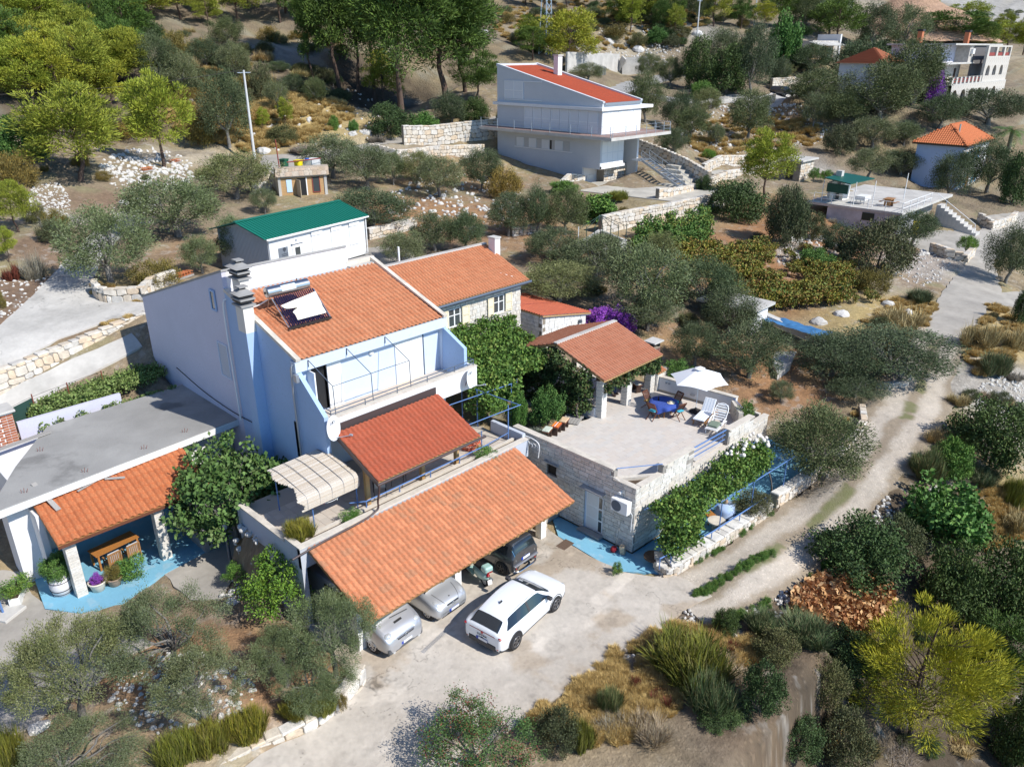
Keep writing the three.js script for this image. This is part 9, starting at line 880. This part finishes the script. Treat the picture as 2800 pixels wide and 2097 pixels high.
const l=thing('wooden_lounger','teak sun lounger with a white striped mattress on the terrace','sun lounger',[8.75,FLT,-1.95],0.18);for(const z of[-0.33,0.33]){mesh('side_rail',box(1.9,0.07,0.04,0,0.3,z),M.woodTeak,l);mesh('leg',beam([-0.75,0,z],[-0.6,0.3,z],0.05,0.06),M.woodTeak,l);mesh('wheel',new THREE.CylinderGeometry(0.13,0.13,0.04,16).rotateX(Math.PI/2).translate(0.8,0.13,z*1.12),M.woodTeak,l);mesh('back_prop',bar([0.85,0.3,z*0.8],[0.6,0.68,z*0.8],0.018),M.woodTeak,l);}for(let i=0;i<12;i++)mesh('slat',box(0.06,0.02,0.64,-0.85+i*0.1,0.345,0),M.woodTeak,l);const mt=std([0.72,0.75,0.80],0.95);mesh('mattress',rbox(1.18,0.07,0.62,-0.36,0.395,0,0.03),mt,l);const back=mesh('mattress_back',rbox(0.8,0.07,0.62,0,0,0,0.03,0,0,0.95).translate(0.46,0.69,0),mt,l);for(let i=0;i<4;i++){mesh('mattress_stripe',box(1.14,0.004,0.03,-0.36,0.432,-0.22+i*0.145),std([0.5,0.56,0.66],0.9),l);mesh('mattress_stripe',box(0.76,0.004,0.03,0,0.037,-0.22+i*0.145,0,0,0).applyMatrix4(new THREE.Matrix4().makeRotationZ(0.95)).translate(0.46,0.69,0),std([0.5,0.56,0.66],0.9),back);}
const p=thing('plastic_lounger','white plastic sun lounger with a green cushion near the terrace railing','sun lounger',[8.1,FLT,-0.95],0.2);for(const z of[-0.3,0.3]){mesh('side_rail',tube([[-0.75,0.3,z],[0,0.33,z],[0.5,0.33,z],[0.85,0.25,z]],0.035,16),M.white,p);mesh('armrest',tube([[-0.1,0.36,z*1.15],[0.15,0.55,z*1.15],[0.55,0.55,z*1.15]],0.03,14),M.white,p);for(const x of[-0.55,0.7])mesh('leg',bar([x,0,z],[x+0.05,0.3,z],0.028),M.white,p);}for(let i=0;i<8;i++)mesh('slat',box(0.08,0.025,0.58,-0.7+i*0.14,0.35,0),M.white,p);mesh('back_frame',tube([[0.45,0.36,-0.3],[0.9,1.0,-0.29],[1.0,1.12,0],[0.9,1.0,0.29],[0.45,0.36,0.3]],0.03,24),M.white,p);for(let i=0;i<7;i++)mesh('back_slat',box(0.075,0.02,0.56,0.5+i*0.075,0.43+i*0.105,0,0,0,0.95),M.white,p);mesh('cushion',rbox(0.62,0.12,0.5,-0.2,0.43,0,0.05),std([0.17,0.22,0.17],0.95),p);
}
{// stools, benches, person, boards
const stool=(label,x,z,turn,top,name)=>{const s=thing('wooden_stool',label,'stool',[x,FLT,z],turn);mesh('seat',rbox(0.62,0.05,0.4,0,0.44,0,0.015),M.woodRed,s);for(const k of[-0.24,0.24])mesh('leg',rbox(0.06,0.42,0.32,k,0.21,0,0.02),M.woodDark,s);mesh('pad',rbox(0.58,0.06,0.37,0,0.5,0,0.02),top,s);return s;};stool('low stool with a pale green pad, nearest the terrace wall',1.5,-6.5,0.35,std([0.52,0.57,0.48],0.95));const s2=stool('middle low stool with a red and orange striped pad',2.2,-6.5,0.35,std([0.62,0.1,0.03],0.95));for(const z of[-0.12,0.0,0.12])mesh('pad_stripe',box(0.575,0.004,0.05,0,0.532,z),std(z?[0.75,0.33,0.05]:[0.75,0.7,0.6],0.95),s2);stool('low stool with a cream and orange pad, nearest the pavilion',2.9,-6.6,0.35,std([0.62,0.44,0.28],0.95));stool('bench stool with a cream pad under the pavilion by the last pillar',9.35,-6.75,1.2,std([0.6,0.58,0.5],0.95));stool('bench stool with an orange pad under the pavilion behind the cream one',9.15,-7.5,1.2,std([0.55,0.25,0.08],0.95));
const bd=thing('wooden_pallet','grey wooden boards lying beside the low pavilion wall','pallet',[4.0,FLT-0.02,-6.95],0.4);for(let i=0;i<6;i++)mesh('board',box(1.1,0.03,0.13,0,0.06,-0.4+i*0.16),M.woodGrey,bd);for(const x of[-0.4,0.4])mesh('bearer',box(0.08,0.05,0.95,x,0.02,0),M.woodGrey,bd);
// the person: one continuous body from a distance field, clothes as slightly larger fields
const J={hipL:[-0.1,0.92,0],hipR:[0.1,0.92,0],kneeL:[-0.13,0.5,0.04],kneeR:[0.13,0.5,0.05],ankL:[-0.15,0.09,-0.02],ankR:[0.16,0.09,0.02],pel:[0,0.98,0],chest:[0,1.3,0.01],shL:[-0.19,1.43,0],shR:[0.19,1.43,0],elL:[-0.26,1.14,0.02],elR:[0.26,1.14,0.02],wrL:[-0.25,0.9,0.12],wrR:[0.25,0.9,0.12],neck:[0,1.5,0.01],head:[0,1.66,0.03],toeL:[-0.17,0.05,0.15],toeR:[0.19,0.05,0.18]},B=[['pel','chest',0.14,0.15],['hipL','kneeL',0.085,0.06],['hipR','kneeR',0.085,0.06],['kneeL','ankL',0.056,0.042],['kneeR','ankR',0.056,0.042],['hipL','hipR',0.1,0.1],['shL','shR',0.07,0.07],['shL','elL',0.05,0.04],['shR','elR',0.05,0.04],['elL','wrL',0.04,0.028],['elR','wrR',0.04,0.028],['chest','neck',0.09,0.055],['neck','head',0.055,0.085],['ankL','toeL',0.045,0.035],['ankR','toeR',0.045,0.035]];for(const s of[-1,1]){const w=s<0?'wrL':'wrR',k=J[w];J['pm'+s]=[k[0],k[1]-0.07,k[2]+0.04];B.push([w,'pm'+s,0.028,0.03]);for(let f=0;f<4;f++){const a='k'+s+f,b='f'+s+f;J[a]=[k[0]+(f-1.5)*0.018,k[1]-0.11,k[2]+0.055];J[b]=[k[0]+(f-1.5)*0.019,k[1]-[0.17,0.18,0.175,0.16][f],k[2]+0.05];B.push(['pm'+s,a,0.011,0.01],[a,b,0.01,0.008]);}J['t'+s]=[k[0]-s*0.04,k[1]-0.1,k[2]+0.075];B.push([w,'t'+s,0.014,0.009]);}
const field=(list,grow,y0,y1,res)=>{const mc=new MarchingCubes(res,M.black,false,false,400000),S=0.95,C=(y0+y1)/2;mc.isolation=0;const lim=(y1-y0)/2;for(let k=0;k<res;k++)for(let j=0;j<res;j++)for(let i=0;i<res;i++){const x=((i/(res/2))-1)*S,y=((j/(res/2))-1)*S+0.87,z=((k/(res/2))-1)*S;let d=1e3;if(Math.abs(z)<0.4)for(const[a,b,r0,r1]of list){const A=J[a],Bq=J[b],bx=Bq[0]-A[0],by=Bq[1]-A[1],bz=Bq[2]-A[2],t=clamp(((x-A[0])*bx+(y-A[1])*by+(z-A[2])*bz)/(bx*bx+by*by+bz*bz)),q=Math.hypot(x-A[0]-bx*t,y-A[1]-by*t,z-A[2]-bz*t)-lerp(r0,r1,t)-grow,h=clamp(0.5+0.5*(d-q)/0.03);d=lerp(d,q,h)-0.03*h*(1-h);}mc.field[k*res*res+j*res+i]=-Math.max(d,Math.abs(y-C)-lim);}mc.update();const n=mc.count,g=new THREE.BufferGeometry(),p=mc.positionArray.slice(0,n*3);for(let i=0;i<n;i++){p[i*3]*=S;p[i*3+1]=p[i*3+1]*S+0.87;p[i*3+2]*=S;}g.setAttribute('position',new THREE.BufferAttribute(p,3));const w=mergeVertices(g,1e-5);w.computeVertexNormals();return w;};
const pe=thing('person','person in blue jeans and a light blue shirt standing under the pavilion','person',[8.0,FLT,-7.3],0.3);const body=mesh('body',field(B,0,0,1.8,120),std([0.42,0.24,0.16],0.7),pe);const leg=B.filter((b)=>/hip|knee|ank[LR]$|pel/.test(b[0])&&!/chest|toe/.test(b[1]));mesh('trousers',field([...leg,['pel','hipL',0.12,0.1],['pel','hipR',0.12,0.1]],0.016,0.1,1.03,96),std([0.035,0.06,0.14],0.95),body);mesh('shirt',field(B.filter((b)=>['pel','shL','shR'].includes(b[0])&&!/wr/.test(b[1])).concat([['pel','chest',0.16,0.165]]),0.018,0.93,1.5,96),std([0.32,0.44,0.6],0.95),body);for(const s of['L','R'])mesh('shoe',field([['ank'+s,'toe'+s,0.05,0.042]],0.012,0,0.13,64),M.woodDark,body);mesh('hair',new THREE.SphereGeometry(0.104,18,12,0,6.3,0,1.75).scale(0.9,1,1.05).rotateX(-0.35).translate(0,1.685,0.015),std([0.05,0.03,0.02],0.9),body);mesh('nose',new THREE.ConeGeometry(0.014,0.045,6).rotateX(0.3).translate(0,1.655,0.122),body.material,body);for(const s of[-1,1]){mesh('eye',new THREE.SphereGeometry(0.012,8,6).translate(s*0.032,1.685,0.108),M.black,body);mesh('ear',new THREE.SphereGeometry(0.022,8,6).scale(0.4,1,0.7).translate(s*0.087,1.665,0.025),body.material,body);}mesh('mouth',box(0.04,0.006,0.006,0,1.615,0.111),std([0.25,0.08,0.07],0.7),body);
}
{// dishes, front terrace things
const dish=(label,c,k)=>{const t=thing('satellite_dish',label,'satellite dish',c,0.35);const g=new THREE.SphereGeometry(1.1,36,10,0,6.2832,0,0.43).rotateX(Math.PI/2).translate(0,0,-1.02).scale(-0.92*k,1.15*k,-1*k).rotateX(-0.12);const d=mesh('reflector',g,std([0.70,0.73,0.76],0.6,{side:THREE.DoubleSide}),t);const tg=new TextGeometry('A1',{font:globalThis.FONT,size:0.13,depth:0.004,curveSegments:3});tg.translate(-0.1,0.2,0.02);mesh('lettering',tg,M.black,d);mesh('feed_arm',bar([0.05,-0.45*k,0.05],[0.42,-0.42,0.5],0.016),M.zinc,t);mesh('receiver',rbox(0.09,0.09,0.16,0.44,-0.41,0.52,0.03),M.zinc,t);mesh('mast',bar([0,0,-0.12],[0,-0.5,-0.3],0.025),M.zinc,t);};dish('white satellite dish at the left end of the balcony',[-9.4,6.68,-8.38],1.02);dish('white satellite dish at the right end of the balcony',[-1.75,6.5,-8.5],0.9);
const ch=(label,x,z,turn)=>{const c=thing('patio_chair',label,'chair',[x,3.313,z],turn);const f=M.darkMetal;for(const s of[-0.25,0.25]){mesh('leg',tube([[s,0,0.28],[s,0.42,0.24],[s,0.46,-0.2],[s,0.95,-0.38]],0.014,20),f,c);mesh('leg',bar([s,0,-0.32],[s,0.44,0.05],0.014),f,c);mesh('armrest',tube([[s*1.05,0.44,0.2],[s*1.05,0.64,0.15],[s*1.05,0.66,-0.25]],0.016,12),f,c);}mesh('seat',box(0.46,0.015,0.44,0,0.44,0.02),std([0.40,0.38,0.36],0.8),c);mesh('back',beam([0,0.47,-0.2],[0,0.94,-0.38],0.46,0.015),std([0.42,0.40,0.38],0.8),c);mesh('cushion',rbox(0.42,0.05,0.4,0,0.475,0.03,0.02),std([0.55,0.06,0.05],0.95),c);};ch('metal patio chair with a red cushion at the front of the tiled terrace',-8.0,-7.5,2.6);ch('metal patio chair with a red cushion deeper under the terrace roof',-6.85,-7.7,2.2);
const co=thing('orange_hose','coil of orange hose on the front terrace by the right post','hose',[-2.5,3.32,-7.9]);for(let i=0;i<9;i++)mesh('loop',new THREE.TorusGeometry(0.34+0.06*(i%3),0.02,5,24).rotateX(Math.PI/2+0.15*((i*5)%3-1)).translate(0.05*(i%4),0.04+i*0.045,0.04*(i%3)),std([0.55,0.09,0.03],0.6),co);const ln=thing('clothes_line','white clothes line with coloured pegs under the reed awning','clothes line',[-10.5,4.4,-7.1]);wpart('line',tube([[-11.4,4.5,-7.15],[-10.4,4.3,-7.15],[-9.3,4.85,-7.2]],0.012,20,5),M.white,ln);for(const[x,y,c]of[[-10.9,4.38,[0.6,0.03,0.06]],[-10.3,4.3,[0.7,0.7,0.65]],[-9.9,4.45,[0.05,0.4,0.35]]])wpart('peg',box(0.03,0.1,0.03,x,y,-7.15),std(c,0.6),ln);
const gt=thing('ornamental_gate','white ornamental metal panel beside the stone wall at the end of the carport','gate',[-0.35,2.9,-5.9]);mesh('frame',tube([[0,0,-0.7],[0,0.75,-0.7],[0,0.75,0.5],[0,0,0.5]],0.025,30),M.white,gt);for(let i=0;i<6;i++)mesh('scroll',new THREE.TorusGeometry(0.1,0.015,6,14,4.6).rotateY(Math.PI/2).translate(0,0.55-0.06*(i%2),-0.55+i*0.19),M.white,gt);
}
{// blue patio and porch
const wt=thing('cafe_table','small table under a pale blue cloth below the patio vine','table',[5.35,0.04,1.55]);mesh('top',cyl(0.4,0.4,0.03,0,0.72,0,20),M.white,wt);mesh('stand',cyl(0.05,0.03,0.72,0,0,0,8),M.zinc,wt);mesh('foot',cyl(0.25,0.22,0.03,0,0,0,16),M.zinc,wt);mesh('cloth',lathe([[0.0,0.76],[0.42,0.76],[0.46,0.5],[0.5,0.25]],24),std([0.40,0.52,0.75],0.95,{side:THREE.DoubleSide}),wt);const jug=thing('jug','clay jug on the pale blue tablecloth','jug',[5.4,0.81,1.5]);mesh('body',lathe([[0,0],[0.07,0],[0.1,0.1],[0.06,0.2],[0.07,0.24],[0.05,0.2],[0,0.02]],14),std([0.45,0.3,0.18],0.8),jug);const wc=thing('wooden_chair','orange wooden chair beside the pale blue covered table','chair',[4.5,0.04,1.2],1.2);for(const[x,z]of[[-0.2,-0.2],[0.2,-0.2],[-0.2,0.2],[0.2,0.2]])mesh('leg',box(0.04,z<0?0.9:0.44,0.04,x,z<0?0.45:0.22,z),M.woodOrange,wc);mesh('seat',box(0.44,0.03,0.44,0,0.45,0),M.woodOrange,wc);for(let i=0;i<3;i++)mesh('back_slat',box(0.38,0.06,0.02,0,0.6+i*0.13,-0.2),M.woodOrange,wc);const ms=thing('stone_table','round pale stone slab table beside the planter wall','table',[4.2,0.04,1.75]);mesh('top',cyl(0.42,0.42,0.08,0,0.42,0,22),M.coping,ms);mesh('foot',cyl(0.2,0.16,0.42,0,0,0,14),M.coping,ms);
const bg=thing('red_bag','dark red cloth and a brown carton at the corner of the stone house','bag',[-0.45,0.04,-0.35]);mesh('cloth',new THREE.SphereGeometry(0.18,14,10).scale(1,0.9,0.8).translate(-0.1,0.14,-0.25),std([0.2,0.01,0.02],0.95),bg);mesh('carton',box(0.24,0.4,0.2,0.08,0.2,0.1,0.4,-0.15),M.woodPale,bg);const tl=thing('garden_tool','rake leaning on the corner of the stone house','rake',[-0.3,0.04,-0.7]);mesh('handle',bar([0,0,0],[0.22,1.35,0.05],0.016),M.woodGrey,tl);mesh('head',box(0.04,0.04,0.35,0,0.03,0),M.darkMetal,tl);
const pt=thing('porch_table','long orange wooden table under the tiled porch','table',[-16.3,0.22,-15.75],0.12);for(let i=0;i<6;i++)mesh('top_slat',box(1.9,0.03,0.12,0,0.75,-0.33+i*0.13),M.woodOrange,pt);for(const x of[-0.85,0.85])for(const z of[-0.33,0.33])mesh('leg',box(0.08,0.74,0.08,x,0.37,z),M.woodOrange,pt);const ac=(label,x,z,tn)=>{const c=thing('garden_armchair',label,'chair',[x,0.22,z],tn);for(const s of[-0.27,0.27]){mesh('leg',box(0.05,0.62,0.05,s,0.31,0.25),M.woodTeak,c);mesh('leg',box(0.05,0.92,0.05,s,0.46,-0.25),M.woodTeak,c);mesh('armrest',box(0.06,0.03,0.56,s,0.63,0),M.woodTeak,c);}mesh('seat',box(0.5,0.04,0.5,0,0.42,0),M.woodTeak,c);for(let i=0;i<6;i++)mesh('back_slat',box(0.05,0.36,0.02,-0.2+i*0.08,0.68,-0.25),M.woodTeak,c);for(const y of[0.48,0.9])mesh('back_rail',box(0.5,0.06,0.03,0,y,-0.25),M.woodTeak,c);mesh('cushion',rbox(0.5,0.5,0.07,0,0.7,-0.2,0.03),std([0.4,0.41,0.44],0.95),c);};ac('left wooden armchair with a grey cushion at the porch table',-16.65,-15.05,Math.PI+0.12);ac('right wooden armchair with a grey cushion at the porch table',-15.85,-15.1,Math.PI+0.12);
const b=thing('barrel_planter','white barrel planter with dark hoops and a leafy bush at the porch corner','barrel',[-18.75,0.2,-14.95]);mesh('staves',lathe([[0,0],[0.34,0],[0.42,0.45],[0.4,0.75],[0.34,0.95],[0.3,0.95],[0.3,0.85],[0,0.85]],22),std([0.74,0.70,0.71],0.7),b);for(const[y,r]of[[0.12,0.365],[0.3,0.405],[0.68,0.415],[0.84,0.385]])mesh('hoop',new THREE.TorusGeometry(r,0.014,6,26).rotateX(Math.PI/2).translate(0,y,0),M.black,b);plantAt('bright',new V3(-18.75,1.0,-14.95),1.25,1.05,'leafy green bush growing in the white barrel',{category:'shrub'});
pot('clay_pot','pale rounded flower pot with purple flowers beside the porch pillar',[-17.65,0.2,-14.1],0.34,0.45,std([0.66,0.60,0.5],0.9));plantAt('purple',new V3(-17.65,0.55,-14.1),0.5,0.45,'purple flowers in the pale pot by the porch',{category:'flowers'});pot('clay_pot','brown clay flower pot with dry foliage in front of the porch',[-17.05,0.2,-13.95],0.3,0.4,std([0.36,0.25,0.18],0.9));plantAt('rust',new V3(-17.05,0.5,-13.95),0.7,0.6,'dry foliage in the brown pot by the porch',{category:'plant'});const tp=thing('trough_planter','white trough planter with green foliage at the left edge','planter',[-20.1,0.2,-15.9],1.1);mesh('trough',rbox(1.3,0.4,0.4,0,0.2,0,0.03),M.whitePaint,tp);mesh('soil',box(1.2,0.02,0.32,0,0.4,0),M.soil,tp);plantAt('oleander',new V3(-20.1,0.55,-15.9),1.2,0.55,'green foliage filling the white trough',{category:'plant'});plantAt('oleander',new V3(-16.3,0.2,-14.0),1.2,0.9,'green plant with orange flowers in front of the porch chairs',{category:'plant'});
const pc=thing('plastic_chair','white plastic chair behind the barrel planter','chair',[-18.35,0.22,-15.8],0.6);mesh('seat',rbox(0.5,0.05,0.48,0,0.42,0,0.02),M.white,pc);mesh('back',rbox(0.5,0.5,0.04,0,0.7,-0.24,0.02,0,-0.2),M.white,pc);for(const x of[-0.21,0.21])for(const z of[-0.2,0.2])mesh('leg',bar([x,0,z],[x*0.9,0.42,z*0.9],0.025),M.white,pc);
const lp=thing('lamp_post','grey lamp post with a small white globe on the garden path','lamp post',[-13.07,0.05,-11.65]);mesh('post',cyl(0.07,0.06,2.1,0,0,0,10),M.greyMetal,lp);mesh('collar',cyl(0.09,0.09,0.06,0,2.08,0,12),M.whitePaint,lp);mesh('globe',new THREE.SphereGeometry(0.12,14,10).translate(0,2.24,0),M.white,lp);const bp=thing('blue_post','blue pipe post on a stone slab at the left edge','post',[-20.85,0.15,-15.2]);mesh('pipe',bar([0,0.15,0],[-0.06,2.2,0],0.045),M.bluePaint,bp);mesh('slab',rbox(1.0,0.16,0.8,0.15,0.08,0.1,0.03,0.5),M.concreteLight,bp);
}
{// boulders, tile heaps, leaf heap, net frame, spoil heap, wires
const r=rng(321),rock=(sd,s)=>{const g=new THREE.IcosahedronGeometry(s,2),p=g.attributes.position;for(let i=0;i<p.count;i++){const v=new V3().fromBufferAttribute(p,i),d=v.clone().normalize(),k=0.7+0.7*fbm(d.x*1.6+sd+5,d.y*1.6+d.z*1.3+sd,sd,3);p.setXYZ(i,v.x*k,v.y*k*0.75,v.z*k);}const w=mergeVertices(g.deleteAttribute('normal').deleteAttribute('uv'),1e-4).toNonIndexed();w.computeVertexNormals();return w;},RM=stoneset([[0.62,0.60,0.57],[0.55,0.53,0.50],[0.66,0.64,0.62]]);
for(const[x,y,s,l]of[[722,415,1.1,'big pale boulder beside the white pole'],[965,385,0.8,'pale boulder at the roadside, left of a pair'],[1003,378,0.9,'pale boulder at the roadside, right of a pair'],[490,290,1.2,'white rock outcrop among the bushes of the left slope'],[520,285,1.3,'second white rock outcrop beside the first on the left slope'],[2300,860,0.8,'white rock below the vineyard'],[2240,880,0.8,'white rock at the lower edge of the vineyard'],[2430,835,0.7,'white rock in the straw grass by the lane'],[2560,1342,0.6,'white rock beside the fig bush'],[105,1990,0.45,'white rock at the edge of the olive bed'],[1320,88,1.8,'big pale rock on the hill right of the dark pines'],[1690,28,2.2,'grey rock ledge on the dry hill'],[1745,140,1.6,'heap of pale boulders above the gravel lot'],[1665,122,1.5,'grey rock left of the boulder heap'],[1905,100,1.6,'pale rubble heap below the pale pole'],[2480,855,0.6,'small white rock left of the lane'],[2740,1085,0.6,'white rock right of the gravel road'],[2120,405,0.9,'pale block on the bare terrace'],[340,555,0.7,'pale stone in the rubble of the left bank']]){const p=at(x,y),q=thing('boulder',l,'boulder',[p.x,p.y-s*0.1,p.z],r()*6);mesh('stone',rock(r()*50,s*0.7),RM[Math.floor(r()*3)],q);}
for(const[x,y,l]of[[402,470,'stack of orange roof tiles on the bare soil'],[478,446,'small stack of orange roof tiles under the slim pine'],[503,757,'tile capped post by the olive bed']]){const q=thing('tile_stack',l,'roof tiles',at(x,y).toArray(),0.4);for(let i=0;i<10;i++)mesh('tile',tileShape(0.24,0.42,6).rotateX(-Math.PI/2+0.1).translate((i%5)*0.25-0.6,0.12+Math.floor(i/5)*0.16,0.2),CLAY_BRIGHT[i%5],q);mesh('bed',box(1.3,0.12,0.5,0,0.05,0),M.woodGrey,q);}
const inst=(name,label,cat,geo,m,list,kind='stuff')=>{const o=new THREE.InstancedMesh(geo,m,list.length),d=new THREE.Object3D();list.forEach(([p,s,e],i)=>{d.position.copy(p);d.scale.setScalar(s);d.rotation.set(...e);d.updateMatrix();o.setMatrixAt(i,d.matrix);});o.name=numbered(name);o.castShadow=o.receiveShadow=true;tag(o,label,cat,null,kind);scene.add(o);return o;},E3=()=>[r()*6,r()*6,r()*6],spread=(px,py,rx,ry,n,f)=>{const L=[];for(let i=0;i<n;i++){const a=r()*6.28,q=Math.sqrt(r()),p=at(px+Math.cos(a)*q*rx,py+Math.sin(a)*q*ry);if(paved(p.x,p.z)&&!f?.paved)continue;L.push(p);}return L;};
const leafG=new THREE.PlaneGeometry(0.2,0.11,2,1);leafG.attributes.position.setZ(1,0.03);leafG.attributes.position.setZ(4,0.03);leafG.computeVertexNormals();[[0.46,0.25,0.10],[0.34,0.15,0.06],[0.60,0.38,0.19]].forEach((c,k)=>inst('dead_leaves',['heap of dry tan leaves on the slope below the gravel road','russet dead leaves in the heap below the gravel road','pale curled leaves on top of the heap below the gravel road'][k],'dead leaves',leafG,std(c,0.9,{side:THREE.DoubleSide}),spread(2300,1668,140,82,2300).map((p,i)=>{const dd=Math.hypot((p.x-9.2)/5,0);p.y+=0.08+0.75*r()*Math.exp(-((i%7)/7));return[p,0.7+0.7*r(),E3()];})));
const peb=rock(3,0.1);inst('loose_stones','loose pale stones scattered over the slopes and bank edges','stones',peb,RM[0],[[1850,1760,160,120,260],[2080,1640,130,60,200],[60,850,90,120,260],[400,470,130,60,380],[130,560,60,60,380],[360,590,60,50,220],[2200,690,90,50,380],[2520,720,80,60,260],[2740,1090,70,60,260],[2390,1400,60,60,140],[640,1580,90,90,160],[500,1900,200,120,300],[850,330,250,90,300],[1700,140,160,60,700],[2060,360,200,80,500],[1250,560,200,80,260]].flatMap(([x,y,a,b,n])=>spread(x,y,a,b,n).map((p)=>[p,(0.5+1.2*r()*r())*(depthOf(p)>70?2:0.9),E3()])));
const tuft=getProto('strawtuft',0).children[0].geometry;inst('dry_grass','short dry grass scattered over the upper slope and road banks','dry grass',tuft,leafMats[2],[[700,320,260,90,700],[560,260,140,80,260],[2480,900,120,90,200],[2700,920,110,90,220],[2700,1420,110,90,160],[1800,1850,260,120,240],[1650,1980,200,100,200],[2350,1230,60,100,60],[2060,380,180,60,200],[1640,60,300,80,500],[250,840,160,60,60]].flatMap(([x,y,a,b,n])=>spread(x,y,a,b,n).map((p)=>[p,(depthOf(p)>70?1.1:0.5)*(0.6+0.7*r()),[0,r()*6,0]])));
const weed=getProto('oleander',0).children.find((c)=>c.name==='foliage').geometry;inst('road_weeds','low green weeds along the crown and edges of the gravel road','weeds',weed,leafMats[3],[...[...Array(70)].map(()=>roadCurve.getPoint(0.05+0.2*r())),...[...Array(60)].map(()=>{const t=0.04+0.3*r(),p=roadCurve.getPoint(t),d=roadCurve.getTangent(t);return p.add(new V3(-d.z,0,d.x).multiplyScalar(r()<0.6?1.9:-1.75));})].map((p)=>{p.x+=(r()-0.5)*0.35;p.z+=(r()-0.5)*0.35;p.y=baseH(p.x,p.z)+0.01;return[p,0.14+0.2*r(),[0,r()*6,0]];}));
const nf=thing('net_frame','concrete bed with thin green poles and cords between the olives','garden frame',at(1650,690).toArray());const c0=P(1580,690,6.1),c1=P(1640,650,6.1),c2=P(1710,680,6.1),c3=P(1650,705,6.1);[[c0,c1],[c1,c2],[c2,c3]].forEach(([a,b2])=>wpart('bed_wall',beam([a.x,6.3,a.z],[b2.x,6.3,b2.z],0.25,1.0),M.concreteLight,nf));for(let i=0;i<7;i++){const p=c0.clone().lerp(c2,i/6);wpart('pole',bar([p.x,6,p.z],[p.x,8.1,p.z],0.03),i?M.netGreen:M.white,nf);wpart('cord',bar([c1.x,8,c1.z],[p.x,7.9,p.z],0.02),M.netGreen,nf);}
{const p=at(2490,55),g=new THREE.ConeGeometry(22,13,48,14),q=g.attributes.position;for(let i=0;i<q.count;i++){const x=q.getX(i),z=q.getZ(i),k=(fbm(x*0.25,z*0.25,7,4)-0.5)*3;q.setXYZ(i,x+k,q.getY(i)+k*0.6,z+k);}g.computeVertexNormals();const s=thing('spoil_heap','orange heap of excavated rock on the hill at the top right','spoil heap',[p.x,p.y+1,p.z]);mesh('rubble',g,std([0.52,0.33,0.22],1,{map:rep(mottleTex,6),bumpMap:rep(grainTex,8),bumpScale:0.6}),s);const h=at(2265,25),b=thing('unfinished_house','grey unfinished block building on the hill at the top edge','building',h.toArray(),0.2);mesh('walls',box(16,9,8,0,3.5,0),M.concreteGrey,b);for(const x of[-7.9,-2.5,3,7.9])mesh('pilaster',box(0.7,9,0.4,x,3.5,4.1),M.concreteLight,b);mesh('slab',box(16.6,0.4,8.6,0,8.2,0),M.concreteLight,b);const s0=at(2225,160),sh=thing('stone_shed','grey stone shed with a lean-to porch below the dark trees on the hill','shed',s0.toArray(),-0.25);mesh('walls',box(8,3.6,5,0,1.6,0),M.villaWall,sh);mesh('porch_roof',quadSlab([-5,2.6,5],[3,2.6,5],[3,3.2,2.4],[-5,3.2,2.4],0.15),M.concreteLight,sh);mesh('end_wall',box(0.4,5,5.6,4.1,2.1,0),M.plasterWhite,sh);for(const x of[-4.6,-0.5])mesh('porch_post',box(0.2,2.6,0.2,x,1.3,4.8),M.woodPale,sh);mesh('porch_front',box(5,2.4,0.2,-1.8,1.2,2.62),M.woodHoney,sh);}
const wire=(label,a,b,sag)=>{const w=thing('power_line',label,'cable',a);const m=[(a[0]+b[0])/2,(a[1]+b[1])/2-sag,(a[2]+b[2])/2];wpart('wire',tube([a,[lerp(a[0],b[0],0.25),lerp(a[1],b[1],0.25)-sag*0.75,lerp(a[2],b[2],0.25)],m,[lerp(a[0],b[0],0.75),lerp(a[1],b[1],0.75)-sag*0.75,lerp(a[2],b[2],0.75)],b],0.022,24,4),M.darkMetal,w);};wire('thin power cable running left from the tall white pole',[19.6,18.6,-66.5],[-22,17.8,-68],1.2);
}
renderer.render(scene,camera);
